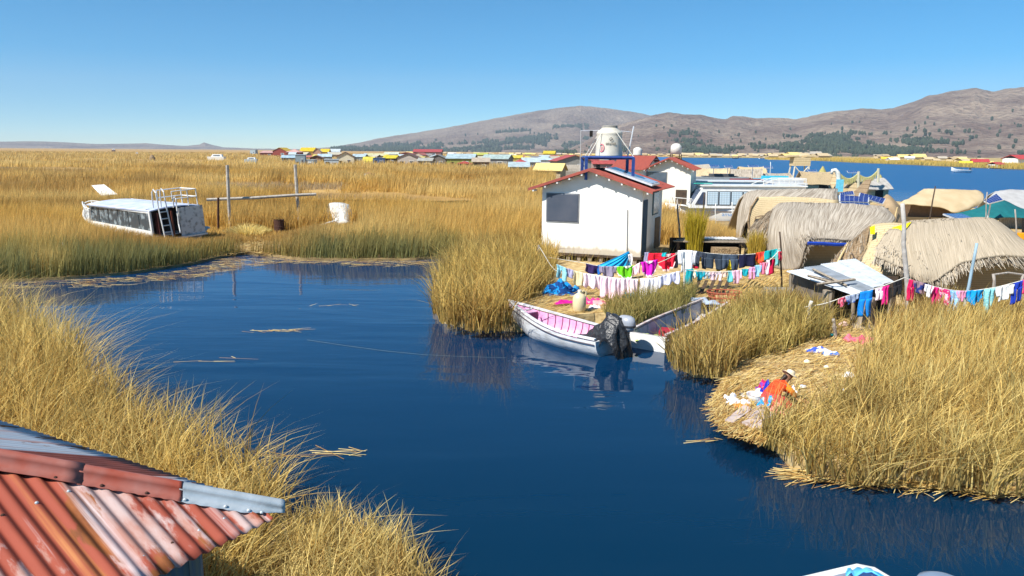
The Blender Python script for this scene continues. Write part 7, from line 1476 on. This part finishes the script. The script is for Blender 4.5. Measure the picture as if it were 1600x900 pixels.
for px, py, s, lb in [(385, 370, .9, 'dried reed heap on the marsh bank left of the drum'), (404, 366, .6, 'greenish reed mound beside the dried heap')]:
    q = P(px, py, .1); t = thing('reed_heap', q, lb, 'reed heap'); n = 420; a = rng.uniform(0, 6.28, n); rr = s * np.sqrt(rng.random(n)); tip = mixc(np.tile(TAN, (n, 1)), np.tile(OLV, (n, 1)), rng.random(n) * (.9 if s < .8 else .3))
    o = blades('stems', rr * np.cos(a), rr * np.sin(a) * .7, np.clip(s * .9 - rr, 0, 1) * .5, np.full(n, s * .75), np.full(n, .035), rng.uniform(.3, 1.1, n), a, tip, tip, 3, .2); del o['kind']; o.parent = t
# thin line floating across the channel
t = thing('floating_line', P(600, 545, .01), 'thin pale cord floating across the channel to the pink boat', 'line')
MB().tube([rel(t, P(x, y, .012)) for x, y in [(480, 531), (540, 540), (600, 548), (660, 554), (720, 557), (790, 559)]], .0028, 4).build('cord', pc((120, 132, 120)), t)

# ------------------------------------------------------------------ rusty corrugated roof at lower left
z0 = 2.6; K = P(441, 800, z0); Fp = P(240, 900, z0); Bp = P(20, 668, z0)
ea = (Fp - K).normalized(); eb = (Bp - K).normalized(); hdir = (ea + eb).normalized(); half = ea.angle(eb) / 2; PIT = R_(25); up = math.tan(PIT) * math.sin(half)
hp = lambda t: K + hdir * t + Vector((0, 0, up * t))
rfh = thing('corner_hut', (K.x - 1.2, K.y - .2, 0), 'hut with rusty red corrugated hip roof filling the lower left corner', 'hut')
def rust_mat(red=True):
    m, nt, b, L = new_mat('rusty_corrugated' if red else 'galvanised_rust'); N = nt.nodes; b.inputs['Roughness'].default_value = .75; b.inputs['Specular IOR Level'].default_value = .2
    tc = N.new('ShaderNodeTexCoord'); mp = N.new('ShaderNodeMapping'); mp.inputs['Scale'].default_value = (1, .28, 1); L.new(tc.outputs['UV'], mp.inputs[0])
    def nz(s, d=6, off=0, src=mp):
        mm = N.new('ShaderNodeMapping'); mm.inputs['Location'].default_value = (off, off * .7, 0); L.new(src.outputs[0], mm.inputs[0])
        n = N.new('ShaderNodeTexNoise'); n.inputs['Scale'].default_value = s; n.inputs['Detail'].default_value = d; n.inputs['Roughness'].default_value = .62; L.new(mm.outputs[0], n.inputs['Vector']); return n
    def ramp(n, a, b_, ca, cb):
        r = N.new('ShaderNodeValToRGB'); r.color_ramp.elements[0].position = a; r.color_ramp.elements[1].position = b_; r.color_ramp.elements[0].color = (*ca, 1); r.color_ramp.elements[1].color = (*cb, 1); L.new(n.outputs[0], r.inputs[0]); return r
    def mix(f, a, b_):
        x = N.new('ShaderNodeMixRGB'); L.new(f.outputs[0], x.inputs[0]); L.new(a.outputs[0], x.inputs[1]); L.new(b_.outputs[0], x.inputs[2]); return x
    K0, K1 = (0, 0, 0), (1, 1, 1)
    base = ramp(nz(2.2), .35, .65, (.34, .078, .045), (.25, .055, .035)) if red else ramp(nz(3), .35, .65, (.50, .56, .62), (.38, .43, .48))
    pinkish = ramp(nz(9, 5, 3), .4, .6, (.44, .33, .31), (.38, .19, .15))
    rustc = ramp(nz(14, 6, 7), .35, .65, (.30, .10, .03), (.17, .055, .02))
    c = mix(ramp(nz(2.6 if red else 2.2, 9, 11), .51 if red else .60, .545 if red else .64, K0, K1), base, pinkish if red else ramp(nz(5, 4, 1), .4, .6, (.30, .10, .05), (.40, .14, .07)))
    c = mix(ramp(nz(3.4, 8, 23), .56, .585, K0, K1), c, rustc)
    # stains that follow single ribs
    sep = N.new('ShaderNodeMapping'); sep.inputs['Scale'].default_value = (4.4, .12, 1); L.new(tc.outputs['UV'], sep.inputs[0])
    c = mix(ramp(nz(1.0, 5, 31, sep), .58, .64, K0, K1), c, ramp(nz(7, 6, 9), .35, .65, (.48, .20, .07), (.36, .10, .035)))
    c = mix(ramp(nz(1.3, 6, 43, sep), .54, .62, K0, K1), c, ramp(nz(6, 4, 2), .4, .6, (.54, .46, .46), (.44, .28, .26)))
    L.new(c.outputs[0], b.inputs['Base Color'])
    bpn = N.new('ShaderNodeBump'); bpn.inputs['Strength'].default_value = .25; bpn.inputs['Distance'].default_value = .004; n = nz(22, 6, 5); L.new(n.outputs[0], bpn.inputs['Height']); L.new(bpn.outputs[0], b.inputs['Normal']); return m
RM, RG = rust_mat(True), rust_mat(False)
def corr_plane(e, name, mat, pitch_len, Lr, amp, u_lo=0, u_hi=None):
    """sheet from the eave line K + e*s up to the hip; corrugations run perpendicular to the eave"""
    inn = (hdir - e * hdir.dot(e)).normalized(); ca, sa = hdir.dot(e), hdir.dot(inn); ns = int(Lr / pitch_len * 10); rows = []; uvr = []
    u_hi = u_hi or Lr; mb = MB(); g = []
    N_ = 9; s_vals = np.linspace(u_lo, u_hi, int((u_hi - u_lo) / pitch_len * 10))
    for s in s_vals:
        t_h = s / ca; run = t_h * sa; row = []
        for j in range(N_):
            v = j / (N_ - 1); q = K + e * s + inn * (run * v - .03 * (1 - v)) + Vector((0, 0, up * t_h * v)); nz_ = amp * math.cos(2 * math.pi * s / pitch_len)
            nrm = (Vector((0, 0, 1)) * math.cos(PIT) - inn * math.sin(PIT)); q = q + nrm * (nz_ + .004 * mnoise.noise(Vector((s * 2, v * 3, 0)))); row.append(rel(rfh, q))
        g.append(row)
    base = len(mb.v); mb.sheet(g, .003)
    nn = len(g) * N_; mb.uv = [((s_vals[i] * 1.0), j / (N_ - 1) * s_vals[i] / ca * sa) for i in range(len(g)) for j in range(N_)] * 2
    return mb.build(name, mat, rfh, smooth=True)
corr_plane(ea, 'front_roof', RM, .09, 4.2, .012, .10)
corr_plane(eb, 'back_roof', RG, .09, 4.2, .012, .03, 1.05)
corr_plane(eb, 'red_back_roof', nmat('dark_red_sheet', (.26, .07, .045), (.17, .05, .035), 5, .6),   .09, 4.2, .012, 1.04, 1.75)
corr_plane(eb, 'grey_back_roof', RG, .09, 4.2, .012, 1.74, 4.2)
# ridge cap along the hip, in two materials
def cap(t0, t1, mat, name, lift=.0):
    side = Vector((-hdir.y, hdir.x, 0)); ax = Vector((hdir.x, hdir.y, up)).normalized(); mb = MB(); g = []
    sgn = 1 if side.dot(ea) > 0 else -1; w1 = side * sgn
    inn_a = (hdir - ea * hdir.dot(ea)).normalized(); inn_b = (hdir - eb * hdir.dot(eb)).normalized()
    na = (Vector((0, 0, 1)) * math.cos(PIT) - inn_a * math.sin(PIT)); nb = (Vector((0, 0, 1)) * math.cos(PIT) - inn_b * math.sin(PIT))
    da = ax.cross(na).normalized(); da = da if da.dot(ea) > 0 else -da; db = ax.cross(nb).normalized(); db = db if db.dot(eb) > 0 else -db
    for i in range(25):
        t = t0 + (t1 - t0) * i / 24; c_ = hp(t) + Vector((0, 0, .012 + lift)); wav = .004 * math.sin(i * 2.1); row = []
        fl = min(1, .35 + t * 3); row.append(c_ + da * ((.085 + wav) * fl) + na * .010); row.append(c_ + da * .045 * fl + na * .010)
        for a in np.linspace(-1.9, 1.9, 13): row.append(c_ + Vector((0, 0, .046)) + (w1 * math.sin(-a) * .033) + Vector((0, 0, .033 * math.cos(a))))
        row.append(c_ + db * .04 + nb * .010); row.append(c_ + db * .085 + nb * .006)
        g.append([rel(rfh, p) for p in row])
    mb.sheet([r[::-1] for r in g], .004, 0, 3, 1); o = mb.build(name, mat, rfh, smooth=True); return da, na
ZINC = nmat('zinc_cap', (.52, .57, .60), (.40, .45, .47), 6, .42, .15, metal=.3)
RCAP = nmat('red_cap', (.34, .07, .04), (.36, .14, .11), 5, .55, .1)
da, na = cap(-.02, .62, ZINC, 'zinc_ridge_cap'); cap(.60, 1.18, RCAP, 'red_ridge_cap', .004); cap(1.16, 3.6, RCAP, 'red_ridge_cap', .010)
for i, t_ in enumerate([.12, .20, .34, .58, .80, 1.05, 1.3, 1.6, 1.95]):
    q = rel(rfh, hp(t_) + Vector((0, 0, .022)) + da * .066 + na * .006); MB().lathe([(.013, -.004), (.012, .003), (.006, .008), (.001, .009)], 8, c=q).build('screw', ZINC if t_ < .6 else RUST, rfh)
inn_a = (hdir - ea * hdir.dot(ea)).normalized()
for i in range(16):
    for off in (.12, .72):
        s = .18 * (i + 1) + (0 if off < .5 else .09); t_h = s / hdir.dot(ea)
        if off > t_h * hdir.dot(inn_a) * .9: continue
        q = rel(rfh, K + ea * s + inn_a * off + Vector((0, 0, math.tan(PIT) * off + .018))); MB().lathe([(.012, -.004), (.011, .003), (.005, .008), (.001, .009)], 8, c=q).build('screw', ZINC if i % 3 else RUST, rfh)
# walls under the eaves
inn_b = (hdir - eb * hdir.dot(eb)).normalized()
c0 = K + ea * .42 + inn_a * .30 if False else K + (ea + eb) * .38
wallm = nmat('blue_grey_wall', (.13, .16, .20), (.20, .20, .17), 6, .7, .2, (8, 8, .6))
for e, o_ in ((ea, eb), (eb, ea)):
    g = []
    for i in range(120):
        s = 3.6 * i / 119; p = c0 + e * s; nn = -o_; amp_ = .008 * math.cos(s / .118 * 2 * math.pi); g.append([rel(rfh, Vector((p.x + nn.x * amp_, p.y + nn.y * amp_, z))) for z in (2.62 + .0, 1.5, .1)])
    MB().sheet(g, .01).build('wall', wallm, rfh, smooth=True)
MB().tube([rel(rfh, c0.xy.to_3d() + Vector((0, 0, 0))), rel(rfh, c0.xy.to_3d() + Vector((0, 0, 2.66)))], .05, 4).build('corner_post', wallm, rfh)
